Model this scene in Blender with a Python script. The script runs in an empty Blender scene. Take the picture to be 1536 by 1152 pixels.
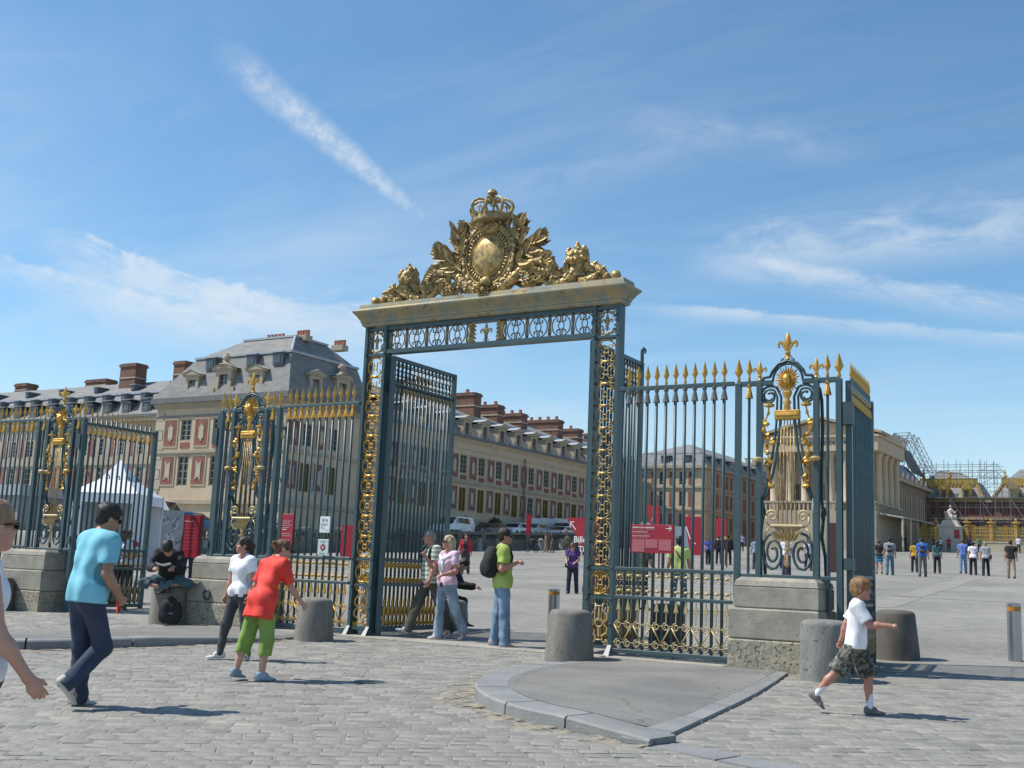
import bpy, math, random
import numpy as np
from mathutils import Matrix, Vector
PI = math.pi
rng = np.random.default_rng(7)
random.seed(7)
SC = bpy.context.scene
COL = SC.collection

# ------------------------------------------------------------------ camera
cd = bpy.data.cameras.new('camera'); cam = bpy.data.objects.new('camera', cd); COL.objects.link(cam)
cd.sensor_width = 36.0; cd.lens = 40.33; cd.clip_start = 0.1; cd.clip_end = 6000
cam.matrix_world = Matrix(((0.8543206756, 0.0499289184, 0.5173425231, 0.0),
                           (0.5181260428, -0.1603471654, -0.8401393873, 0.0),
                           (0.0410071562, 0.9857970833, -0.1628573716, 1.5),
                           (0, 0, 0, 1)))
SC.camera = cam

# ------------------------------------------------------------------ sun and sky
SUN_EL, SHADOW_AZ = math.radians(54), math.radians(64)     # shadows fall towards (sin, cos) of SHADOW_AZ
sun_dir = Vector((-math.sin(SHADOW_AZ)*math.cos(SUN_EL), -math.cos(SHADOW_AZ)*math.cos(SUN_EL), math.sin(SUN_EL)))
ld = bpy.data.lights.new('sun', 'SUN'); ld.energy = 4.3; ld.angle = math.radians(0.6); ld.color = (1.0, 0.95, 0.87)
sun = bpy.data.objects.new('sun', ld); COL.objects.link(sun)
sun.rotation_euler = (-sun_dir).to_track_quat('-Z', 'Y').to_euler(); sun.location = (-30, -30, 60)

W = bpy.data.worlds.new('World'); SC.world = W; W.use_nodes = True
wt = W.node_tree; wt.nodes.clear()
def wn(t, **k):
    n = wt.nodes.new(t)
    for a, b in k.items(): setattr(n, a, b)
    return n
def wl(a, b): wt.links.new(a, b)
def wmath(op, a, b=None, c=None, clamp=False):
    n = wn('ShaderNodeMath', operation=op); n.use_clamp = clamp
    for i, s in enumerate((a, b, c)):
        if s is None: continue
        if isinstance(s, (int, float)): n.inputs[i].default_value = s
        else: wl(s, n.inputs[i])
    return n.outputs[0]
def wvec(op, a, b=None):
    n = wn('ShaderNodeVectorMath', operation=op)
    for i, s in enumerate((a, b)):
        if s is None: continue
        if isinstance(s, (tuple, list)): n.inputs[i].default_value = s
        else: wl(s, n.inputs[i])
    return n
def wramp(x, lo, hi):
    n = wn('ShaderNodeMapRange'); n.interpolation_type = 'SMOOTHSTEP'
    wl(x, n.inputs[0]); n.inputs[1].default_value = lo; n.inputs[2].default_value = hi
    return n.outputs[0]
out = wn('ShaderNodeOutputWorld'); bg = wn('ShaderNodeBackground'); wl(bg.outputs[0], out.inputs[0])
bg.inputs[1].default_value = 0.118
sky = wn('ShaderNodeTexSky'); sky.sky_type = 'NISHITA'; sky.sun_disc = False
sky.sun_elevation = SUN_EL; sky.sun_rotation = math.atan2(sun_dir.x, sun_dir.y)
sky.air_density = 1.0; sky.dust_density = 0.2; sky.ozone_density = 1.3; sky.altitude = 100
tc = wn('ShaderNodeTexCoord'); D = tc.outputs['Generated']
sep = wn('ShaderNodeSeparateXYZ'); wl(D, sep.inputs[0])
zc = wmath('MAXIMUM', sep.outputs[2], 0.0); zz = wmath('ADD', zc, 0.10)
px_ = wmath('DIVIDE', sep.outputs[0], zz); py_ = wmath('DIVIDE', sep.outputs[1], zz)
cmb = wn('ShaderNodeCombineXYZ'); wl(px_, cmb.inputs[0]); wl(py_, cmb.inputs[1])
def cirrus(rot, sc, loc, lo, hi, detail=7, rough=0.62, dist=0.6, nscale=1.0):
    mp = wn('ShaderNodeMapping'); wl(cmb.outputs[0], mp.inputs[0])
    mp.inputs['Rotation'].default_value = (0, 0, math.radians(rot)); mp.inputs['Scale'].default_value = sc
    mp.inputs['Location'].default_value = loc
    nz = wn('ShaderNodeTexNoise'); wl(mp.outputs[0], nz.inputs[0])
    nz.inputs['Scale'].default_value = nscale; nz.inputs['Detail'].default_value = detail
    nz.inputs['Roughness'].default_value = rough; nz.inputs['Distortion'].default_value = dist
    return wramp(nz.outputs[0], lo, hi)

# clouds: thin cirrus sheets and a fading contrail, in directions of the sky
tint = wn('ShaderNodeMix'); tint.data_type = 'RGBA'; tint.blend_type = 'MULTIPLY'; tint.inputs[0].default_value = 1.0; wl(sky.outputs[0], tint.inputs[6]); tint.inputs[7].default_value = (0.72, 0.96, 1.04, 1)
base = tint.outputs[2]
c1 = cirrus(52, (0.55, 1.5, 1), (0.3, 1.1, 0), 0.40, 0.85, nscale=0.9, dist=1.0, detail=5)
c2 = cirrus(20, (0.5, 0.8, 1), (4.2, 0.6, 0), 0.42, 0.78, nscale=0.42, dist=1.2, detail=5)
low = wramp(zc, 0.46, 0.10)
s1_ = wmath('MULTIPLY', c1, 0.26); s2_ = wmath('MULTIPLY', wmath('MULTIPLY', c2, low), 0.80)
hz_ = wmath('MULTIPLY', wramp(zc, 0.24, 0.0), 0.50)
cl_ = wmath('MAXIMUM', s1_, s2_)
inv = lambda q: wmath('SUBTRACT', 1.0, q)
cl_ = inv(wmath('MULTIPLY', inv(cl_), inv(hz_)))
def rayd(x, y):
    F_ = 1720.7; v = cam.matrix_world.to_3x3() @ Vector(((x-768)/F_, -(y-576)/F_, -1)); return v.normalized()

d1_, d2_ = rayd(300, 48), rayd(690, 372); tn = (d2_-d1_); Ln = tn.length; tn.normalize(); nn_ = d1_.cross(d2_).normalized()
sd_ = wvec('DOT_PRODUCT', D, tuple(nn_)).outputs['Value']
al_ = wmath('DIVIDE', wmath('SUBTRACT', wvec('DOT_PRODUCT', D, tuple(tn)).outputs['Value'], d1_.dot(tn)), Ln)
nzc = wn('ShaderNodeTexNoise'); mpc = wn('ShaderNodeMapping'); wl(D, mpc.inputs[0]); wl(mpc.outputs[0], nzc.inputs[0]); nzc.inputs['Scale'].default_value = 95; nzc.inputs['Detail'].default_value = 5; nzc.inputs['Roughness'].default_value = 0.65
nzl = wn('ShaderNodeTexNoise'); wl(D, nzl.inputs[0]); nzl.inputs['Scale'].default_value = 22; nzl.inputs['Detail'].default_value = 4
wid = wmath('MULTIPLY_ADD', wmath('SUBTRACT', nzl.outputs[0], 0.5), 0.006, wmath('MULTIPLY_ADD', wramp(al_, 1.0, 0.1), 0.009, 0.0085))
off = wmath('MULTIPLY', wmath('SUBTRACT', nzl.outputs[0], 0.5), 0.006)
prof = wramp(wmath('DIVIDE', wmath('ABSOLUTE', wmath('ADD', sd_, off)), wid), 1.25, 0.0)
puff = wmath('MULTIPLY_ADD', wramp(nzc.outputs[0], 0.30, 0.70), 0.60, 0.40)
ends = wmath('MULTIPLY', wramp(al_, 0.0, 0.32), wramp(al_, 1.02, 0.62))
trail = wmath('MULTIPLY', wmath('MULTIPLY', prof, puff), wmath('MULTIPLY', ends, 0.66), None, True)
def streak(a, b, w0, w1, amp, seed, fe=0.25, fine=5.0):
    e1, e2 = rayd(*a), rayd(*b); t = e2-e1; L_ = t.length; t.normalize(); n = e1.cross(e2).normalized()
    sd = wvec('DOT_PRODUCT', D, tuple(n)).outputs['Value']; al = wmath('DIVIDE', wmath('SUBTRACT', wvec('DOT_PRODUCT', D, tuple(t)).outputs['Value'], e1.dot(t)), L_)
    cv = wn('ShaderNodeCombineXYZ'); wl(wmath('MULTIPLY', al, fine), cv.inputs[0]); wl(wmath('MULTIPLY', sd, 42.0), cv.inputs[1]); cv.inputs[2].default_value = seed
    nz = wn('ShaderNodeTexNoise'); wl(cv.outputs[0], nz.inputs[0]); nz.inputs['Scale'].default_value = 1.0; nz.inputs['Detail'].default_value = 5; nz.inputs['Roughness'].default_value = 0.65; nz.inputs['Distortion'].default_value = 0.5
    sdw = wmath('ADD', sd, wmath('MULTIPLY', wmath('SUBTRACT', nz.outputs[0], 0.5), max(w0, w1)/1720*0.9))
    up_ = wramp(wmath('MULTIPLY', sdw, -1720.0/w0), 1.0, 0.0); dn_ = wramp(wmath('MULTIPLY', sdw, 1720.0/w1), 1.0, 0.0)
    pr = wmath('MULTIPLY', up_, dn_); en = wmath('MULTIPLY', wramp(al, -0.05, fe), wramp(al, 1.1, 1.0-fe))
    return wmath('MULTIPLY', wmath('MULTIPLY', pr, en), wmath('MULTIPLY', wramp(nz.outputs[0], 0.22, 0.72), amp))
for q in ((( 60,345),(470,470),14,80,0.75,1.0),((-60,372),(380,492),10,50,0.62,4.0),((60,450),(760,520),80,90,0.62,7.0),((1010,395),(1640,330),70,60,0.55,11.0),((900,452),(1640,515),8,26,0.55,14.0),((1040,385),(1600,470),18,40,0.55,16.0),((900,175),(1300,235),44,40,0.18,23.0),((700,300),(1100,200),40,60,0.16,39.0)):
    cl_ = inv(wmath('MULTIPLY', inv(cl_), inv(streak(*q))))
tot = wmath('MAXIMUM', cl_, trail)
mxs = wn('ShaderNodeMix'); mxs.data_type = 'RGBA'; wl(tot, mxs.inputs[0]); wl(base, mxs.inputs[6]); mxs.inputs[7].default_value = (5.3, 5.75, 6.1, 1)
wl(mxs.outputs[2], bg.inputs[0])
SC.view_settings.view_transform = 'Standard'; SC.view_settings.look = 'None'; SC.view_settings.exposure = 0.33; SC.view_settings.gamma = 1.0; SC.view_settings.use_curve_mapping = False
SC.cycles.max_bounces = 5; SC.cycles.diffuse_bounces = 3; SC.cycles.glossy_bounces = 3; SC.cycles.use_denoising = True
# ------------------------------------------------------------------ helpers
class M:
    """collects shapes into one mesh"""
    def __init__(s): s.v = []; s.f = []; s.m = []
    def add(s, v, f, mi=0):
        o = len(s.v); s.v.extend(map(tuple, v)); s.f.extend([tuple(i+o for i in q) for q in f]); s.m.extend([mi]*len(f)); return s
    def box(s, x0, x1, y0, y1, z0, z1, mi=0):
        return s.add([(x0,y0,z0),(x1,y0,z0),(x1,y1,z0),(x0,y1,z0),(x0,y0,z1),(x1,y0,z1),(x1,y1,z1),(x0,y1,z1)],
                     [(0,3,2,1),(4,5,6,7),(0,1,5,4),(1,2,6,5),(2,3,7,6),(3,0,4,7)], mi)
    def cbox(s, x0, x1, y0, y1, z0, z1, c=0.02, mi=0):
        """box with chamfered edges all round"""
        v = []; 
        for z, d in ((z0, c), (z0+c, 0), (z1-c, 0), (z1, c)):
            for (x, y) in ((x0+d,y0+d),(x1-d,y0+d),(x1-d,y1-d),(x0+d,y1-d)): v.append((x, y, z))
        f = [(3,2,1,0),(12,13,14,15)]
        for k in range(3):
            for i in range(4): f.append((4*k+i, 4*k+(i+1)%4, 4*k+4+(i+1)%4, 4*k+4+i))
        return s.add(v, f, mi)
    def frust(s, cx, cy, levels, mi=0):
        """stack of rectangles (z, hx, hy)"""
        v = []; f = []
        for z, hx, hy in levels: v += [(cx-hx,cy-hy,z),(cx+hx,cy-hy,z),(cx+hx,cy+hy,z),(cx-hx,cy+hy,z)]
        n = len(levels)
        for k in range(n-1):
            for i in range(4): f.append((4*k+i, 4*k+(i+1)%4, 4*k+4+(i+1)%4, 4*k+4+i))
        f.append((3,2,1,0)); f.append(tuple(range(4*n-4, 4*n)))
        return s.add(v, f, mi)
    def lathe(s, prof, n=12, c=(0,0,0), sx=1.0, sy=1.0, mi=0):
        v = []; f = []
        for r, z in prof:
            for i in range(n):
                a = 2*PI*i/n; v.append((c[0]+r*sx*math.cos(a), c[1]+r*sy*math.sin(a), c[2]+z))
        for k in range(len(prof)-1):
            for i in range(n): f.append((k*n+i, k*n+(i+1)%n, k*n+n+(i+1)%n, k*n+n+i))
        f.append(tuple(range(n-1,-1,-1))); f.append(tuple(range((len(prof)-1)*n, len(prof)*n)))
        return s.add(v, f, mi)
    def tube(s, pts, r, n=5, flat=1.0, mi=0, closed=False):
        P = np.array(pts, float); k = len(P)
        r = np.full(k, r, float) if np.isscalar(r) else np.array(r, float)
        if closed: T = np.roll(P, -1, 0) - np.roll(P, 1, 0)
        else: T = np.gradient(P, axis=0)
        T /= np.maximum(np.linalg.norm(T, axis=1, keepdims=True), 1e-9)
        up = np.array([0, 1.0, 0]) if abs(T[:, 1]).mean() < 0.6 else np.array([1.0, 0, 0])
        A = up - T*(T @ up)[:, None]; A /= np.maximum(np.linalg.norm(A, axis=1, keepdims=True), 1e-6)
        B = np.cross(T, A); v = []
        for i in range(k):
            for j in range(n):
                a = 2*PI*(j+0.5)/n
                v.append(P[i] + r[i]*(A[i]*math.cos(a)*flat + B[i]*math.sin(a)))
        f = []
        for i in range(k if closed else k-1):
            i2 = (i+1) % k
            for j in range(n): f.append((i*n+j, i*n+(j+1)%n, i2*n+(j+1)%n, i2*n+j))
        if not closed: f.append(tuple(range(n-1,-1,-1))); f.append(tuple(range((k-1)*n, k*n)))
        return s.add(v, f, mi)
    def bar(s, a, b, r, n=6, mi=0): return s.tube([a, b], r, n, mi=mi)
    def prism(s, poly, y0, y1, mi=0):
        """polygon in x,z pulled from y0 to y1"""
        n = len(poly); v = [(x, y0, z) for x, z in poly] + [(x, y1, z) for x, z in poly]
        f = [tuple(range(n)), tuple(range(2*n-1, n-1, -1))] + [(i, n+i, n+(i+1)%n, (i+1)%n) for i in range(n)]
        return s.add(v, f, mi)
    def blob(s, c, r, n=8, mi=0, jit=0.0):
        r = (r, r, r) if np.isscalar(r) else r
        m = max(4, n//2); v = [(c[0], c[1], c[2]-r[2])]
        for k in range(1, m):
            t = PI*k/m - PI/2
            for i in range(n):
                a = 2*PI*i/n; q = 1+jit*(random.random()-0.5)
                v.append((c[0]+r[0]*q*math.cos(t)*math.cos(a), c[1]+r[1]*q*math.cos(t)*math.sin(a), c[2]+r[2]*q*math.sin(t)))
        v.append((c[0], c[1], c[2]+r[2])); e = len(v)-1
        f = [(0, 1+(i+1)%n, 1+i) for i in range(n)]
        for k in range(m-2):
            for i in range(n): f.append((1+k*n+i, 1+k*n+(i+1)%n, 1+(k+1)*n+(i+1)%n, 1+(k+1)*n+i))
        f += [(1+(m-2)*n+i, 1+(m-2)*n+(i+1)%n, e) for i in range(n)]
        return s.add(v, f, mi)
    def merge(s, o, mat=None, mi=None):
        v = o.v if mat is None else [tuple(mat @ Vector(p)) for p in o.v]
        k = len(s.v); s.v.extend(v); s.f.extend([tuple(i+k for i in q) for q in o.f]); s.m.extend(o.m if mi is None else [mi]*len(o.f)); return s
    def mesh(s, name, mats, smooth=False):
        me = bpy.data.meshes.new(name); me.from_pydata(s.v, [], s.f)
        for m in (mats if isinstance(mats, (list, tuple)) else [mats]): me.materials.append(m)
        if any(s.m): me.polygons.foreach_set('material_index', s.m)
        me.polygons.foreach_set('use_smooth', [bool(smooth)]*len(me.polygons))
        if smooth == 'auto': me.set_sharp_from_angle(angle=math.radians(42))
        me.update(); return me
    def obj(s, name, mats, parent=None, loc=(0,0,0), smooth=False, rz=0.0):
        return link(name, s.mesh(name, mats, smooth), parent, loc, rz)

def link(name, me, parent=None, loc=(0,0,0), rz=0.0):
    o = bpy.data.objects.new(name, me); COL.objects.link(o); o.location = loc
    if rz: o.rotation_euler = (0, 0, rz)
    if parent: o.parent = parent
    return o
LABELS = {}
def tag(o, label, cat, group=None):
    o['label'] = label; o['category'] = cat
    if group: o['group'] = group
    return o
def thing(name, label, cat, loc=(0,0,0), rz=0.0, group=None):
    o = bpy.data.objects.new(name, None); o.empty_display_size = 0.2; COL.objects.link(o)
    o.location = loc; o.rotation_euler = (0, 0, rz); return tag(o, label, cat, group)
def struct(o): o['kind'] = 'structure'; return o
def stuff(o): o['kind'] = 'stuff'; return o
def copy_tree(o, parent=None, loc=None, rz=None):
    c = o.copy(); COL.objects.link(c); c.parent = parent
    if loc is not None: c.location = loc
    if rz is not None: c.rotation_euler = (0, 0, rz)
    for ch in list(o.children): copy_tree(ch, c)
    return c

# ------------------------------------------------------------------ materials
MATS = {}
def mat(name, c1, c2=None, scale=6.0, rough=0.7, metal=0.0, bump=0.0, bscale=40.0, rand=0.0, detail=5.0, spec=0.5,
        lo=0.35, hi=0.65, spots=None, stretch=None, coat=0.0):
    m = bpy.data.materials.new(name); m.use_nodes = True; t = m.node_tree; N = t.nodes; L = t.links
    b = N['Principled BSDF']; b.inputs['Roughness'].default_value = rough; b.inputs['Metallic'].default_value = metal
    b.inputs['Specular IOR Level'].default_value = spec
    if coat: b.inputs['Coat Weight'].default_value = coat; b.inputs['Coat Roughness'].default_value = 0.1
    tcn = N.new('ShaderNodeTexCoord'); src = tcn.outputs['Object']
    if stretch:
        mp = N.new('ShaderNodeMapping'); L.new(src, mp.inputs[0]); mp.inputs['Scale'].default_value = stretch; src = mp.outputs[0]
    col = None
    if c2 is None and not rand and not spots: b.inputs['Base Color'].default_value = (*c1, 1)
    else:
        nz = N.new('ShaderNodeTexNoise'); L.new(src, nz.inputs[0]); nz.inputs['Scale'].default_value = scale
        nz.inputs['Detail'].default_value = detail; nz.inputs['Roughness'].default_value = 0.6
        mr = N.new('ShaderNodeMapRange'); L.new(nz.outputs[0], mr.inputs[0]); mr.inputs[1].default_value = lo; mr.inputs[2].default_value = hi
        mx = N.new('ShaderNodeMix'); mx.data_type = 'RGBA'; L.new(mr.outputs[0], mx.inputs[0])
        mx.inputs[6].default_value = (*c1, 1); mx.inputs[7].default_value = (*(c2 or c1), 1); col = mx.outputs[2]
        if spots:
            sc, amt, sc_col = spots
            vz = N.new('ShaderNodeTexNoise'); L.new(tcn.outputs['Object'], vz.inputs[0]); vz.inputs['Scale'].default_value = sc; vz.inputs['Detail'].default_value = 3
            mr2 = N.new('ShaderNodeMapRange'); L.new(vz.outputs[0], mr2.inputs[0]); mr2.inputs[1].default_value = amt; mr2.inputs[2].default_value = amt+0.05
            mx2 = N.new('ShaderNodeMix'); mx2.data_type = 'RGBA'; L.new(mr2.outputs[0], mx2.inputs[0]); L.new(col, mx2.inputs[6]); mx2.inputs[7].default_value = (*sc_col, 1); col = mx2.outputs[2]
        if rand:
            oi = N.new('ShaderNodeObjectInfo'); mr3 = N.new('ShaderNodeMapRange'); L.new(oi.outputs['Random'], mr3.inputs[0])
            mr3.inputs[3].default_value = 1-rand; mr3.inputs[4].default_value = 1+rand
            hs = N.new('ShaderNodeHueSaturation'); L.new(col, hs.inputs['Color']); L.new(mr3.outputs[0], hs.inputs['Value']); col = hs.outputs[0]
        L.new(col, b.inputs['Base Color'])
    if bump:
        bn = N.new('ShaderNodeTexNoise'); L.new(src, bn.inputs[0]); bn.inputs['Scale'].default_value = bscale; bn.inputs['Detail'].default_value = 4
        bp = N.new('ShaderNodeBump'); bp.inputs['Strength'].default_value = bump; bp.inputs['Distance'].default_value = 0.02
        L.new(bn.outputs[0], bp.inputs['Height']); L.new(bp.outputs[0], b.inputs['Normal'])
    MATS[name] = m; return m
def brick_mat(name, c1, c2, mortar, scale, bw=0.5, bh=0.25, msize=0.02, rough=0.85, bump=0.25, axis='xz', noise=0.25):
    m = bpy.data.materials.new(name); m.use_nodes = True; t = m.node_tree; N = t.nodes; L = t.links
    b = N['Principled BSDF']; b.inputs['Roughness'].default_value = rough
    tcn = N.new('ShaderNodeTexCoord'); sp = N.new('ShaderNodeSeparateXYZ'); L.new(tcn.outputs['Object'], sp.inputs[0])
    cb = N.new('ShaderNodeCombineXYZ')
    if axis == 'wall':
        ad = N.new('ShaderNodeMath'); ad.operation = 'ADD'; L.new(sp.outputs[0], ad.inputs[0]); L.new(sp.outputs[1], ad.inputs[1]); L.new(ad.outputs[0], cb.inputs[0]); L.new(sp.outputs[2], cb.inputs[1])
    else:
        L.new(sp.outputs[0], cb.inputs[0]); L.new(sp.outputs[1 if axis == 'xy' else 2], cb.inputs[1])
    src = cb.outputs[0]
    bt = N.new('ShaderNodeTexBrick'); L.new(src, bt.inputs[0]); bt.inputs['Scale'].default_value = scale
    bt.inputs['Color1'].default_value = (*c1, 1); bt.inputs['Color2'].default_value = (*c2, 1); bt.inputs['Mortar'].default_value = (*mortar, 1)
    bt.inputs['Mortar Size'].default_value = msize; bt.inputs['Brick Width'].default_value = bw; bt.inputs['Row Height'].default_value = bh
    bt.inputs['Mortar Smooth'].default_value = 0.4
    nz = N.new('ShaderNodeTexNoise'); L.new(tcn.outputs['Object'], nz.inputs[0]); nz.inputs['Scale'].default_value = 1.2; nz.inputs['Detail'].default_value = 6
    mr = N.new('ShaderNodeMapRange'); L.new(nz.outputs[0], mr.inputs[0]); mr.inputs[1].default_value = 0.3; mr.inputs[2].default_value = 0.7; mr.inputs[3].default_value = 1-noise; mr.inputs[4].default_value = 1+noise
    hs = N.new('ShaderNodeHueSaturation'); L.new(bt.outputs[0], hs.inputs['Color']); L.new(mr.outputs[0], hs.inputs['Value']); L.new(hs.outputs[0], b.inputs['Base Color'])
    bp = N.new('ShaderNodeBump'); bp.inputs['Strength'].default_value = bump; bp.inputs['Distance'].default_value = 0.02; bp.invert = True
    L.new(bt.outputs['Fac'], bp.inputs['Height']); L.new(bp.outputs[0], b.inputs['Normal'])
    MATS[name] = m; return m
IRON = mat('painted iron', (0.037,0.074,0.084), (0.050,0.090,0.099), 3, rough=0.42, bump=0.06, bscale=30)
IROND = mat('weathered iron paint', (0.030,0.060,0.070), (0.050,0.085,0.092), 4, rough=0.55, bump=0.1, bscale=25)
GOLD = mat('gilding', (0.66,0.40,0.095), (0.46,0.27,0.06), 9, rough=0.46, metal=0.6, bump=0.2, bscale=60)
OLDGOLD = mat('worn gilding', (0.23,0.175,0.09), (0.58,0.40,0.15), 11, rough=0.5, metal=0.5, bump=0.25, bscale=45, lo=0.38, hi=0.6)
BRONZE = mat('tarnished ornament', (0.17,0.15,0.12), (0.34,0.25,0.12), 16, rough=0.5, metal=0.35, bump=0.15, bscale=50)
PALEGOLD = mat('pale worn gilding', (0.42,0.36,0.24), (0.55,0.42,0.19), 12, rough=0.5, metal=0.35, bump=0.15, bscale=50)
CREST = mat('darkened gilding', (0.20,0.155,0.085), (0.48,0.35,0.15), 9, rough=0.55, metal=0.4, bump=0.45, bscale=38, lo=0.36, hi=0.62)
CORNICE = mat('gilded cornice with verdigris', (0.36,0.29,0.16), (0.23,0.25,0.205), 4.5, rough=0.5, metal=0.35, bump=0.2, bscale=22, lo=0.42, hi=0.6, stretch=(1,1,0.6), spots=(7.0,0.62,(0.24,0.17,0.09)))
TASSEL = mat('grey cast tassel', (0.12,0.13,0.13), (0.19,0.18,0.16), 12, rough=0.6, metal=0.2)
STONE = mat('pale pedestal stone', (0.385,0.355,0.29), (0.25,0.235,0.195), 3.4, rough=0.9, bump=0.22, bscale=28, spots=(34,0.66,(0.13,0.12,0.10)))
PITSTONE = mat('pitted limestone', (0.40,0.36,0.26), (0.27,0.25,0.20), 7, rough=0.95, bump=0.7, bscale=26, spots=(22,0.58,(0.12,0.11,0.085)))
BOLL = mat('granite', (0.25,0.23,0.197), (0.165,0.152,0.13), 7, rough=0.85, bump=0.3, bscale=60, stretch=(1,1,0.35), spots=(60,0.56,(0.12,0.12,0.11)))
BOLLP = mat('pitted concrete', (0.235,0.232,0.215), (0.16,0.158,0.147), 6, rough=0.9, bump=0.3, bscale=45, stretch=(1,1,0.4), spots=(20,0.62,(0.09,0.09,0.085)))
BOLLD = mat('sooty stone', (0.14,0.125,0.105), (0.09,0.085,0.075), 4, rough=0.9, bump=0.12, bscale=50)
STEEL = mat('brushed steel', (0.42,0.43,0.44), (0.36,0.37,0.38), 8, rough=0.32, metal=0.9, stretch=(1,1,0.1))
AMBER = mat('amber reflective band', (0.42,0.20,0.02), rough=0.4)
RED = mat('crimson sign paint', (0.30,0.012,0.028), (0.34,0.016,0.033), 3, rough=0.35)
REDD = mat('dark crimson edge', (0.10,0.006,0.012), rough=0.5)
PINKP = mat('pale pink print', (0.58,0.20,0.22), rough=0.6)
WHITE = mat('white print', (0.80,0.76,0.74), rough=0.6)
PAPER = mat('white board', (0.72,0.74,0.74), rough=0.6)
BLUEPAPER = mat('pale blue board', (0.50,0.60,0.61), rough=0.6)
GREYP = mat('grey print', (0.25,0.27,0.28), rough=0.7)
BLACK = mat('black plastic', (0.015,0.015,0.017), rough=0.5)
RUBBER = mat('rubber', (0.02,0.02,0.02), rough=0.8)
# ------------------------------------------------------------------ ground
def G(y):
    """height of the cobbled forecourt: nearly level outside the gate, climbing towards the palace"""
    y = np.asarray(y, float)
    return np.interp(y, [-200, 0, 13.5, 17, 60, 95, 140, 400, 3000], [-0.6, 0, 0.345, 0.455, 2.29, 3.83, 6.2, 8.0, 9.0])
def g(y): return float(G(y))
def cobble_sheet_mat():
    m = bpy.data.materials.new('cobbled court'); m.use_nodes = True; t = m.node_tree; N = t.nodes; L = t.links
    b = N['Principled BSDF']; b.inputs['Roughness'].default_value = 0.85
    tcn = N.new('ShaderNodeTexCoord'); mp = N.new('ShaderNodeMapping'); L.new(tcn.outputs['Object'], mp.inputs[0]); mp.inputs['Rotation'].default_value = (0, 0, math.radians(-38))
    nz0 = N.new('ShaderNodeTexNoise'); L.new(mp.outputs[0], nz0.inputs[0]); nz0.inputs['Scale'].default_value = 0.7
    wob = N.new('ShaderNodeVectorMath'); wob.operation = 'MULTIPLY_ADD'; L.new(nz0.outputs['Color'], wob.inputs[0]); wob.inputs[1].default_value = (0.25,0.25,0); L.new(mp.outputs[0], wob.inputs[2])
    bt = N.new('ShaderNodeTexBrick'); L.new(wob.outputs[0], bt.inputs[0]); bt.inputs['Scale'].default_value = 1.0
    bt.inputs['Brick Width'].default_value = 0.26; bt.inputs['Row Height'].default_value = 0.22; bt.inputs['Mortar Size'].default_value = 0.012; bt.inputs['Mortar Smooth'].default_value = 0.6
    bt.inputs['Color1'].default_value = (0.262,0.25,0.222,1); bt.inputs['Color2'].default_value = (0.205,0.196,0.176,1); bt.inputs['Mortar'].default_value = (0.31,0.285,0.235,1)
    big = N.new('ShaderNodeTexNoise'); L.new(tcn.outputs['Object'], big.inputs[0]); big.inputs['Scale'].default_value = 0.22; big.inputs['Detail'].default_value = 6
    mr = N.new('ShaderNodeMapRange'); L.new(big.outputs[0], mr.inputs[0]); mr.inputs[1].default_value = 0.3; mr.inputs[2].default_value = 0.7; mr.inputs[3].default_value = 0.74; mr.inputs[4].default_value = 1.20
    hs = N.new('ShaderNodeHueSaturation'); L.new(bt.outputs[0], hs.inputs['Color']); L.new(mr.outputs[0], hs.inputs['Value'])
    fine = N.new('ShaderNodeTexNoise'); L.new(tcn.outputs['Object'], fine.inputs[0]); fine.inputs['Scale'].default_value = 9; fine.inputs['Detail'].default_value = 5
    sd = N.new('ShaderNodeMapRange'); L.new(fine.outputs[0], sd.inputs[0]); sd.inputs[1].default_value = 0.54; sd.inputs[2].default_value = 0.70; sd.inputs[4].default_value = 0.55
    mx = N.new('ShaderNodeMix'); mx.data_type = 'RGBA'; L.new(sd.outputs[0], mx.inputs[0]); L.new(hs.outputs[0], mx.inputs[6]); mx.inputs[7].default_value = (0.33,0.305,0.25,1)
    L.new(mx.outputs[2], b.inputs['Base Color'])
    hgt = N.new('ShaderNodeMath'); hgt.operation = 'MULTIPLY_ADD'; L.new(bt.outputs['Fac'], hgt.inputs[0]); hgt.inputs[1].default_value = -1.0; L.new(fine.outputs[0], hgt.inputs[2])
    bp = N.new('ShaderNodeBump'); bp.inputs['Strength'].default_value = 0.7; bp.inputs['Distance'].default_value = 0.02; L.new(hgt.outputs[0], bp.inputs['Height']); L.new(bp.outputs[0], b.inputs['Normal'])
    return m
COURT = cobble_sheet_mat()
SAND = mat('sandy joint dust', (0.34,0.295,0.21), (0.26,0.24,0.20), 7, rough=0.95, bump=0.4, bscale=60)
COB = mat('worn grey sett', (0.205,0.20,0.184), (0.272,0.257,0.222), 5, rough=0.8, bump=0.35, bscale=26, rand=0.10)
COBM = mat('worn grey setts', (0.20,0.195,0.18), (0.275,0.258,0.222), 2.6, rough=0.8, bump=0.35, bscale=24)
ASPH = mat('pale worn asphalt', (0.185,0.18,0.168), (0.262,0.252,0.23), 0.9, rough=0.92, bump=0.8, bscale=90, detail=8, spots=(55,0.62,(0.115,0.112,0.105)))
KERB = mat('granite kerb', (0.195,0.202,0.20), (0.262,0.265,0.255), 2.2, rough=0.8, bump=0.4, bscale=60, rand=0.07, spots=(45,0.66,(0.16,0.16,0.15)))
TERR = mat('terrace sand', (0.40,0.37,0.31), (0.33,0.31,0.27), 1.0, rough=0.95)

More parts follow.
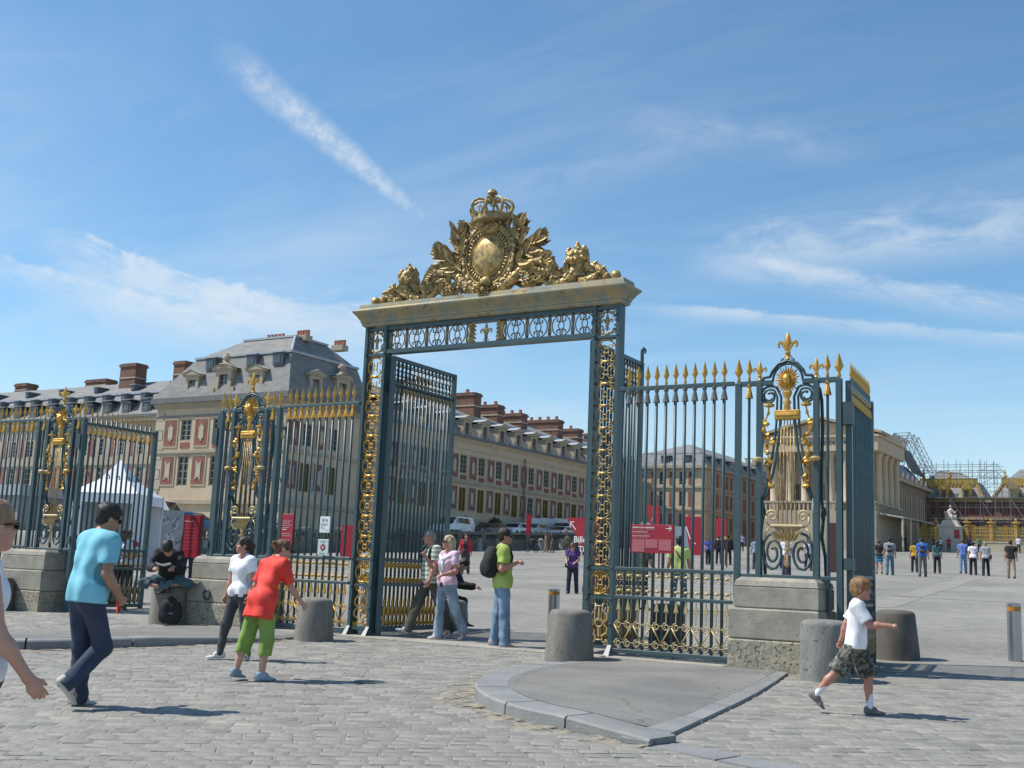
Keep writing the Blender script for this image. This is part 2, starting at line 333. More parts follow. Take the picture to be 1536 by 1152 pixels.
def sheet(name, xs, ys, zf, m):
    mm = M(); nx = len(xs)
    for y in ys:
        for x in xs: mm.v.append((x, y, zf(x, y)))
    for j in range(len(ys)-1):
        for i in range(nx-1): mm.f.append((j*nx+i, j*nx+i+1, (j+1)*nx+i+1, (j+1)*nx+i)); mm.m.append(0)
    return struct(mm.obj(name, m, smooth=True))
def gz_sheet(x, y): return g(y) - (0.0055 if y < 15.0 else 0.0)
ground = sheet('ground', [-3000,-600,-200,-90,-54.01,-40,-30,-20,-10,0,10,30,100,600,3000],
               [-3000,-400,-60,-10,0,4,8,12,13.5,14.9,15.0,17,25,40,60,80,95,120,140,200,400,1200,3000], gz_sheet, COURT)
terrace = sheet('terrace_ground', [-260,-140,-100,-80,-54.0,-53.9], [45.9,46,60,80,100,125,160,200], lambda x, y: g(y)+(1.1 if x < -53.95 and y > 45.95 else 0.0), TERR)

# every sett of the joined mesh gets its own tone
_t = COBM.node_tree; _b = _t.nodes['Principled BSDF']; _g = _t.nodes.new('ShaderNodeNewGeometry'); _r = _t.nodes.new('ShaderNodeMapRange'); _r.inputs[3].default_value = 0.78; _r.inputs[4].default_value = 1.22
_h = _t.nodes.new('ShaderNodeHueSaturation'); _l = _b.inputs['Base Color'].links[0].from_socket; _t.links.new(_g.outputs['Random Per Island'], _r.inputs[0]); _t.links.new(_r.outputs[0], _h.inputs['Value']); _t.links.new(_l, _h.inputs['Color']); _t.links.new(_h.outputs[0], _b.inputs['Base Color'])
# hairline cracks and gum spots in the asphalt
_t = ASPH.node_tree; _b = _t.nodes['Principled BSDF']; _l = _b.inputs['Base Color'].links[0].from_socket; _tc = _t.nodes.new('ShaderNodeTexCoord')
_w = _t.nodes.new('ShaderNodeTexNoise'); _w.inputs['Scale'].default_value = 2.0; _w.inputs['Detail'].default_value = 6; _t.links.new(_tc.outputs['Object'], _w.inputs[0]); _a = _t.nodes.new('ShaderNodeVectorMath'); _a.operation = 'MULTIPLY_ADD'; _t.links.new(_w.outputs['Color'], _a.inputs[0]); _a.inputs[1].default_value = (0.5,0.5,0.5); _t.links.new(_tc.outputs['Object'], _a.inputs[2])
_v = _t.nodes.new('ShaderNodeTexVoronoi'); _v.feature = 'DISTANCE_TO_EDGE'; _v.inputs['Scale'].default_value = 0.55; _t.links.new(_a.outputs[0], _v.inputs[0]); _m = _t.nodes.new('ShaderNodeMapRange'); _m.inputs[1].default_value = 0.0; _m.inputs[2].default_value = 0.007; _m.inputs[3].default_value = 0.55; _m.inputs[4].default_value = 1.0; _t.links.new(_v.outputs['Distance'], _m.inputs[0])
_d = _t.nodes.new('ShaderNodeTexVoronoi'); _d.inputs['Scale'].default_value = 2.6; _t.links.new(_tc.outputs['Object'], _d.inputs[0]); _n = _t.nodes.new('ShaderNodeMapRange'); _n.inputs[1].default_value = 0.05; _n.inputs[2].default_value = 0.065; _n.inputs[3].default_value = 0.72; _n.inputs[4].default_value = 1.0; _t.links.new(_d.outputs['Distance'], _n.inputs[0])
_q = _t.nodes.new('ShaderNodeMath'); _q.operation = 'MULTIPLY'; _t.links.new(_m.outputs[0], _q.inputs[0]); _t.links.new(_n.outputs[0], _q.inputs[1]); _h = _t.nodes.new('ShaderNodeHueSaturation'); _t.links.new(_l, _h.inputs['Color']); _t.links.new(_q.outputs[0], _h.inputs['Value']); _t.links.new(_h.outputs[0], _b.inputs['Base Color'])
# curb line of the right refuge; the left one mirrors it about the gate's axis
AX = -9.875
outer = [(-7.50,13.62),(-7.38,12.70),(-7.08,11.55),(-6.72,10.45),(-6.10,9.58),(-5.35,9.00),(-4.55,8.72),(-3.85,8.52)]
inner_side = [(-3.85,8.52),(-4.02,10.0),(-4.30,12.2),(-4.72,14.62)]
def offset_in(p, q, w):          # inward normal of a clockwise outline
    d = np.array(q)-np.array(p); d /= np.linalg.norm(d); return np.array([-d[1], d[0]])*w
def densify(P, n=6):
    P = np.array(P, float); T = np.linspace(0, len(P)-1, (len(P)-1)*n+1); t = np.arange(len(P))
    # Catmull-Rom
    out_ = []
    for u in T:
        i = min(int(u), len(P)-2); f = u-i
        p0, p1, p2, p3 = P[max(i-1,0)], P[i], P[i+1], P[min(i+2,len(P)-1)]
        out_.append(0.5*((2*p1)+(-p0+p2)*f+(2*p0-5*p1+4*p2-p3)*f*f+(-p0+3*p1-3*p2+p3)*f**3))
    return np.array(out_)
OC = densify(outer, 8); NOC = len(OC)
def normals(C):
    T = np.gradient(C, axis=0); T /= np.linalg.norm(T, axis=1, keepdims=True); return np.stack([-T[:,1], T[:,0]], 1)
IC = OC + normals(OC)*0.34
def kerb_h(s): return float(np.interp(s, [0, 0.12, 0.3, 0.8, 1.0], [0.03, 0.075, 0.13, 0.12, 0.05]))
refuge_poly_R = np.vstack([OC, np.array(inner_side)[1:]])
def build_refuge(mir, name):
    fx = (lambda x: 2*AX-x) if mir else (lambda x: x)
    S = np.linspace(0, 1, NOC)
    root = M()
    # asphalt filling: fan strips between the inner kerb edge and the straight side
    side = densify(inner_side[::-1], 1); k = NOC
    A = [IC[i] for i in range(2, k-6)]
    sideline = np.array([[np.interp(t, [0,.35,.75,1], [-4.86,-4.48,-4.22,-4.16]), np.interp(t, [0,.35,.75,1], [14.6,12.2,10.2,9.2])] for t in np.linspace(0, 1, len(A))])
    for i in range(len(A)):
        hs = kerb_h(S[i+2])
        for j in range(7):
            f = j/6; p = A[i]*(1-f)+sideline[i]*f; h = hs*(1-f)+0.035*f
            root.v.append((fx(p[0]), p[1], g(p[1])+h+0.003))
    for i in range(len(A)-1):
        for j in range(6):
            q = (i*7+j, i*7+j+1, (i+1)*7+j+1, (i+1)*7+j); root.f.append(q if mir else q[::-1]); root.m.append(0)
    o = struct(root.obj(name, ASPH, smooth=True))
    un = M(); P_ = [(q[0], q[1]) for q in (OC+normals(OC)*0.07)[1:]]+[(-3.95,8.75),(-4.12,10.0),(-4.40,12.2),(-4.80,14.62),(-7.40,14.62),(-7.42,13.66)]; n_ = len(P_)
    un.add([(fx(a), b, g(b)+0.03) for a, b in P_]+[(fx(a), b, g(b)-0.1) for a, b in P_], [tuple(range(n_))[::(-1 if mir else 1)]]+[(i, i+n_, (i+1)%n_+n_, (i+1)%n_)[::(-1 if mir else 1)] for i in range(n_)]); un.obj('asphalt_bed', ASPH, o)
    # apron of asphalt up to the gate
    ap = M(); xs = [-7.30,-6.6,-5.9,-5.2,-4.98]
    for y, ii in ((13.6,0),(14.2,0),(14.62,0)):
        for x in xs: ap.v.append((fx(x if y > 13.7 else max(x, -7.2)), y, g(y)+0.034))
    for j in range(2):
        for i in range(4):
            q = (j*5+i, j*5+i+1, (j+1)*5+i+1, (j+1)*5+i); ap.f.append(q[::-1] if mir else q); ap.m.append(0)
    ap.obj('asphalt_apron', ASPH, o)
    # kerb stones, one by one
    cuts = [0, 9, 19, 29, 38, 46, NOC-1]
    for a, b in zip(cuts[:-1], cuts[1:]):
        km = M(); n = b-a+1
        for i in range(a, b+1):
            gap = 0.012 if i in (a, b) else 0.0; t = (OC[min(i+1,NOC-1)]-OC[max(i-1,0)]); t /= np.linalg.norm(t); sg = 1 if i == a else -1
            po = OC[i]+t*gap*sg; pi = IC[i]+t*gap*sg; h = kerb_h(S[i]); z = g(po[1])
            km.v += [(fx(po[0]),po[1],z-0.1),(fx(po[0]),po[1],z+h-0.02),(fx(po[0]*0.94+pi[0]*0.06),po[1]*0.94+pi[1]*0.06,z+h),(fx(pi[0]),pi[1],g(pi[1])+h),(fx(pi[0]),pi[1],z-0.1)]
        for i in range(n-1):
            for j in range(4):
                q = (i*5+j, i*5+j+1, (i+1)*5+j+1, (i+1)*5+j); km.f.append(q[::-1] if mir else q); km.m.append(0)
        for e in (0, (n-1)*5): km.f.append(tuple(range(e, e+5))); km.m.append(0)
        km.obj('kerb_stone', KERB, o, smooth=False)
    P = densify(inner_side[::-1], 6)
    for a in range(0, len(P)-1, 3):
        seg = P[a:a+4]; km = M()
        for i, p in enumerate(seg):
            z = g(p[1]); 
            dy = 0.012 if i == 0 else (-0.012 if i == len(seg)-1 else 0)
            km.v += [(fx(p[0]),p[1]-dy,z-0.1),(fx(p[0]),p[1]-dy,z+0.028),(fx(p[0]-0.26),p[1]-dy,z+0.04),(fx(p[0]-0.26),p[1]-dy,z-0.1)]
        for i in range(len(seg)-1):
            for j in range(3):
                q = (i*4+j, i*4+j+1, (i+1)*4+j+1, (i+1)*4+j); km.f.append(q if mir else q[::-1]); km.m.append(0)
        for e in (0, (len(seg)-1)*4): km.f.append(tuple(range(e, e+4))); km.m.append(0)
        km.obj('kerb_stone', KERB, o)
    return o
refR = build_refuge(False, 'asphalt_refuge'); refL = build_refuge(True, 'asphalt_refuge')

# granite setts: courses running across the view, 300 nearest one by one
def inside(poly, X, Y):
    r = np.zeros(len(X), bool); n = len(poly)
    for i in range(n):
        x1, y1 = poly[i]; x2, y2 = poly[(i+1)%n]
        c = ((y1 > Y) != (y2 > Y)) & (X < (x2-x1)*(Y-y1)/(y2-y1+1e-12)+x1); r ^= c
    return r
polyR = np.vstack([OC, np.array(inner_side)[1:], [(-4.7,14.9),(-7.5,14.9)]])
polyL = polyR*np.array([-1,1])+np.array([2*AX,0])
th = math.radians(38); U = np.array([math.cos(th), math.sin(th)]); V = np.array([-math.sin(th), math.cos(th)])
cob = []
for r in range(-45, 195):
    v = r*0.165 + 0.0; off = rng.uniform(0, 0.3); u = -26 + off
    while u < 16:
        w = rng.uniform(0.165, 0.245); c = U*(u+w/2) + V*(v + 0.10*math.sin(u*0.35+1))
        u += w
        if 4.6 < c[1] < 14.95 and -24 < c[0] < 3.5: cob.append((c[0], c[1], w, 0.165))
cob = np.array(cob)
ok = ~(inside(polyR, cob[:,0], cob[:,1]) | inside(polyL, cob[:,0], cob[:,1]))
cdir = cob[:, :2]/np.linalg.norm(cob[:, :2], axis=1, keepdims=True)
ok &= (cdir @ np.array([-0.524,0.85])) > 0.86
cob = cob[ok]
def sett(cx, cy, w, d, jz, tilt, rot):
    """one sett: 4 skirt + 4 shoulder + 4 top corners, slightly irregular"""
    hw, hd = w/2-0.004, d/2-0.004; v = []
    j = rng.uniform(-0.005, 0.005, (4, 2))
    for (z, s) in ((-0.05, 0.0), (-0.006, 0.002), (0.0, 0.026)):
        for k, (a, b) in enumerate(((-1,-1),(1,-1),(1,1),(-1,1))):
            x = a*(hw-s)+j[k,0]; y = b*(hd-s)+j[k,1]
            v.append((x*U[0]+y*V[0], x*U[1]+y*V[1], z+jz+(x*tilt[0]+y*tilt[1] if z > -0.04 else 0)))
    f = []
    for k in range(2):
        for i in range(4): f.append((4*k+i, 4*k+(i+1)%4, 4*k+4+(i+1)%4, 4*k+4+i))
    f.append((8,9,10,11)); return v, f
dist = np.hypot(cob[:,0], cob[:,1])
# those that show largest: nearest and inside the frame
R3 = np.array(cam.matrix_world.to_3x3()); Cc = np.stack([cob[:,0], cob[:,1], G(cob[:,1])-1.5], 1) @ R3
vis = (np.abs(Cc[:,0]/-Cc[:,2]) < 0.45) & (Cc[:,1]/-Cc[:,2] > -0.34)
order = np.argsort(dist + 1000*(~vis)); first = set(order[:300].tolist())
big = M()
for i in range(len(cob)):
    x, y, w, d = cob[i]; jz = rng.uniform(-0.005, 0.003); tl = rng.uniform(-0.022, 0.022, 2)
    v, f = sett(x, y, w, d, jz, tl, 0); z = g(y)
    if i in first:
        mm = M(); mm.add(v, f); mm.obj('cobblestone', COB, ground, loc=(x, y, z))
    else: big.add([(a+x, b+y, c+z+(y+b>0)*0.0259*b) for a, b, c in v], f)
stuff(big.obj('cobblestone', COBM, ground))
# drifted sand along the kerbs
def sand_strip(mir):
    fx = (lambda x: 2*AX-x) if mir else (lambda x: x); mm = M(); NN = normals(OC)
    for i in range(NOC):
        wdt = 0.16+0.10*math.sin(i*0.9)+0.06*math.sin(i*2.3)+(0.40 if 12 < i < 34 else 0.12)
        for k, (f, h) in enumerate(((-0.05, 0.012), (0.35, 0.006), (0.75, -0.004), (1.1, -0.016))):
            p = OC[i]-NN[i]*wdt*f; mm.v.append((fx(p[0]), p[1], g(p[1])+h+0.004*math.sin(i*1.7+k*2)))
    for i in range(NOC-1):
        for k in range(3):
            q = (i*4+k, i*4+k+1, (i+1)*4+k+1, (i+1)*4+k); mm.f.append(q[::-1] if not mir else q); mm.m.append(0)
    o = struct(mm.obj('sand_drift', SAND, smooth=True)); o['kind'] = 'stuff'; return tag(o, 'pale yellow sand drifted along the curved kerb of the %s refuge' % ('left' if mir else 'right'), 'sand')
# the drift thins out in ragged patches
_t = SAND.node_tree; _b = _t.nodes['Principled BSDF']; _n = _t.nodes.new('ShaderNodeTexNoise'); _n.inputs['Scale'].default_value = 5.5; _n.inputs['Detail'].default_value = 7; _n.inputs['Roughness'].default_value = 0.7
_c = _t.nodes.new('ShaderNodeTexCoord'); _t.links.new(_c.outputs['Object'], _n.inputs[0]); _m = _t.nodes.new('ShaderNodeMapRange'); _m.inputs[1].default_value = 0.44; _m.inputs[2].default_value = 0.58
_t.links.new(_n.outputs[0], _m.inputs[0]); _t.links.new(_m.outputs[0], _b.inputs['Alpha'])
sand_strip(False); sand_strip(True)
# the kerb runs on level with the setts past the tip of the right refuge; stone gutters cross the court
KL = densify([(-3.82,8.49),(-3.2,8.26),(-2.5,8.06),(-1.7,7.9),(-0.8,7.8)], 4); NK = normals(KL)
for i in range(0, len(KL)-2, 4):
    km = M()
    for j in range(i, i+5):
        if j >= len(KL): break
        e = 0.012 if j == i else (-0.012 if j == i+4 else 0); t = KL[min(j+1,len(KL)-1)]-KL[max(j-1,0)]; t /= np.linalg.norm(t); a = KL[j]+t*e; b = a+NK[j]*0.30
        km.v += [(a[0],a[1],g(a[1])-0.08),(a[0],a[1],g(a[1])+0.008),(b[0],b[1],g(b[1])+0.010),(b[0],b[1],g(b[1])-0.08)]
    n = len(km.v)//4
    for q in range(n-1):
        for k in range(3): km.f.append((q*4+k, q*4+k+1, (q+1)*4+k+1, (q+1)*4+k)[::-1]); km.m.append(0)
    km.obj('kerb_stone', KERB, ground)
GUTT = mat('gutter paving', (0.29,0.275,0.24), (0.22,0.21,0.185), 1.5, rough=0.9, bump=0.3)
for (xa, ya, xb, yb, w) in ((-7.6,30.5,-15.5,128,0.9),(-25,29,-41,120,0.8),(-30,38.5,0,36.0,0.7),(-46,66,2,62,0.8)):
    gm_ = M(); d = np.array([xb-xa,yb-ya], float); L_ = np.linalg.norm(d); d /= L_; nn = np.array([-d[1],d[0]])*w/2; K_ = int(L_/2.5)
    for k in range(K_+1):
        c = np.array([xa,ya])+d*L_*k/K_; wob = 1+0.15*math.sin(k*1.3)
        for sg in (1,-1): q = c+nn*sg*wob; gm_.v.append((q[0],q[1],g(q[1])+0.006))
    for k in range(K_): gm_.f.append((2*k,2*k+1,2*k+3,2*k+2)); gm_.m.append(0)
    gm_.obj('gutter_strip', GUTT, ground)
# stone sill under the railings and the gate
SILL = mat('pale sill stone', (0.36,0.335,0.28), (0.29,0.27,0.235), 3, rough=0.9, bump=0.3)
for x0, x1 in ((-14.1,-12.35),(-12.28,-7.47),(-7.4,-5.66),(-23.5,-21.2)):
    n = max(1, round((x1-x0)/1.2)); e = np.linspace(x0, x1, n+1)
    for a, b in zip(e[:-1], e[1:]):
        mm = M(); mm.cbox(a+0.006, b-0.006, 14.78, 15.42, 0.2, g(15.1)+0.012, 0.01); mm.obj('sill_stone', SILL, ground)
mm = M(); mm.lathe([(0.17,-0.03),(0.17,0.004),(0.14,0.006)], 20, (-8.02,10.3,g(10.3)+0.002)); mm.obj('drain_lid', IROND, ground)
# ------------------------------------------------------------------ palace buildings
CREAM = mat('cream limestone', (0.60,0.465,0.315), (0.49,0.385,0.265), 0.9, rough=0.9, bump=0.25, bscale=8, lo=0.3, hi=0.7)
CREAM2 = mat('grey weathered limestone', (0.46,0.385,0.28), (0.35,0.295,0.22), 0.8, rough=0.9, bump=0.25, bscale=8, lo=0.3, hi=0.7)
CREAM3 = mat('dressed limestone', (0.50,0.435,0.325), (0.42,0.37,0.28), 1.5, rough=0.9)
BRK = brick_mat('red facing brick', (0.26,0.082,0.055), (0.21,0.068,0.046), (0.30,0.19,0.15), 1.0, bw=0.30, bh=0.10, msize=0.012, axis='wall')
CHB = brick_mat('sooty chimney brick', (0.20,0.095,0.065), (0.135,0.070,0.050), (0.17,0.12,0.09), 1.0, bw=0.34, bh=0.13, msize=0.012, axis='wall')
SLATE = mat('weathered slate', (0.16,0.158,0.152), (0.25,0.246,0.236), 1.3, rough=0.85, bump=0.4, bscale=5, lo=0.3, hi=0.7, stretch=(1,1,2.2))
SLATED = mat('dark slate', (0.075,0.085,0.105), (0.11,0.12,0.14), 1.2, rough=0.5, bump=0.4, bscale=5)
LEAD = mat('pale lead flashing', (0.42,0.45,0.48), (0.33,0.36,0.39), 2, rough=0.5)
GUT = mat('dark gutter', (0.12,0.125,0.13), (0.17,0.17,0.165), 2, rough=0.7)
GLASS = mat('dark window glass', (0.035,0.045,0.05), (0.09,0.10,0.10), 0.5, rough=0.08, spec=0.8)
OCHRE = mat('ochre shutters', (0.17,0.115,0.03), (0.21,0.145,0.045), 2, rough=0.6)
FRAME = mat('grey painted window frame', (0.27,0.255,0.21), rough=0.7)
POT = mat('terracotta chimney pots', (0.42,0.16,0.11), (0.34,0.12,0.08), 4, rough=0.8)
GILT = mat('gilded roof lead', (0.62,0.40,0.10), (0.42,0.27,0.07), 2.5, rough=0.4, metal=0.55)
SCAF = mat('galvanised scaffold tube', (0.28,0.29,0.30), rough=0.45, metal=0.6)
BOARD = mat('scaffold boards', (0.20,0.18,0.15), (0.13,0.12,0.105), 2, rough=0.9)
SHEETING = mat('white roof sheeting', (0.78,0.79,0.80), rough=0.5)

def ob(m, name, mats, parent, smooth=False):
    """mesh written in world coordinates, hung under a thing"""
    l = parent.location; m.v = [(a-l[0], b-l[1], c-l[2]) for a, b, c in m.v]; return m.obj(name, mats, parent, smooth=smooth)
def at(me, name, parent, p, rz=0.0):
    l = parent.location; return link(name, me, parent, (p[0]-l[0], p[1]-l[1], p[2]-l[2]), rz)
class Fac:
    """a facade plane: 'S' looks towards -Y at y=c, 'E' looks towards +X at x=c; u runs along it, w outwards"""
    def __init__(s, k, c): s.k = k; s.c = c; s.rz = -PI/2 if k == 'S' else 0.0
    def box(s, m, u0, u1, v0, v1, w0, w1, mi=0):
        if s.k == 'S': m.box(u0, u1, s.c-w1, s.c-w0, v0, v1, mi)
        else: m.box(s.c+w0, s.c+w1, u0, u1, v0, v1, mi)
    def pt(s, u, v, w=0.0): return (u, s.c-w, v) if s.k == 'S' else (s.c+w, u, v)
def wall(F, m, u0, u1, v0, v1, cols, t=0.35):
    """solid wall with columns of openings: cols = [(ua, ub, [(va, vb), ...])]"""
    cols = sorted(cols); u = u0
    for a, b, ops in cols:
        if a > u: F.box(m, u, a, v0, v1, -t, 0)
        v = v0
        for va, vb in sorted(ops):
            if va > v: F.box(m, a, b, v, va, -t, 0)
            v = vb
        if v < v1: F.box(m, a, b, v, v1, -t, 0)
        u = b
    if u < u1: F.box(m, u, u1, v0, v1, -t, 0)
WCACHE = {}
def window_meshes(w, h, shut=False):
    key = (round(w,2), round(h,2), shut)
    if key not in WCACHE:
        f = M(); b = 0.09
        f.box(-0.20,-0.06,-w/2,-w/2+b,0,h); f.box(-0.20,-0.06,w/2-b,w/2,0,h); f.box(-0.20,-0.06,-w/2+b,w/2-b,0,b); f.box(-0.20,-0.06,-w/2+b,w/2-b,h-b,h)
        f.box(-0.19,-0.08,-0.045,0.045,b,h-b)
        for k in range(1, 4):
            z = h*k/4; f.box(-0.185,-0.10,-w/2+b,-0.045,z-0.03,z+0.03); f.box(-0.185,-0.10,0.045,w/2-b,z-0.03,z+0.03)
        p = M(); p.box(-0.24,-0.205,-w/2,w/2,0,h)
        WCACHE[key] = (f.mesh('window', OCHRE if shut else FRAME), p.mesh('pane', OCHRE if shut else GLASS))
    return WCACHE[key]
def window(F, par, u, v, w, h, shut=False):
    a, b = window_meshes(w, h, shut); o = at(a, 'window', par, F.pt(u, v), F.rz); link('pane', b, o); return o
PCACHE = {}
def panel(F, par, u, v, w, h, kind):
    """brick panel framed in stone with a stone tablet in the middle"""
    key = (round(w,2), round(h,2), kind)
    if key not in PCACHE:
        p = M(); p.box(0.002, 0.045, -w/2, w/2, 0, h); i = M(); a = w*0.19; z0, z1 = h*0.16, h*0.84
        if kind == 'lozenge': poly = [(-a,z0+a),(-a*0.5,z0+a*0.8),(0,z0-0.02),(a*0.5,z0+a*0.8),(a,z0+a),(a,z1-a),(a*0.5,z1-a*0.8),(0,z1+0.02),(-a*0.5,z1-a*0.8),(-a,z1-a)]
        else: poly = [(-a*1.25,z0-0.04),(0,z0+a),(a*1.25,z0-0.04),(a,z0+a),(a,z1-a),(a*1.25,z1+0.04),(0,z1-a),(-a*1.25,z1+0.04),(-a,z1-a),(-a,z0+a)]
        n = len(poly); i.v = [(0.046, y, z) for y, z in poly]+[(0.085, y, z) for y, z in poly]; i.f = [tuple(range(n,2*n))]+[(k,(k+1)%n,n+(k+1)%n,n+k) for k in range(n)]; i.m = [0]*len(i.f)
        fr = M()
        for (y0,y1,za,zb) in ((-w/2-0.1,-w/2-0.003,-0.1,h+0.1),(w/2+0.003,w/2+0.1,-0.1,h+0.1),(-w/2,w/2,-0.1,-0.003),(-w/2,w/2,h+0.003,h+0.1)): fr.box(0.001,0.06,y0,y1,za,zb)
        PCACHE[key] = (p.mesh('brick_panel', BRK), i.mesh('stone_tablet', CREAM3), fr.mesh('panel_frame', CREAM3))
    a, b, c = PCACHE[key]; o = at(a, 'brick_panel', par, F.pt(u, v), F.rz); link('stone_tablet', b, o); link('panel_frame', c, o)
DCACHE = {}
def dormer(F, par, u, v, kind='pediment', w=0.0, s=1.0):
    key = (kind, s)
    if key not in DCACHE:
        m = M(); gl = M(); cap = M()
        if kind in ('pediment', 'segment'):
            bw, bh = 0.80*s, 1.80*s
            m.box(-0.25,0.12,-bw,-0.46*s,0,bh); m.box(-0.25,0.12,0.46*s,bw,0,bh); m.box(-0.25,0.12,-0.46*s,0.46*s,1.52*s,bh); m.box(-0.25,0.10,-0.46*s,0.46*s,0,0.12)
            m.box(-0.25,0.2,-1.2*s,-bw,0,0.55*s); m.box(-0.25,0.2,bw,1.2*s,0,0.55*s)
            m.box(-0.25,0.22,-1.05*s,1.05*s,bh,bh+0.14*s)
            n = 7; top = [(-1.08*s,bh+0.14*s)]+[(-1.08*s+2.16*s*k/n, bh+0.14*s+(0.50*s*(1-abs(2*k/n-1)) if kind == 'pediment' else 0.42*s*math.sin(PI*k/n))) for k in range(1, n)]+[(1.08*s,bh+0.14*s)]
            if kind == 'pediment': top = [(-1.08*s,bh+0.14*s),(1.08*s,bh+0.14*s),(1.08*s,bh+0.2*s),(0,bh+0.56*s),(-1.08*s,bh+0.2*s)]
            nn = len(top); m.add([(0.30,y,z) for y,z in top]+[(-0.2,y,z) for y,z in top], [tuple(range(nn)), tuple(range(2*nn-1,nn-1,-1))]+[(k,nn+k,nn+(k+1)%nn,(k+1)%nn) for k in range(nn)])
            m.box(-1.7,-0.25,-bw,bw,0,bh)          # cheeks
            gl.box(-0.16,-0.12,-0.46*s,0.46*s,0.12,1.52*s)
            for k in (0.4, 0.7): gl.box(-0.12,-0.09,-0.46*s,0.46*s,1.52*s*k,1.52*s*k+0.04,1)
            gl.box(-0.12,-0.085,-0.03,0.03,0.12,1.52*s,1)
            zt = bh+0.60*s
            cap.add([(0.36,-1.12*s,bh+0.21*s),(0.36,0,zt),(0.36,1.12*s,bh+0.21*s),(-2.6,-1.0*s,bh+0.21*s),(-2.6,0,zt),(-2.6,1.0*s,bh+0.21*s)], [(0,1,4,3),(1,2,5,4)])
        elif kind == 'arched':
            bw = 0.62*s; pts = [(-bw,0),(-bw,1.15*s)]+[(-bw*math.cos(a),1.15*s+0.38*s*math.sin(a)) for a in np.linspace(0.3,PI-0.3,5)]+[(bw,1.15*s),(bw,0)]
            nn = len(pts); m.add([(0.15,y,z) for y,z in pts]+[(-1.5,y,z) for y,z in pts], [tuple(range(nn))]+[(k,nn+k,nn+(k+1)%nn,(k+1)%nn) for k in range(nn-1)])
            m.box(0.1,0.26,-bw-0.15,bw+0.15,1.18*s,1.30*s)
            gl.box(0.152,0.19,-0.36*s,0.36*s,0.1,1.1*s); gl.box(0.19,0.215,-0.03,0.03,0.1,1.1*s,1); gl.box(0.19,0.215,-0.36*s,0.36*s,0.6*s,0.65*s,1)
            cap.box(-1.4,0.3,-bw-0.2,bw+0.2,1.545*s,1.59*s)
        else:                                       # little square lucarne
            bw = 0.42*s; m.box(-1.2,0.1,-bw,bw,0,0.8*s); gl.box(0.102,0.14,-0.26*s,0.26*s,0.12*s,0.66*s); cap.box(-1.3,0.22,-bw-0.12,bw+0.12,0.802*s,0.88*s)
        DCACHE[key] = (m.mesh('dormer', CREAM2 if kind in ('pediment','segment') else SLATED), gl.mesh('pane', [GLASS, FRAME]), cap.mesh('dormer_roof', LEAD))
    a, b, c = DCACHE[key]; o = at(a, 'dormer', par, F.pt(u, v, w), F.rz); link('pane', b, o); link('dormer_roof', c, o); return o
def chimney(par, x0, x1, y0, y1, z0, z1, pots=3, along='x', mats=None):
    m = M(); m.box(x0,x1,y0,y1,z0,z1-0.35,0); m.box(x0-0.06,x1+0.06,y0-0.06,y1+0.06,(z0+z1)/2,(z0+z1)/2+0.14,1)
    m.box(x0-0.1,x1+0.1,y0-0.1,y1+0.1,z1-0.35,z1-0.12,0); m.box(x0-0.02,x1+0.02,y0-0.02,y1+0.02,z1-0.12,z1,0)
    o = ob(m, 'chimney', [CHB, CREAM2], par); p = M()
    for k in range(pots):
        f = (k+0.5)/pots; cx = x0+(x1-x0)*f if along == 'x' else (x0+x1)/2; cy = (y0+y1)/2 if along == 'x' else y0+(y1-y0)*f
        p.lathe([(0.26,0),(0.24,0.05),(0.17,0.3),(0.20,0.34),(0.20,0.42)], 7, (cx, cy, z1))
    l = par.location; p.v = [(a-l[0],b-l[1],c-l[2]) for a,b,c in p.v]; p.obj('chimney_pot', POT, o); return o
def cornice(F, m, u0, u1, v0, v1, proj=0.35):
    n = 4
    for k in range(n): F.box(m, u0-(proj*(k+1)/n if 0 else 0), u1, v0+(v1-v0)*k/n, v0+(v1-v0)*(k+1)/n, -0.3, proj*(k+1)/n)

# --- the long wing on the left of the court, looking east
sw = thing('palace_wing', 'long brick and limestone palace wing with pedimented dormers, seen through the open gateway', 'building', (-60, 101, 5.5))
FE = Fac('E', -60.0)
wins = [89.4+3.149*k for k in range(-5, 13)]; wins = [u for u in wins if 74.6 < u < 128.2]
GW = (7.05, 9.26); UW = (10.57, 12.34)
m = M(); wall(FE, m, 73.95, 129, 3.5, 13.5, [(u-0.57, u+0.57, [GW, UW]) for u in wins]); m.box(-70,-60.36,73.95,129,3.5,13.4); ob(m, 'wall', CREAM, sw)
m = M(); FE.box(m, 73.95, 129, 9.72, 9.98, 0.001, 0.14); FE.box(m, 73.95, 129, 9.55, 9.72, 0.001, 0.07); FE.box(m, 73.95, 129, 3.6, 6.3, 0.001, 0.12); ob(m, 'string_course', CREAM2, sw)
m = M(); cornice(FE, m, 73.95, 129, 13.5, 13.86, 0.30); FE.box(m, 73.95, 129, 12.85, 13.0, 0.001, 0.09); ob(m, 'cornice', CREAM, sw)
m = M(); FE.box(m, 73.95, 129, 13.862, 14.10, -0.3, 0.40); ob(m, 'gutter', GUT, sw)
for i, u in enumerate(wins):
    window(FE, sw, u, GW[0], 1.14, GW[1]-GW[0], shut=(i % 5 != 3)); window(FE, sw, u, UW[0], 1.14, UW[1]-UW[0])
    m = M(); FE.box(m, u-0.5, u+0.5, 10.02, 10.44, 0.002, 0.04); ob(m, 'brick_panel', BRK, sw)
    panel(FE, sw, u-1.575, 7.2, 1.2, 2.1, 'tail'); panel(FE, sw, u-1.575, 10.13, 1.2, 2.15, 'lozenge')
    dormer(FE, sw, u, 14.06, 'pediment' if i % 2 else 'segment', 0.1, 0.84)
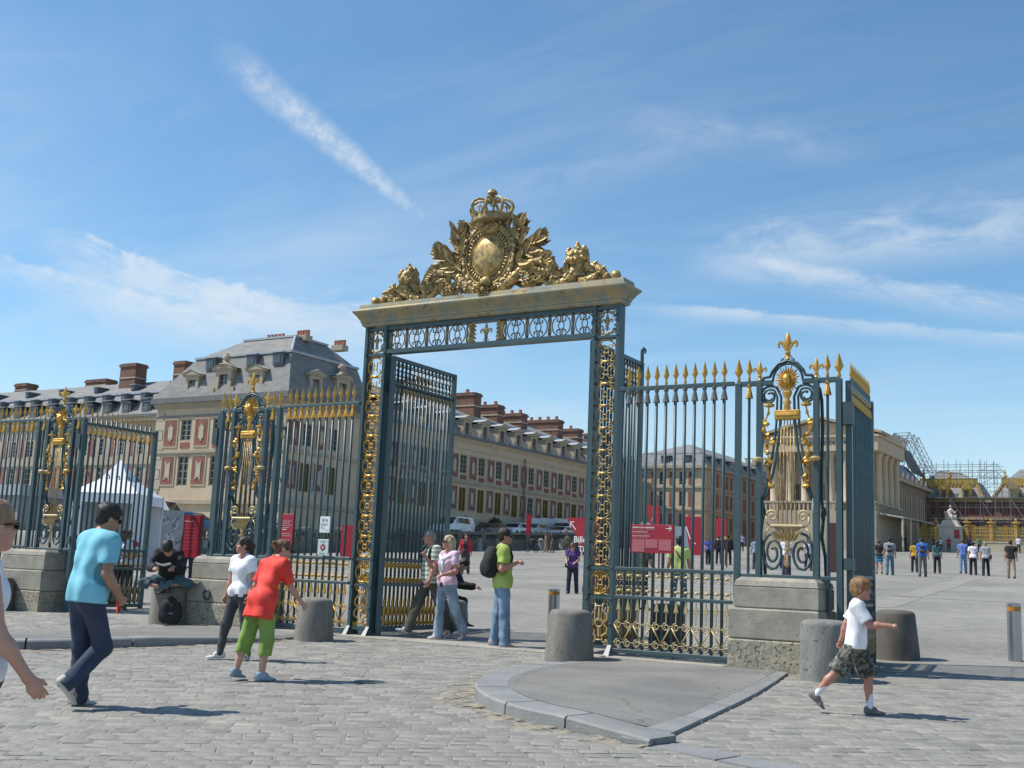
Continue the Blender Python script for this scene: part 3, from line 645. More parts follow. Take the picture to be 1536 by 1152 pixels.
for u in (74.6, 83.9, 99.6, 115.5): 
    m = M(); m.tube([(-59.8,u+0.75,4.2),(-59.8,u+0.75,13.1)], 0.07, 6); ob(m, 'downpipe', GUT, sw)
m = M(); y0, y1 = 73.95, 129
m.add([(-59.6,y0,14.0),(-61.6,y0,16.35),(-66,y0,18.0),(-70.6,y0,16.3),(-72,y0,14),(-59.6,y1,14.0),(-61.6,y1,16.35),(-66,y1,18.0),(-70.6,y1,16.3),(-72,y1,14)], [(0,5,6,1),(2,3,8,7),(3,4,9,8),(0,1,2,3,4),(9,8,7,6,5)], 0)
m.add([(-61.6,y0,16.35),(-66,y0,18.0),(-61.6,y1,16.35),(-66,y1,18.0)], [(0,2,3,1)], 1); ob(m, 'roof', [SLATE, SLATE], sw)
m = M(); m.box(-61.75,-61.45,y0,y1,16.3,16.46); m.box(-66.15,-65.85,y0,y1,17.95,18.1); ob(m, 'roof_ridge', LEAD, sw)
for cx0, cx1, cy, z1, n in ((-65.2,-62.6,94.6,19.25,1),(-66.9,-62.9,99.5,18.75,3),(-66.2,-63.0,104.5,18.55,3),(-67.2,-62.8,112.2,18.9,4),(-66.2,-63.6,118.5,18.7,1),(-66,-63,124.5,18.9,2),(-66,-63,86,19.2,2)):
    chimney(sw, cx0, cx1, cy, cy+1.3, 16.4, z1, n)

# --- its end pavilion with the tall slate roof
pv = thing('palace_pavilion', 'brick and limestone end pavilion with a tall grey slate mansard roof and stone dormers', 'building', (-67.1, 69, 4.0))
FS = Fac('S', 64.88); PX = (-70.7, -67.1, -63.5); cols = [(u-0.6, u+0.6, [(7.35,9.74),(10.99,12.7)]) for u in PX]
m = M(); wall(FS, m, -74.2, -60.0, 2.2, 13.6, cols); ob(m, 'wall', CREAM, pv)
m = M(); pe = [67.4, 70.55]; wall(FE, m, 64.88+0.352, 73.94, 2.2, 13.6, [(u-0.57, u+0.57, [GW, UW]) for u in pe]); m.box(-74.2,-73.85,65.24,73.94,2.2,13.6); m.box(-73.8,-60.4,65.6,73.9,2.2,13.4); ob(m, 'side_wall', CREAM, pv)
m = M()
FS.box(m, -74.25, -59.9, 9.98, 10.2, 0.001, 0.14); FS.box(m, -74.22, -59.95, 9.8, 9.98, 0.001, 0.07); FS.box(m, -74.3, -59.85, 5.9, 6.2, 0.001, 0.20); FS.box(m, -74.3, -59.88, 2.2, 4.9, 0.001, 0.12)
FE.box(m, 64.9, 73.94, 9.98, 10.2, 0.001, 0.14); FE.box(m, 64.9, 73.94, 5.9, 6.2, 0.001, 0.2); ob(m, 'string_course', CREAM2, pv)
m = M(); 
for k in range(5):
    q = 0.30*(k+1)/5; m.box(-74.2-q, -60+q, 64.88-q, 73.94, 13.6+0.09*k, 13.6+0.09*(k+1)-0.001)
ob(m, 'cornice', CREAM2, pv)
m = M(); m.box(-74.65,-59.55,64.43,73.94,14.06,14.50); FS.box(m,-74.3,-59.9,12.92,13.05,0.001,0.1); ob(m, 'gutter', GUT, pv)
for k in range(9):       # rusticated quoins on both corners
    m = M(); z = 6.3+k*0.8; FS.box(m, -74.22, -73.35+(k%2)*0.15, z, z+0.74, 0.002, 0.06); pq = ob(m, 'quoin_stone', CREAM3, pv)
    m = M(); FS.box(m, -60.85-(k%2)*0.15, -59.97, z, z+0.74, 0.002, 0.06); ob(m, 'quoin_stone', CREAM3, pv)
for i, u in enumerate(PX):
    window(FS, pv, u, 7.35, 1.2, 2.39, False); window(FS, pv, u, 10.99, 1.2, 1.71)
    m = M(); FS.box(m, u-0.52, u+0.52, 10.38, 10.85, 0.002, 0.04); ob(m, 'brick_panel', BRK, pv)
for u in (-72.4, -68.9, -65.3, -61.9): panel(FS, pv, u, 7.45, 1.42, 2.25, 'tail'); panel(FS, pv, u, 10.55, 1.42, 2.15, 'lozenge')
for u in pe:
    window(FE, pv, u, GW[0], 1.14, GW[1]-GW[0], True); window(FE, pv, u, UW[0], 1.14, UW[1]-UW[0])
    panel(FE, pv, u-1.575, 7.2, 1.2, 2.1, 'tail'); panel(FE, pv, u-1.575, 10.5, 1.2, 1.9, 'lozenge')
m = M()
L0 = [(-74.6,64.5,14.5),(-59.6,64.5,14.5),(-59.6,74.6,14.5),(-74.6,74.6,14.5)]
L1 = [(-71.2,65.9,17.9),(-60.9,65.9,17.9),(-60.9,74.0,17.9),(-71.2,74.0,17.9)]
L2 = [(-67.6,67.6,19.5),(-62.2,67.6,19.5),(-62.2,71.4,19.5),(-67.6,71.4,19.5)]
m.v = L0+L1+L2; 
for k in (0, 4):
    for i in range(4): m.f.append((k+i, k+(i+1)%4, k+4+(i+1)%4, k+4+i)); m.m.append(0)
m.f.append((8,9,10,11)); m.m.append(0); ob(m, 'roof', SLATE, pv)
m = M(); m.box(-71.35,-60.75,65.75,65.95,17.84,18.02); m.box(-61.05,-60.75,65.96,74.1,17.84,18.02); m.box(-67.75,-62.05,67.45,71.55,19.46,19.62)
m.tube([(-60.9,65.9,17.95),(-62.2,67.6,19.55)], 0.12, 5); ob(m, 'roof_ridge', LEAD, pv)
for u, k, s in ((-70.4,'pediment',0.92),(-63.4,'pediment',0.94)): dormer(FS, pv, u, 14.55, k, 0.0, s)
d = dormer(FS, pv, -66.8, 14.55, 'segment', 0.1, 1.08)
m = M(); m.lathe([(0.7,0),(0.45,0.12),(0.25,0.25),(0.2,0.4),(0.34,0.55),(0.30,0.75),(0.12,0.85),(0.16,0.95),(0.04,1.05)], 10, (-66.8,64.9,16.95)); ob(m, 'urn', CREAM2, pv, 'auto')
for u, k, s in ((67.9,'pediment',0.92),(71.2,'segment',1.05)): dormer(FE, pv, u, 14.55, k, 0.0, s)
m = M(); m.lathe([(0.7,0),(0.45,0.12),(0.25,0.25),(0.2,0.4),(0.34,0.55),(0.30,0.75),(0.12,0.85),(0.04,1.0)], 10, (-60.2,71.2,16.85)); ob(m, 'urn', CREAM2, pv, 'auto')
for u in (-69.0,-64.5,-61.7): 
    w_ = dormer(FS, pv, u, 16.75, 'lucarne', -0.5, 1.25)
for x0, x1, y in ((-66.6,-64.6,68.6),(-62.9,-61.6,68.2),(-62.6,-61.4,72.5)):
    m = M(); m.box(x0,x1,y,y+0.8,19.3,19.75); o = ob(m, 'chimney', CREAM2, pv); p = M()
    for k in range(5): p.lathe([(0.15,0),(0.13,0.4),(0.16,0.45)], 6, (x0+(x1-x0)*(k+.5)/5, y+0.4, 19.75))
    ob(p, 'chimney_pot', POT, pv); 

# --- the low range running off to the left
lw = thing('palace_range', 'long slate roofed range with brick chimneys running off to the left behind the railings', 'building', (-105, 76, 4.0))
FL = Fac('S', 72.0); LX = [-76.0-2.7*k for k in range(0, 24)]
m = M(); wall(FL, m, -142, -74.3, 2.5, 14.0, [(u-0.52, u+0.52, [(7.7,9.8),(10.9,12.5)]) for u in LX]); m.box(-142,-74.3,72.36,84,2.5,13.9); ob(m, 'wall', CREAM2, lw)
m = M(); FL.box(m,-142,-74.3,10.0,10.25,0.001,0.12); FL.box(m,-142,-74.3,13.2,13.5,0.001,0.1); FL.box(m,-142,-74.3,6.0,6.3,0.001,0.12); ob(m, 'string_course', CREAM2, lw)
m = M(); FL.box(m,-142,-74.3,14.001,14.35,-0.3,0.45); ob(m, 'cornice', CREAM2, lw)
m = M(); FL.box(m,-142,-74.3,14.36,14.6,-0.3,0.55); ob(m, 'gutter', GUT, lw)
for i, u in enumerate(LX):
    window(FL, lw, u, 7.7, 1.04, 2.1); window(FL, lw, u, 10.9, 1.04, 1.6)
    m = M(); FL.box(m, u+1.0, u+1.7, 7.7, 9.8, 0.002, 0.05); FL.box(m, u+1.0, u+1.7, 10.9, 12.6, 0.002, 0.05); ob(m, 'brick_panel', BRK, lw)
    if i > 0: dormer(FL, lw, u+0.3, 14.6, 'arched', 0.0, 0.95); dormer(FL, lw, u+1.5, 16.1, 'lucarne', -0.8, 0.9)
    if i % 2 and i > 1: dormer(FL, lw, u+0.2, 17.55, 'lucarne', -2.85, 0.7)
m = M(); x0, x1 = -142, -74.5
m.add([(x0,71.6,14.55),(x1,71.6,14.55),(x1,73.6,16.95),(x0,73.6,16.95)], [(0,1,2,3)]); m.add([(x0,73.6,16.95),(x1,73.6,16.95),(x1,78.5,19.1),(x0,78.5,19.1)], [(0,1,2,3)]); m.add([(x0,78.5,19.1),(x1,78.5,19.1),(x1,85,14.5),(x0,85,14.5)], [(0,1,2,3)]); m.add([(x1,71.6,14.55),(x1,85,14.5),(x1,78.5,19.1),(x1,73.6,16.95)], [(0,1,2,3)])
ob(m, 'roof', SLATE, lw)
m = M(); m.box(x0,x1,73.4,73.7,16.9,17.1); ob(m, 'roof_ridge', LEAD, lw)
for a, b, y, z0, z1 in ((-93.4,-91.1,76.4,17.6,20.7),(-85.7,-84.2,76.4,17.7,20.5),(-101.6,-98.4,78.8,18.4,19.9),(-113.5,-111.5,78.8,18.4,20.1)): chimney(lw, a, b, y, y+1.4, z0, z1, 0)

# --- far brick pavilion seen through the right railings
fp = thing('far_pavilion', 'distant brick and stone pavilion with hipped slate roof behind the right hand railings', 'building', (-56, 140, 6.0))
FF = Fac('S', 130.0); FG = Fac('E', -52.2); FX_ = (-57.75, -55.1)
m = M(); wall(FF, m, -61.5, -52.2, 5, 15.0, [(u-0.45, u+0.45, [(7.4,9.5),(10.4,12.2),(13.0,14.6)]) for u in FX_]); ob(m, 'wall', CREAM, fp)
gu = [132.5+3.2*k for k in range(7)]
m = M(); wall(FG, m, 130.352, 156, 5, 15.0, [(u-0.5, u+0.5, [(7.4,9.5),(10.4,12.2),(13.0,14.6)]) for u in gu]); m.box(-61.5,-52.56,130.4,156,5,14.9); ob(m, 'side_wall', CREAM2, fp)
m = M()
for z in (9.9, 12.6): FF.box(m,-61.55,-52.1,z,z+0.25,0.001,0.15); FG.box(m,130.1,156,z,z+0.25,0.001,0.15)
ob(m, 'string_course', CREAM2, fp)
m = M(); m.box(-61.9,-51.8,129.6,156,15.001,15.35); ob(m, 'cornice', CREAM2, fp)
for u in FX_:
    for v, h in ((7.4,2.1),(10.4,1.8),(13.0,1.6)): window(FF, fp, u, v, 0.9, h)
for u in (-56.5,-54.0,-58.9):
    m = M()
    for v, h in ((7.4,2.1),(10.4,1.8),(13.0,1.6)): FF.box(m, u-0.33, u+0.33, v, v+h, 0.002, 0.05)
    ob(m, 'brick_panel', BRK, fp)
for u in gu:
    for v, h in ((7.4,2.1),(10.4,1.8),(13.0,1.6)): window(FG, fp, u, v, 1.0, h)
    m = M(); FG.box(m, u+1.1, u+2.0, 10.4, 12.2, 0.002, 0.05); FG.box(m, u+1.1, u+2.0, 13.0, 14.6, 0.002, 0.05); FG.box(m, u+1.1, u+2.0, 7.4, 9.5, 0.002, 0.05); ob(m, 'brick_panel', BRK, fp)
m = M(); m.v = [(-61.7,129.8,15.35),(-52.0,129.8,15.35),(-52.0,156,15.35),(-61.7,156,15.35),(-60.9,131,17.0),(-53.2,131,17.0),(-53.2,155,17.0),(-60.9,155,17.0),(-56.6,135.5,18.6),(-56.6,150,18.6)]
m.f = [(0,1,5,4),(1,2,6,5),(2,3,7,6),(3,0,4,7),(4,5,8),(5,6,9,8),(6,7,9),(7,4,8,9)]; m.m = [0]*8; ob(m, 'roof', SLATE, fp)
m = M(); m.box(-60.9,-53.1,130.9,131.1,16.95,17.1); ob(m, 'roof_ridge', LEAD, fp)
for u in (-57.5,-54.6): dormer(FF, fp, u, 15.6, 'lucarne', -0.15, 1.25)
for u in gu[:6]: dormer(FG, fp, u, 15.4, 'arched', -0.3, 0.8)
# stone block beyond it
sb = thing('stone_block', 'pale stone palace block with a balustraded flat roof beyond the far pavilion', 'building', (-51, 165, 7.0))
FB = Fac('S', 160.0); m = M(); wall(FB, m, -58, -47.2, 6, 18.4, [(u-0.5,u+0.5,[(9,11.5),(13,15.5)]) for u in (-54.5,-51.5,-48.8)]); m.box(-58,-47.2,160.36,172,6,18.3); ob(m, 'wall', CREAM, sb)
m = M(); FB.box(m,-58.3,-46.9,18.41,18.8,-0.3,0.4); FB.box(m,-58.2,-47.0,17.2,17.4,0.001,0.2); FB.box(m,-58.2,-47.0,12.0,12.3,0.001,0.2); ob(m, 'cornice', CREAM2, sb)
m = M()
for k in range(22): FB.box(m, -58+k*0.5, -57.8+k*0.5, 18.81, 19.35, -0.1, 0.1)
FB.box(m,-58.2,-47,19.36,19.5,-0.15,0.15); ob(m, 'balustrade', CREAM2, sb)
for u in (-54.5,-51.5,-48.8): window(FB, sb, u, 9, 1.0, 2.5); window(FB, sb, u, 13, 1.0, 2.5)

# --- temple fronted pavilion with the dedication on its frieze
du = thing('temple_front_pavilion', 'temple fronted stone pavilion with columns and a pediment, its frieze carrying a dedication in capitals', 'building', (-36.8, 130, 5.4))
FD = Fac('S', 125.0); FDE = Fac('E', -31.2)
m = M(); wall(FD, m, -42.3, -31.2, 4.5, 17.3, [(u-0.55,u+0.55,[(6.2,9.2),(10.8,12.6)]) for u in (-39.3,-36.75,-34.2)]); ob(m, 'wall', CREAM2, du)
m = M(); wall(FDE, m, 125.352, 136, 4.5, 17.3, []); m.box(-42.3,-31.56,125.4,136,4.5,17.2); ob(m, 'side_wall', CREAM2, du)
for u in (-39.3,-36.75,-34.2): window(FD, du, u, 6.2, 1.1, 3.0); window(FD, du, u, 10.8, 1.1, 1.8)
m = M(); m.box(-42.7,-30.4,123.4,124.98,4.6,9.6); m.box(-31.18,-30.41,124.99,136,4.6,9.6); ob(m, 'podium', CREAM2, du)
m = M(); 
for k in range(26): m.box(-42.5+k*0.47,-42.28+k*0.47,123.5,123.7,9.61,10.4)
m.box(-42.7,-30.4,123.45,123.75,10.41,10.6)
for k in range(20): m.box(-30.7,-30.5,124+k*0.6,124.22+k*0.6,9.61,10.4)
m.box(-30.75,-30.45,123.8,136,10.41,10.6); ob(m, 'balustrade', CREAM2, du)
cm = M(); cm.lathe([(0.52,0),(0.52,0.18),(0.44,0.3),(0.44,1.8),(0.37,4.9),(0.42,5.0),(0.46,5.25),(0.56,5.45),(0.56,5.6)], 14); cme = cm.mesh('column', CREAM, 'auto')
for u in (-41.7,-39.9,-38.2,-35.4,-33.7,-31.9): at(cme, 'column', du, (u, 124.3, 10.4))
for u in (126.6,129.2,131.8,134.6): at(cme, 'column', du, (-30.9, u, 10.4))
m = M(); m.box(-42.7,-30.2,123.6,136,16.02,17.5); m.box(-42.9,-30.0,123.4,136.1,17.51,17.75); ob(m, 'entablature', CREAM, du)
m = M(); m.prism([(-43.1,17.76),(-29.8,17.76),(-36.45,19.5)], 124.1, 126.4); m.box(-30.9,-30.4,126.5,136,17.76,18.5); m.box(-42.3,-41.8,126.5,136,17.76,18.5); ob(m, 'pediment', CREAM, du)
m = M()
for a, b in (((-43.2,17.8),(-36.45,19.6)),((-29.7,17.8),(-36.45,19.6))): m.prism([(a[0],a[1]),(b[0],b[1]),(b[0],b[1]+0.3),(a[0],a[1]+0.28)], 123.3, 126.6)
ob(m, 'raking_cornice', CREAM2, du)
def text_mesh(body, size, m, depth=0.0, align='CENTER', bold=0.0, spacing=1.0):
    cu = bpy.data.curves.new('lettering', 'FONT'); cu.body = body; cu.size = size; cu.align_x = align; cu.align_y = 'CENTER'; cu.extrude = depth; cu.offset = bold; cu.space_character = spacing; cu.resolution_u = 2
    o = bpy.data.objects.new('lettering', cu); COL.objects.link(o); bpy.context.view_layer.update()
    me = bpy.data.meshes.new_from_object(o.evaluated_get(bpy.context.evaluated_depsgraph_get())); bpy.data.objects.remove(o); bpy.data.curves.remove(cu)
    me.materials.clear(); me.materials.append(m); return me
FRIEZE = mat('dark cut letters', (0.05,0.04,0.03), rough=0.9)
def lettering(body, size, m, parent, loc, rz=0.0, depth=0.004, align='CENTER', bold=0.0, name='lettering', spacing=1.0, tilt=PI/2):
    o = link(name, text_mesh(body, size, m, depth, align, bold, spacing), parent, loc); o.rotation_euler = (tilt, 0, rz); return o
lettering('A TOUTES LES GLOIRES DE LA FRANCE', 0.52, FRIEZE, du, (0.35, 123.585-130, 16.85-5.4), bold=0.012, spacing=1.02)
# --- old brick range and the gilded royal court
ow = thing('old_range', 'shaded brick and stone range with statues along its cornice leading to the royal court', 'building', (-34, 150, 6.0))
FO = Fac('E', -33.0); ou = [138+2.6*k for k in range(9)]
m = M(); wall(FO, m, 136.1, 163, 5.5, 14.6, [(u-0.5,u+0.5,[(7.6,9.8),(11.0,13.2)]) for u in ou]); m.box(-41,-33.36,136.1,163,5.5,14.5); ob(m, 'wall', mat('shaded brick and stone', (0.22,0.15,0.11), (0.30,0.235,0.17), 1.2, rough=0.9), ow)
m = M(); m.box(-33.3,-32.5,136.1,163,14.61,15.0); FO.box(m,136.1,163,10.2,10.5,0.001,0.2); ob(m, 'cornice', CREAM2, ow)
for u in ou:
    window(FO, ow, u, 7.6, 1.0, 2.2); window(FO, ow, u, 11.0, 1.0, 2.2)
    m = M(); FO.box(m, u-0.72,u-0.52,7.5,13.4,0.002,0.1); FO.box(m, u+0.52,u+0.72,7.5,13.4,0.002,0.1); ob(m, 'window_surround', CREAM, ow)
    m = M(); m.lathe([(0.2,0),(0.15,0.15),(0.2,0.35),(0.16,0.6),(0.08,0.68),(0.12,0.85),(0.03,0.98)], 7, (-32.8,u+1.3,15.0)); m.box(-33.1,-32.9,u+0.3,u+0.9,15.0,15.5); ob(m, 'statue', mat('sooty busts', (0.20,0.18,0.15), rough=0.9) if 'sooty busts' not in MATS else MATS['sooty busts'], ow, True)
m = M(); m.v = [(-33.0,136.1,15.0),(-33.0,163,15.0),(-36,163,18.2),(-36,136.1,18.2),(-41,136.1,15),(-41,163,15)]; m.f = [(0,1,2,3),(3,2,5,4),(0,3,4),(1,5,2)]; m.m=[0]*4; ob(m, 'roof', SLATED, ow)
chimney(ow, -35.6,-34.2,137.4,138.6,16.8,19.6,2)
rc = thing('royal_court', 'brick palace front with slate mansard roofs edged in bright gold behind the scaffolding', 'building', (-24, 170, 7.5))
FR = Fac('S', 165.0); ru = [-34.2+2.4*k for k in range(11)]
m = M(); wall(FR, m, -36, -8, 6.5, 13.5, [(u-0.5,u+0.5,[(8.2,10.6)]) for u in ru]); m.box(-36,-8,165.36,178,6.5,13.4); ob(m, 'wall', BRK, rc)
m = M(); FR.box(m,-36,-8,13.51,13.9,-0.3,0.4); FR.box(m,-36,-8,11.2,11.5,0.001,0.2); ob(m, 'cornice', CREAM2, rc)
for u in ru: window(FR, rc, u, 8.2, 1.0, 2.4)
for xa, xb, xc, xd in ((-36.0,-26.4,-34.6,-27.8),(-25.4,-12.0,-24.0,-13.5)):
    m = M(); m.v = [(xa,164.7,13.9),(xb,164.7,13.9),(xd,167.5,16.6),(xc,167.5,16.6),(xc+1.6,170,18.4),(xd-2.2,170,18.0),(xb,176,13.9),(xa,176,13.9),(xd,174,16.6),(xc,174,16.6)]
    m.f = [(0,1,2,3),(3,2,5,4),(1,6,8,2),(2,8,5),(7,0,3,9),(9,3,4),(6,7,9,8),(8,9,4,5)]; m.m = [0]*8; ob(m, 'roof', SLATE, rc)
    m = M(); n = int((xd-xc)/0.45)
    m.box(xc-0.35,xd+0.35,166.85,167.25,15.95,16.95)
    for k in range(n): 
        x = xc+(k+0.5)*(xd-xc)/n; m.prism([(x-0.2,15.97),(x+0.2,15.97),(x,15.5)], 166.45, 166.8)
    m.tube([(xa,164.6,13.95),(xc,167.4,16.6)], 0.22, 5); m.tube([(xb,164.6,13.95),(xd,167.4,16.6)], 0.22, 5); m.tube([((xa+xb)/2-0.5,164.6,13.95),((xa+xb)/2,167.4,16.6),((xa+xb)/2+0.2,167.6,17.5)], 0.2, 5)
    m.box(xa,xb,164.35,164.6,13.75,14.0); m.lathe([(0.2,0),(0.26,0.3),(0.1,0.6),(0.16,0.8),(0.03,1.3)], 6, (xc,167.4,16.9)); m.lathe([(0.2,0),(0.26,0.3),(0.1,0.6),(0.16,0.8),(0.03,1.3)], 6, ((xa+xb)/2,167.4,16.9)); ob(m, 'gilded_ridge', GILT, rc)
for x in (-31.4,-28.5,-22.6,-19.4):
    m = M(); m.box(x-0.55,x+0.55,164.4,166,13.95,15.3); m.prism([(x-0.75,15.3),(x+0.75,15.3),(x+0.4,15.8),(x,16.2),(x-0.4,15.8)], 164.3, 166); o = ob(m, 'gilded_dormer', GILT, rc); q = M(); q.box(x-0.3,x+0.3,164.3,164.39,14.15,15.1); ob(q, 'dormer_pane', GLASS, rc)

# --- scaffolding with its temporary roof
sf = thing('scaffolding', 'grey tube scaffolding with decks climbing over the royal court roofs', 'scaffolding', (-28, 161, 7.0))
m = M(); xs = [-33.5+1.85*k for k in range(11)]
for i, x in enumerate(xs):
    for y in (160.5, 162.5): m.bar((x,y,6.7),(x,y,13.9 if i < 5 else 14.5), 0.038, 4)
for z in (8.6, 10.6, 12.6, 13.7):
    for y in (160.5, 162.5): m.bar((xs[0],y,z),(xs[-1],y,z), 0.035, 4)
for i in range(0, 10, 2): m.bar((xs[i],160.5,6.8),(xs[i+1],160.5,10.6), 0.045, 4); m.bar((xs[i+1],160.5,10.6),(xs[i],160.5,13.7), 0.045, 4)
for x in np.arange(-36.5,-15.0,1.6):       # the high platform over the roofs
    zt = 18.6 if x < -26.5 else 18.2
    if x > -24.2: continue
    for y in (166.5, 169.5): m.bar((x,y,16.0),(x,y,zt+0.9), 0.05, 4)
for z in (17.2, 18.0, 18.8):
    for y in (166.5, 169.5): m.bar((-36.5,y,z),(-24.4,y,z), 0.045, 4)
for x in np.arange(-26.5,-22.5,0.9):
    for y in (163.0,): m.bar((x,y,7),(x,y,18.9 if x < -24 else 16.5), 0.05, 4)
for z in np.arange(14,18.5,0.9): m.bar((-26.5,163,z),(-23.8,163,z), 0.04, 4); m.bar((-26.5,163,z),(-24.6,163,z+0.9), 0.035, 4)
m.bar((-24.4,163,18.4),(-21.0,163,14.3), 0.05, 4); m.bar((-24.4,163,17.4),(-20.4,163,13.6), 0.05, 4)
for x in np.arange(-33.5,-14.5,0.95):
    m.bar((x,161.6,6.7),(x,161.6,13.8), 0.03, 4)
    for z in (7.6,9.6,11.6,13.0): m.bar((x,161.6,z),(x+0.95,161.6,z+0.0), 0.028, 4)
for x in np.arange(-33,-16,3.1): m.bar((x,161,7),(x+1.6,161,13.6), 0.03, 4); m.bar((x+1.6,161,7),(x,161,13.6), 0.03, 4)
for x in np.arange(-36,-24.6,0.8): m.bar((x,166.2,17.2),(x,166.2,18.1), 0.03, 4); m.bar((x,166.2,17.2),(x+0.8,166.2,18.0), 0.025, 4)
for z in np.arange(14.2,17.2,0.6): m.bar((-27.5,163,z),(-22.0,163,z-0.1), 0.03, 4)
for x in np.arange(-27.5,-21.5,0.75): m.bar((x,163,13.8),(x,163,17.0), 0.03, 4)
stuff(ob(m, 'scaffold_tube', SCAF, sf))
m = M()
for z in (10.65, 13.75): m.box(-33.6,-15,160.4,162.6,z,z+0.08)
stuff(ob(m, 'scaffold_deck', BOARD, sf))
tr = thing('temporary_roof', 'white sheeted temporary roof on lattice trusses rising above the scaffolding', 'roof', (-37, 165, 15.0))
m = M(); m.v = [(-41.5,163,18.3),(-38.6,163,22.9),(-36.9,163,22.9),(-38.6,163,18.3),(-41.5,168,18.3),(-38.6,168,22.9),(-36.9,168,22.9),(-38.6,168,18.3)]
m.v = [(-40.6,160,19.9),(-38.4,160,22.7),(-38.4,170,22.7),(-40.6,170,19.9),(-40.6,160,19.8),(-38.4,160,22.6),(-38.4,170,22.6),(-40.6,170,19.8)]; m.f = [(0,1,2,3),(7,6,5,4),(0,4,5,1),(1,5,6,2),(2,6,7,3),(3,7,4,0)]; m.m = [0]*6; ob(m, 'roof_sheet', SHEETING, tr)
m = M(); m.v = [(-38.2,161,21.0),(-36.2,161,17.2),(-36.2,169,17.2),(-38.2,169,21.0),(-38.3,161,21.0),(-36.3,161,17.2),(-36.3,169,17.2),(-38.3,169,21.0)]; m.f = [(0,1,2,3),(7,6,5,4),(0,4,5,1),(1,5,6,2),(2,6,7,3),(3,7,4,0)]; m.m=[0]*6; ob(m, 'roof_sheet', BOARD, tr)
m = M()
for y in (160.2, 163, 166):
    for (a, b) in (((-40.6,19.6),(-38.2,22.6)),((-38.2,22.6),(-36.2,22.6)),((-36.4,22.7),(-34.0,17.4)),((-37.4,22.3),(-34.9,17.2)),((-38.4,22.4),(-37.0,17.2)),((-39.8,17.2),(-39.8,20.5)),((-38.2,17.2),(-36.4,22.6))): m.bar((a[0],y,a[1]),(b[0],y,b[1]), 0.055, 4)
    for k in range(7):
        f, h = k/7, (k+1)/7
        m.bar((-36.4+2.4*f,y,22.7-5.3*f),(-37.4+2.5*h,y,22.3-5.1*h), 0.035, 4); m.bar((-37.4+2.5*f,y,22.3-5.1*f),(-36.4+2.4*h,y,22.7-5.3*h), 0.035, 4)
        m.bar((-40.6+2.2*f,y,19.7+2.9*f),(-39.4+1.0*f,y,17.4+4*f), 0.03, 4)
stuff(ob(m, 'roof_truss', SCAF, tr)); tr.location.x += 1.5
# --- visitor canopy along the right of the temple front
cn = thing('visitor_canopy', 'long pale canopy on posts along the foot of the temple fronted pavilion', 'canopy', (-29, 137, 6.0))
m = M(); m.v = [(-30.3,124.6,9.45),(-27.9,124.6,9.05),(-27.9,150,9.45),(-30.3,150,9.8),(-30.3,124.6,9.3),(-27.9,124.6,8.9),(-27.9,150,9.3),(-30.3,150,9.65)]; m.f = [(0,1,2,3),(7,6,5,4),(0,4,5,1),(1,5,6,2),(2,6,7,3),(3,7,4,0)]; m.m=[0]*6; ob(m, 'canopy_roof', CREAM3, cn)
for y in np.arange(124.8,150,3.6):
    m = M(); m.bar((-28.0,y,5.4),(-28.0,y,8.95), 0.12, 6); ob(m, 'canopy_post', CREAM3, cn)
# --- gilded railings of the royal court
gf = thing('gilded_railing', 'bright gilded railing on a low stone wall across the royal court', 'railing', (-20, 135, 6.0))
m = M(); m.box(-28.8,-10,134.85,135.15,5.4,6.95); m.box(-28.8,-10,134.8,135.2,6.951,7.1); ob(m, 'low_wall', CREAM3, gf)
m = M()
for x in np.arange(-28.6,-10,0.17): m.bar((x,135,7.1),(x,135,8.55), 0.035, 4); m.lathe([(0.05,0),(0.07,0.08),(0.0,0.28)], 4, (x,135,8.5))
for z in (7.25, 8.1, 8.4): m.box(-28.8,-10,134.95,135.05,z,z+0.09)
for z in (7.7,): m.box(-28.8,-10,134.97,135.03,z,z+0.12)
stuff(ob(m, 'railing_bar', GILT, gf))
for x in (-28.3,-26.7,-23.4,-20.9,-18.4,-15.9,-13.4):
    m = M(); m.box(x-0.16,x+0.16,134.8,135.2,7.1,8.7); m.lathe([(0.2,0),(0.3,0.15),(0.12,0.3),(0.34,0.5),(0.3,0.62),(0.1,0.7),(0.16,0.85),(0.02,1.0)], 7, (x,135,8.6)); m.bar((x-0.4,135,9.1),(x+0.4,135,9.1),0.07,5); ob(m, 'gilded_post', GILT, gf, 'auto')
# --- statue group on its pedestal in front of it
STAT = mat('pale statue stone', (0.56,0.50,0.42), (0.44,0.39,0.33), 3, rough=0.9)
pd = thing('statue_pedestal', 'pale stone pedestal with a small red notice in front of the gilded railing', 'pedestal', (-24.2, 132, 5.8))
m = M(); m.frust(-24.55, 132, [(5.6,1.3,1.0),(6.4,1.3,1.0),(6.45,1.08,0.85),(8.3,1.08,0.85),(8.4,1.25,0.95),(8.55,1.25,0.95),(8.6,0.95,0.75),(9.15,0.72,0.62)]); ob(m, 'plinth', STAT, pd)
m = M(); m.box(-24.05,-23.5,131.11,131.14,7.2,8.1); ob(m, 'notice', RED, pd)
st = thing('seated_statue', 'pale stone seated figure group on the pedestal before the gilded railing', 'statue', (-24.55, 132, 9.1))
# (its figure is grown with the people, further down)

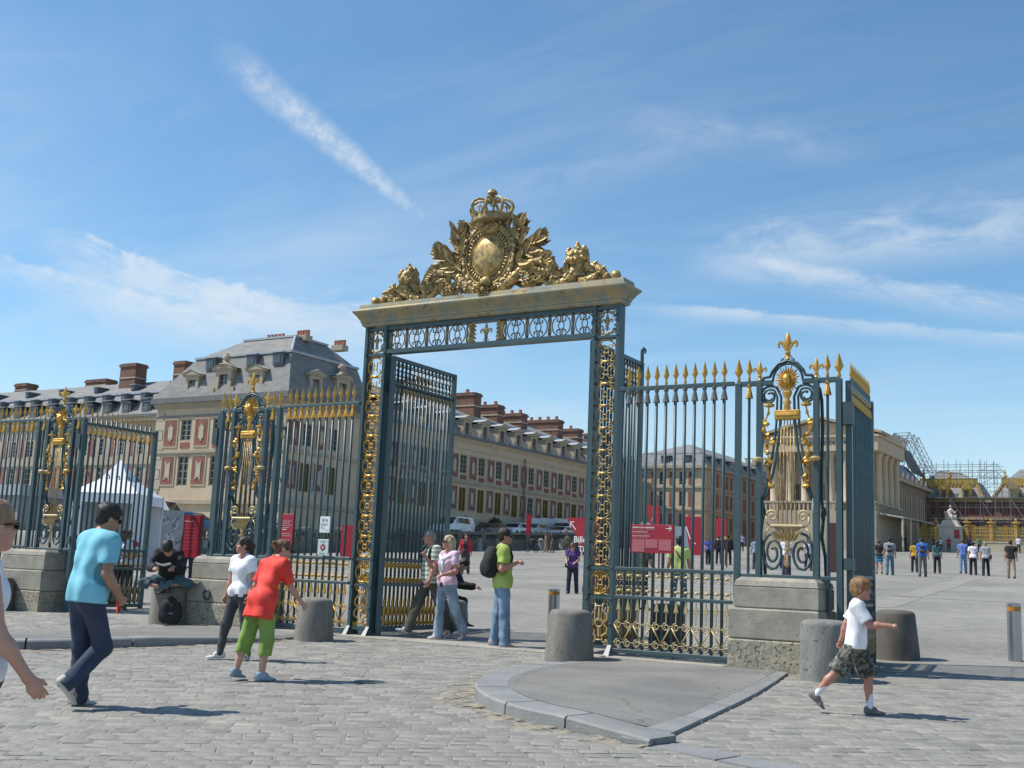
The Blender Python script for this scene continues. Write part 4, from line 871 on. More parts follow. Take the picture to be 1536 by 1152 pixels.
# --- balustraded wall edging the terrace, with stone bollards before it
SOOT = mat('sooty terrace wall', (0.12,0.115,0.10), (0.20,0.19,0.165), 1.1, rough=0.95, bump=0.4, bscale=12, lo=0.4, hi=0.65)
bw = thing('terrace_wall', 'sooty stone balustraded wall holding up the terrace of parked cars', 'wall', (-53.8, 80, 3.0))
ys = np.arange(50, 124, 3.7)
for i, y in enumerate(ys):
    z = g(y)
    m = M(); m.add([(-54.0,y,z-0.3),(-53.6,y,z-0.3),(-53.6,y+3.7,g(y+3.7)-0.3),(-54.0,y+3.7,g(y+3.7)-0.3),(-54.0,y,z+0.95),(-53.6,y,z+0.95),(-53.6,y+3.7,g(y+3.7)+0.95),(-54.0,y+3.7,g(y+3.7)+0.95)], [(0,3,2,1),(4,5,6,7),(0,1,5,4),(1,2,6,5),(2,3,7,6),(3,0,4,7)]); ob(m, 'wall_panel', SOOT, bw)
    m = M(); m.cbox(-54.1,-53.45,y-0.3,y+0.3,z-0.3,z+1.75,0.05); ob(m, 'wall_pier', SOOT, bw)
    m = M()
    for k in range(8): 
        yy = y+0.5+k*0.37; m.lathe([(0.07,0),(0.12,0.2),(0.06,0.38),(0.08,0.42)], 5, (-53.8,yy,g(yy)+0.95))
    ob(m, 'baluster', SOOT, bw)
    m = M(); m.add([(-54.05,y+0.3,g(y+0.3)+1.37),(-53.5,y+0.3,g(y+0.3)+1.37),(-53.5,y+3.4,g(y+3.4)+1.37),(-54.05,y+3.4,g(y+3.4)+1.37),(-54.05,y+0.3,g(y+0.3)+1.6),(-53.5,y+0.3,g(y+0.3)+1.6),(-53.5,y+3.4,g(y+3.4)+1.6),(-54.05,y+3.4,g(y+3.4)+1.6)], [(0,3,2,1),(4,5,6,7),(0,1,5,4),(1,2,6,5),(2,3,7,6),(3,0,4,7)]); ob(m, 'coping', SOOT, bw)
SB = M(); SB.lathe([(0.30,0),(0.30,0.12),(0.24,0.2),(0.22,0.85),(0.27,0.92),(0.24,1.02),(0.10,1.1)], 9); SBm = SB.mesh('stone_bollard', mat('light bollard stone', (0.27,0.255,0.22), rough=0.9), 'auto')
for i, y in enumerate((74.0,77.0,81.3,84.2,91.6,95.4,101.5,105.5)):
    o = link('stone_bollard', SBm, None, (-52.6, y, g(y)-0.02)); tag(o, '%s of the small round topped bollards before the sooty terrace wall, from the left' % ('first','second','third','fourth','fifth','sixth','seventh','last')[i], 'bollard', 'bollards before the terrace wall')
# ------------------------------------------------------------------ the gate and its railings
GX, GY, GZ = -9.875, 15.12, 0.39
def spiral(cx, cz, r0, r1, a0, a1, n=14, y=0.0):
    return [(cx+(r0+(r1-r0)*k/n)*math.cos(a0+(a1-a0)*k/n), y, cz+(r0+(r1-r0)*k/n)*math.sin(a0+(a1-a0)*k/n)) for k in range(n+1)]
def circle(cx, cz, r, n=18, y=0.0, sz=1.0): return [(cx+r*math.cos(2*PI*k/n), y, cz+r*sz*math.sin(2*PI*k/n)) for k in range(n)]
def mirror(P): return [(-x, y, z) for x, y, z in P]
def fleur(m, cx, z0, h, y=0.0, th=0.5, mi=0):
    """fleur-de-lis of height h standing on z0"""
    s = h
    m.lathe([(0.0,0.26*s),(0.07*s,0.36*s),(0.125*s,0.55*s),(0.12*s,0.70*s),(0.06*s,0.88*s),(0.0,1.0*s)], 8, (cx,y,z0), 1.0, th, mi)
    m.lathe([(0.06*s,0),(0.09*s,0.05*s),(0.05*s,0.12*s),(0.05*s,0.2*s),(0.10*s,0.23*s),(0.10*s,0.28*s),(0.05*s,0.31*s)], 8, (cx,y,z0), 1.0, th+0.2, mi)
    for sg in (-1, 1):
        pts = [(cx+sg*a*s, y, z0+b*s) for a, b in ((0.03,0.24),(0.08,0.42),(0.18,0.60),(0.27,0.64),(0.33,0.56),(0.315,0.47),(0.27,0.45))]
        m.tube(pts, [0.03*s,0.05*s,0.065*s,0.06*s,0.05*s,0.038*s,0.03*s], 6, th+0.2, mi=mi)
        pts = [(cx+sg*a*s, y, z0+b*s) for a, b in ((0.03,0.24),(0.09,0.14),(0.15,0.08),(0.18,0.02))]; m.tube(pts, [0.03*s,0.03*s,0.025*s,0.012*s], 5, th+0.2, mi=mi)
    return m
# shared pieces
def roundel_pier():
    m = M(); m.tube(circle(0,0,0.155,22,0,1.06), 0.013, 6, closed=True)
    for sx in (-1, 1):
        for sz in (-1, 1):
            P = [(sx*0.035,0,sz*0.03)]+[(sx*(0.078+ (0.052-0.036*k/9)*math.cos(PI+0.9-5.2*k/9)),0,sz*(0.058+(0.052-0.036*k/9)*math.sin(PI+0.9-5.2*k/9))) for k in range(10)]
            m.tube(P, 0.009, 5)
    m.tube(circle(0,0,0.038,10), 0.010, 5, closed=True)
    for sz in (-1, 1): m.box(-0.06,0.06,-0.02,0.02,sz*0.165-0.016,sz*0.165+0.016); m.tube([(-0.17,0,sz*0.18),(-0.09,0,sz*0.162),(0,0,sz*0.168),(0.09,0,sz*0.162),(0.17,0,sz*0.18)], 0.012, 5)
    return m
def roundel_frieze(half=0):
    m = M(); h = 0.168; w = 0.2
    for sx in ((-1, 1) if not half else (half,)):
        m.tube([(sx*w*0.98*math.sin(a)*0.82+0.0, 0, h*math.cos(a)) for a in np.linspace(0.12, PI-0.12, 12)], 0.011, 5)
        m.tube([(sx*0.205,0,-h),(sx*0.185,0,-h*0.5),(sx*0.205,0,0),(sx*0.185,0,h*0.5),(sx*0.205,0,h)], [0.02,0.016,0.022,0.016,0.02], 5)
        for sz in (-1, 1): m.tube([(sx*0.01,0,sz*0.15)]+[(sx*(0.056+(0.046-0.032*k/9)*math.cos(PI-0.7+4.9*k/9)),0,sz*(0.096+(0.046-0.032*k/9)*math.sin(PI-0.7+4.9*k/9))) for k in range(10)], 0.012, 5)
    if not half: m.tube(circle(0,0,0.05,12,0,1.25), 0.010, 5, closed=True)
    return m
def spear():
    m = M(); m.lathe([(0.012,0),(0.022,0.02),(0.022,0.045),(0.014,0.06),(0.018,0.085),(0.047,0.145),(0.028,0.21),(0.004,0.305)], 4, sy=0.8); return m
def tassel():
    m = M(); m.lathe([(0.020,0),(0.055,-0.0),(0.052,0.02),(0.030,0.12),(0.022,0.145),(0.036,0.165),(0.036,0.195),(0.018,0.21)], 8); return m
SPEAR = spear().mesh('spearhead', GOLD); SPEARB = spear(); BIGSPEAR = M().merge(SPEARB, Matrix.Diagonal((1.35,1.35,1.12,1))).mesh('spearhead', GOLD)
SPEARS = M().merge(SPEARB, Matrix.Diagonal((0.6,0.6,1,1))).mesh('spearhead', GOLD); TASS = M().merge(tassel(), Matrix.Diagonal((0.78,0.78,1,1))).mesh('tassel', GOLD, 'auto')
TASG = tassel().mesh('tassel', GOLD, 'auto'); TASD = tassel().mesh('tassel', TASSEL, 'auto')
RB = M(); RB.bar((0,0,0),(0,0,3.80), 0.0225, 8); BARM = RB.mesh('bar', IRON, True)
def bow_row(gap):
    """little double scroll that fills one gap between bars, with its collar"""
    m = M(); w = gap/2-0.016
    for sx in (-1, 1):
        for sz in (-1, 1): m.tube([(sx*(0.030+0.024*math.cos(a)),0,sz*(0.036+0.030*math.sin(a))) for a in np.linspace(-2.6,2.2,8)], 0.007, 4)
    m.bar((-w,0,0),(w,0,0),0.008,4); m.box(-0.014,0.014,-0.014,0.014,-0.016,0.016); return m
def vee(gap):
    """foot ornament of one bay: two curls, a slanting strut and an arrow"""
    m = M()
    for z in (0.0,):
        m.tube(spiral(0,z,0.058,0.016,PI*0.5,PI*0.5+9.4,16), 0.0095, 5); m.bar((-gap/2,0,z+0.01),(-0.05,0,z+0.01),0.008,4); m.bar((0.05,0,z+0.01),(gap/2,0,z+0.01),0.008,4)
    return m
def arrow_piece():
    m = M(); m.bar((0,0,0.50),(0,0,0.66),0.009,4); m.prism([(-0.033,0.655),(0,0.675),(0.033,0.655),(0.006,0.80),(0,0.83),(-0.006,0.80)], -0.012, 0.012)
    return m
def strut(gap, sg):
    m = M(); m.bar((-sg*gap*0.42,0,0.24),(sg*gap*0.42,0,0.45),0.011,5); return m
BOWG = {}
def railing(label, x0, x1, nb, tas, orn, first_spear=True):
    """straight railing between x0 and x1 (gate-local)"""
    lo, hi = min(x0, x1), max(x0, x1)
    t = thing('railing_panel', label, 'railing', (GX+lo, GY, GZ), group='railings either side of the gateway'); L = hi-lo; gap = L/(nb+1)
    m = M(); m.cbox(0,L,-0.03,0.03,3.83,3.89,0.006); m.obj('top_rail', IRON, t)
    for z in (1.22, 0.82):
        m = M(); m.cbox(0,L,-0.025,0.025,z,z+0.05,0.006); m.obj('middle_rail', IRON, t)
    m = M(); m.cbox(0,L,-0.03,0.03,0.06,0.12,0.006); m.obj('bottom_rail', IRON, t)
    m = M(); m.prism([(L/2-0.05,0.06),(L/2+0.02,0.06),(L/2+0.07,-0.02),(L/2-0.09,-0.02)], -0.04, 0.04); m.obj('rail_foot', IRON, t)
    bow = bow_row(gap).mesh('scroll', orn, True); ve = vee(gap).mesh('foot_scroll', orn, True); ar = arrow_piece().mesh('foot_arrow', orn); st1 = strut(gap, 1).mesh('strut', orn, True); st2 = strut(gap, -1).mesh('strut', orn, True)
    for i in range(nb):
        x = gap*(i+1); b = link('bar', BARM, t, (x,0,0.09)); link('spearhead', SPEAR, b, (0,0,3.80)); link('tassel', TASG if tas(i, x) else TASD, b, (0,0,3.55))
    for i in range(nb+1):
        x = gap*(i+0.5); link('scroll', bow, t, (x,-0.005,1.15)); link('scroll', bow, t, (x,-0.005,0.94)); link('foot_scroll', ve, t, (x,-0.02,0.20)); link('foot_scroll', ve, t, (x,-0.02,0.46)); link('foot_arrow', ar, t, (x,-0.02,0)); link('strut', st1 if i % 2 else st2, t, (x,-0.02,0))
    return t
rr = railing('blue green railing with grey tassels and gilded spearheads to the right of the gateway', 2.45, 4.22, 11, lambda i, x: False, PALEGOLD)
rl = railing('blue green railing with bright gold tassels and spearheads to the left of the gateway', -2.45, -4.18, 11, lambda i, x: True, GOLD)
rf = railing('blue green railing running out of the picture on the far left', -11.0, -14.6, 22, lambda i, x: i % 3 != 1, OLDGOLD)

# --- the portal
po = thing('gate_portal', 'tall wrought iron gateway with gilded scrolls and a gilded royal shield on its cornice', 'gateway', (GX, GY, GZ))
pm = M(); pm.box(-0.028,0.028,-0.02,0.17,0.16,5.2); pm.add([(-0.028,-0.02,0.16),(0.028,-0.02,0.16),(0.028,0.17,0.16),(-0.028,0.17,0.16),(-0.045,-0.14,0),(0.045,-0.14,0),(0.045,0.2,0),(-0.045,0.2,0)], [(0,4,5,1),(1,5,6,2),(2,6,7,3),(3,7,4,0),(7,6,5,4)])
POST = pm.mesh('post', IRON); RDP = roundel_pier().mesh('scroll_roundel', GOLD, True); RDP2 = roundel_pier().mesh('scroll_roundel', OLDGOLD, True)
riv = M(); riv.blob((0,0,0), 0.018, 6); RIV = riv.mesh('rivet', IRON, True)
def foot_panel():
    m = M()
    for sx in (-1, 1):
        m.tube(spiral(sx*0.105,0.68,0.05,0.014,0.3 if sx > 0 else PI-0.3,(0.3+7.5) if sx > 0 else PI-0.3-7.5,14), 0.011, 5)
        m.tube([(sx*0.06,0,0.66),(sx*0.05,0,0.58),(sx*0.13,0,0.5),(sx*0.14,0,0.44),(sx*0.07,0,0.38),(sx*0.14,0,0.31),(sx*0.13,0,0.24),(sx*0.05,0,0.2),(sx*0.06,0,0.12),(sx*0.11,0,0.09)], [0.012,0.014,0.02,0.02,0.013,0.02,0.02,0.014,0.012,0.015], 5)
        m.tube(spiral(sx*0.11,0.10,0.045,0.014,PI/2,PI/2-sx*7,12), 0.011, 5)
    m.bar((-0.07,0,0.62),(0.07,0,0.62),0.012,5); m.bar((-0.07,0,0.14),(0.07,0,0.14),0.012,5)
    m.tube(circle(0,0.38,0.06,12), 0.012, 5, closed=True); m.lathe([(0.0,0.40),(0.022,0.45),(0.012,0.53),(0.0,0.6)],6); m.lathe([(0.0,0.17),(0.022,0.24),(0.012,0.3),(0.0,0.36)],6); return m
def corner_panel():
    m = M(); fleur(m, 0, -0.12, 0.27)
    for sx in (-1, 1):
        for sz in (-1, 1):
            for k in range(4): a = 0.25+k*0.42; m.blob((sx*0.145*math.cos(a)*1.05, 0, sz*0.155*math.sin(a)*1.1), (0.035,0.02,0.028), 6)
            m.tube(spiral(sx*0.13,sz*0.14,0.04,0.012,0,7,10), 0.012, 5)
    return m
FPG = foot_panel().mesh('foot_ornament', GOLD, True); FPO = foot_panel().mesh('foot_ornament', PALEGOLD, True); CPN = corner_panel().mesh('corner_ornament', CREST, True)
for sg in (-1, 1):
    for x in (1.99, 2.39):
        p = link('post', POST, po, (sg*x,0,0))
        for z in (0.45, 0.8, 1.25, 4.7): link('rivet', RIV, p, (0,-0.022,z))
    cx = sg*2.19
    for z in (0.10, 0.80, 1.22, 4.66, 5.10):
        m = M(); m.box(cx-0.171,cx+0.171,0.0,0.07,z,z+0.045); m.obj('cross_rail', IRON, po)
    for k in range(10): link('scroll_roundel', RDP if sg < 0 else RDP2, po, (cx,0.03,1.45+0.336*k))
    link('scroll_roundel', RDP if sg < 0 else RDP2, po, (cx,0.03,1.035)); link('foot_ornament', FPG if sg < 0 else FPO, po, (cx,0.03,0.08)); link('corner_ornament', CPN, po, (cx,0.03,4.90))
    mm = M()
    for k in range(5): mm.lathe([(0.0,0),(0.02,0.04),(0.012,0.1),(0.0,0.14)], 5, (cx-0.08+0.04*k,0.05,1.07)); mm.lathe([(0.0,0),(0.02,0.04),(0.012,0.1),(0.0,0.14)], 5, (cx-0.08+0.04*k,0.05,0.87))
    mm.obj('husk_cluster', GOLD, po, smooth=True)
m = M(); m.box(-1.961,1.961,-0.01,0.16,4.69,4.76); m.obj('lintel_rail', IRON, po)
m = M(); m.box(-1.961,1.961,0.0,0.15,5.10,5.17); m.obj('lintel_rail', IRON, po)
RF = roundel_frieze().mesh('frieze_roundel', BRONZE, True); RFH = {s: roundel_frieze(s).mesh('frieze_roundel', BRONZE, True) for s in (-1, 1)}
for k in range(4):
    for sg in (-1, 1): link('frieze_roundel', RF, po, (sg*(0.56+0.41*k),0.06,4.93))
for sg in (-1, 1): link('frieze_roundel', RFH[-sg], po, (sg*(0.56+0.41*3.82),0.06,4.93))
m = M(); fleur(m, 0, 4.775, 0.32, 0.06)
for sg in (-1, 1):
    for k in range(6):
        a = -1.25+k*0.5; m.tube([(sg*(0.30-0.02*k*(5-k)/6),0.06,4.93+0.028*(k-2.5)*2),(sg*(0.22),0.05,4.93+0.03*(k-2.5)*2.2+0.02),(sg*0.19,0.06,4.93+0.03*(k-2.5)*2.2)], [0.035,0.03,0.008], 5)
    m.tube([(sg*0.33,0.06,4.78),(sg*0.29,0.06,4.93),(sg*0.33,0.06,5.08)], 0.03, 6)
m.obj('frieze_fleur', OLDGOLD, po, smooth='auto')
m = M(); cy = 0.085
m.frust(0, cy, [(5.172,2.44,0.125),(5.20,2.47,0.15),(5.235,2.47,0.15),(5.24,2.485,0.165),(5.275,2.49,0.17),(5.30,2.51,0.19),(5.35,2.54,0.22),(5.385,2.57,0.25),(5.42,2.60,0.275),(5.437,2.60,0.275),(5.45,2.55,0.23),(5.475,2.53,0.21),(5.478,2.515,0.195),(5.55,2.505,0.185)]); m.obj('cornice', CORNICE, po, smooth='auto')
# crest ------------------------------------------------------------
cz = 6.18; CY = 0.06
sh = M(); sh.lathe([(0.0,-0.12),(0.50,-0.12),(0.53,-0.05),(0.50,0.02),(0.44,0.05),(0.43,0.035)], 32); rot = Matrix.Translation((0,CY,cz)) @ Matrix.Rotation(PI/2, 4, 'X') @ Matrix.Diagonal((1.0,1.12,1.0,1))
s2 = M().merge(sh, rot); shield = s2.obj('shield', CREST, po, smooth='auto')
ov = M(); ov.lathe([(0.0,0.13),(0.10,0.127),(0.2,0.11),(0.265,0.08),(0.29,0.05)], 28); M().merge(ov, rot).obj('shield_boss', OLDGOLD, shield, smooth='auto')
lf = M()
for (x, z) in ((-0.11,0.10),(0.11,0.10),(0.0,-0.17)): fleur(lf, x, cz+z-0.07, 0.17, CY-0.128+0.9*(x*x+z*z), 0.35)
lf.obj('shield_fleur', OLDGOLD, shield, smooth='auto')
cl = M()
for k in range(44):
    a = 2*PI*k/44
    if k % 7 == 3: cl.blob((0.37*math.cos(a),CY-0.05,cz+0.37*1.12*math.sin(a)), 0.035, 7)
    else:
        c, s_ = math.cos(a), math.sin(a); cl.tube([(0.325*c,CY-0.055,cz+0.325*1.12*s_),(0.405*c,CY-0.05,cz+0.405*1.12*s_)], 0.013, 4)
for r, w in ((0.30,0.016),(0.43,0.018)): cl.tube(circle(0,cz,r,36,CY-0.05,1.12), w, 5, closed=True)
cl.obj('collar_of_order', OLDGOLD, shield, smooth=True)
bp = M()
for k in range(64):
    a = 2*PI*k/64+0.03*random.random(); r = 0.47+0.035*random.random(); q = 0.035+0.022*random.random()
    bp.blob((r*math.cos(a),CY-0.03-0.03*random.random(),cz+1.1*r*math.sin(a)), (q,q*0.9,q), 6, 0, 0.5)
for k in range(40):
    a = 2*PI*k/40; r = 0.535; bp.blob((r*math.cos(a),CY+0.02,cz+1.09*r*math.sin(a)), (0.04,0.05,0.04), 6, 0, 0.6)
bp.obj('shield_wreath', CREST, shield, smooth=True)
# helmet / cartouche between shield and crown
ht = M(); ht.blob((0,CY,6.66),(0.25,0.13,0.13),10,0,0.2); ht.blob((-0.14,CY-0.10,6.72),(0.10,0.06,0.06),8); ht.tube(spiral(0.15,6.68,0.10,0.02,0,8,14,CY-0.10),0.022,6); ht.blob((0.02,CY-0.13,6.64),(0.05,0.05,0.05),7); ht.obj('cartouche', CREST, po, smooth=True)
cr = M(); cr.lathe([(0.27,6.74),(0.31,6.76),(0.32,6.80),(0.30,6.84),(0.31,6.88),(0.28,6.89)], 20, (0,CY,0), 1, 0.85)
for k in range(8):
    a = 2*PI*k/8+0.2; c, s_ = math.cos(a), math.sin(a)
    cr.tube([(r*c,CY+r*0.85*s_,z) for r, z in ((0.30,6.86),(0.36,6.93),(0.385,7.00),(0.35,7.08),(0.25,7.135),(0.13,7.13),(0.04,7.10))], [0.035,0.03,0.026,0.024,0.022,0.02,0.02], 5)
    a2 = a+PI/8; c, s_ = math.cos(a2), math.sin(a2); fz = M(); fleur(fz, 0, 0, 0.17, 0, 0.5); cr.merge(fz, Matrix.Translation((0.33*c,CY+0.28*s_,6.86)) @ Matrix.Rotation(a2-PI/2, 4, 'Z'))
cr.blob((0,CY,7.16),(0.06,0.06,0.05),8); cr.lathe([(0.05,7.17),(0.07,7.20),(0.03,7.22),(0.09,7.255),(0.08,7.29),(0.04,7.32),(0.0,7.35)], 8, (0,CY,0)); crown = cr.obj('crown', CREST, po, smooth='auto')
LEAFM = None
def leaf(m, p, d, L, w, tilt=0.0):
    """lance shaped leaf with a folded midrib, in the plane of the crest"""
    d = np.array([d[0],0,d[1]]); d /= np.linalg.norm(d); s = np.array([-d[2],0,d[0]]); b = np.array([0,-1.0,0]); p = np.array(p)
    v = [p, p+d*L*0.35+s*w+b*(tilt+0.02), p+d*L*0.4+b*(tilt-0.02), p+d*L*0.35-s*w+b*(tilt+0.03), p+d*L*0.75+s*w*0.7+b*(tilt*1.5+0.02), p+d*L*0.75+b*(tilt*1.5), p+d*L*0.75-s*w*0.7+b*(tilt*1.5+0.02), p+d*L+b*tilt*2]
    m.add(v, [(0,2,1),(0,3,2),(1,2,5,4),(2,3,6,5),(4,5,7),(5,6,7)])
palm = []
for sg in (-1, 1):
    m = M(); m.tube([(sg*x,CY,z) for x, z in ((0.10,5.66),(0.34,5.80),(0.55,6.02),(0.72,6.22),(0.92,6.36))], [0.03,0.03,0.025,0.02,0.012], 6)
    m.tube([(sg*x,CY,z) for x, z in ((0.45,5.9),(0.58,6.2),(0.62,6.45),(0.60,6.66))], [0.025,0.022,0.016,0.01], 6)
    for k in range(15):
        f = k/14; bx, bz = 0.50+0.36*f, 5.96+0.36*f
        for q in (-1, 1):
            ang = math.atan2(0.4+q*0.55*(1-f*0.4), 0.5)+rng.uniform(-.12,.12); leaf(m, (sg*bx,CY+rng.uniform(-.06,.06),bz), (sg*math.cos(ang),math.sin(ang)), 0.27+0.08*rng.random(), 0.058, rng.uniform(-0.03,0.05))
    for k in range(12):
        f = k/11; bx, bz = 0.56+0.04*f, 6.1+0.5*f
        for q in (-1, 1):
            ang = PI/2+0.02-q*0.55+rng.uniform(-.1,.1); leaf(m, (sg*bx,CY+rng.uniform(-.06,.06),bz), (sg*math.cos(ang),math.sin(ang)), 0.24+0.07*rng.random(), 0.055, rng.uniform(-0.03,0.05))
    for k in range(6): leaf(m, (sg*(0.86+0.02*k),CY,6.32), (sg*math.cos(-0.3+0.28*k),math.sin(-0.3+0.28*k)), 0.26, 0.055, 0.03)
    for k in range(26):     # inner foliage filling up to the shield
        a = -0.75+1.75*k/25; r = 0.50+0.05*(k % 3); ang = a+rng.uniform(-.35,.35); leaf(m, (sg*r*math.cos(a),CY+0.05+rng.uniform(-.05,.05),cz+1.1*r*math.sin(a)), (sg*math.cos(ang),math.sin(ang)), 0.22+0.12*rng.random(), 0.06, rng.uniform(-0.03,0.06))
    palm.append(m.obj('palm_branch', CREST, po))
def acanthus(m, P, R, ribs=5):
    """fat leafy scroll: a tapering tube dressed with overlapping lobes"""
    m.tube(P, R, 9, 0.9); P = np.array(P)
    for i in range(1, len(P)-1):
        t = P[i+1]-P[i-1]; t /= np.linalg.norm(t)+1e-9; nrm = np.array([-t[2],0,t[0]])
        for k in range(ribs):
            a = (k/(ribs-1)-0.5)*2.6; c = P[i]+nrm*R[i]*math.sin(a)*0.95+np.array([0,-R[i]*math.cos(a)*0.85,0])
            m.blob(tuple(c), (R[i]*0.36,R[i]*0.22,R[i]*0.30), 6, 0, 0.4)
for sg in (-1, 1):
    m = M()
    acanthus(m, [(sg*x,CY,z) for x, z in ((0.10,5.63),(0.24,5.64),(0.38,5.70),(0.50,5.79),(0.58,5.88),(0.63,5.97))], [0.055,0.085,0.10,0.095,0.075,0.04]); m.obj('acanthus_branch', OLDGOLD if sg > 0 else CREST, po, smooth=True)
    m = M(); acanthus(m, [(sg*x,CY,z) for x, z in ((0.58,5.86),(0.70,5.95),(0.86,6.00),(1.02,6.02),(1.16,5.97),(1.22,5.88))], [0.05,0.075,0.09,0.10,0.085,0.04])
    for k in range(9): leaf(m, (sg*(0.95+0.03*k),CY-0.05,6.03-0.01*k), (sg*math.cos(0.6-0.25*k),math.sin(0.6-0.25*k)), 0.20, 0.05, 0.02)
    m.blob((sg*1.03,CY,6.13),(0.14,0.10,0.055),8,0,0.3); m.obj('acanthus_plume', OLDGOLD if sg > 0 else CREST, po, smooth=True)
    m = M(); acanthus(m, [(sg*(0.86+r*math.cos(a)),CY-0.03,5.74+r*math.sin(a)) for r, a in [(0.17-0.012*k, -0.6+0.55*k) for k in range(11)]], [0.05]*5+[0.045,0.04,0.04,0.035,0.03,0.03], 4)
    for k in range(22): m.blob((sg*(0.74+0.13*random.random()-0.06),CY-0.08,5.62+0.22*random.random()), 0.024, 5)
    m.tube([(sg*x,CY,z) for x, z in ((1.05,5.93),(1.10,5.8),(1.06,5.66),(1.16,5.60),(1.24,5.64))], [0.05,0.055,0.06,0.055,0.04], 7); m.obj('rolled_scroll', OLDGOLD, po, smooth=True)
    m = M()     # reclining leafy mass between palm and horn
    acanthus(m, [(sg*x,CY+0.05,z) for x, z in ((0.66,5.64),(0.84,5.70),(1.00,5.80),(1.14,5.84),(1.28,5.76),(1.40,5.66))], [0.09,0.12,0.13,0.12,0.11,0.08], 6); acanthus(m, [(sg*x,CY+0.04,z) for x, z in ((1.30,5.64),(1.50,5.70),(1.70,5.72),(1.90,5.68),(2.08,5.61))], [0.09,0.10,0.10,0.08,0.05], 6)
    for k in range(22): x = 0.7+1.3*rng.random(); leaf(m, (sg*x,CY-0.05,5.66+0.12*rng.random()), (rng.uniform(-1,1),rng.uniform(0.1,1)), 0.16+0.06*rng.random(), 0.05, 0.03)
    m.obj('acanthus_bed', CREST, po, smooth=True)
    # horn with its basket of fruit
    m = M(); acanthus(m, [(sg*x,CY,z) for x, z in ((1.16,5.76),(1.22,5.66),(1.34,5.60),(1.48,5.62),(1.58,5.72),(1.62,5.86))], [0.045,0.07,0.095,0.11,0.12,0.13]); m.obj('fruit_horn', OLDGOLD, po, smooth=True)
    m = M(); m.lathe([(0.10,5.84),(0.17,5.88),(0.19,5.95),(0.17,6.06),(0.13,6.10)], 10, (sg*1.62,CY,0), 1, 0.8)
    for k in range(46):
        a = 2*PI*random.random(); z = 5.90+0.22*random.random(); r = 0.18*(1-0.35*(z-5.9)/0.3); m.blob((sg*1.62+r*math.cos(a),CY+r*0.8*math.sin(a),z), 0.034+0.02*random.random(), 6, 0, 0.3)
    for k in range(9):
        a = 2*PI*k/9; leaf(m, (sg*1.62+0.1*math.cos(a),CY+0.1*math.sin(a),5.86), (math.cos(a),-0.35), 0.16, 0.045, 0.05*math.sin(a))
    m.blob((sg*1.62,CY,6.15),(0.06,0.06,0.06),8,0,0.3); m.blob((sg*1.62,CY,6.21),(0.035,0.035,0.04),7); m.obj('fruit_basket', OLDGOLD if sg > 0 else CREST, po, smooth=True)
    m = M(); acanthus(m, [(sg*x,CY,z) for x, z in ((1.68,5.74),(1.80,5.80),(1.94,5.80),(2.06,5.73),(2.14,5.64),(2.20,5.60))], [0.07,0.085,0.085,0.075,0.06,0.035]); acanthus(m, [(sg*x,CY-0.04,z) for x, z in ((1.70,5.62),(1.82,5.60),(1.94,5.63),(2.02,5.70))], [0.06,0.065,0.055,0.035], 4)
    m.blob((sg*2.30,CY,5.635),(0.085,0.085,0.085),9); m.obj('end_scroll', OLDGOLD, po, smooth=True)
m = M()
for k in range(12):
    a = 2*PI*k/12; leaf(m, (0,CY-0.14,5.60), (math.cos(a),math.sin(a)), 0.135, 0.03, 0.02)
m.blob((0,CY-0.15,5.60), 0.05, 8); m.blob((0,CY-0.1,5.74),(0.11,0.06,0.09),8,0,0.2); m.obj('star_pendant', OLDGOLD, po, smooth='auto')

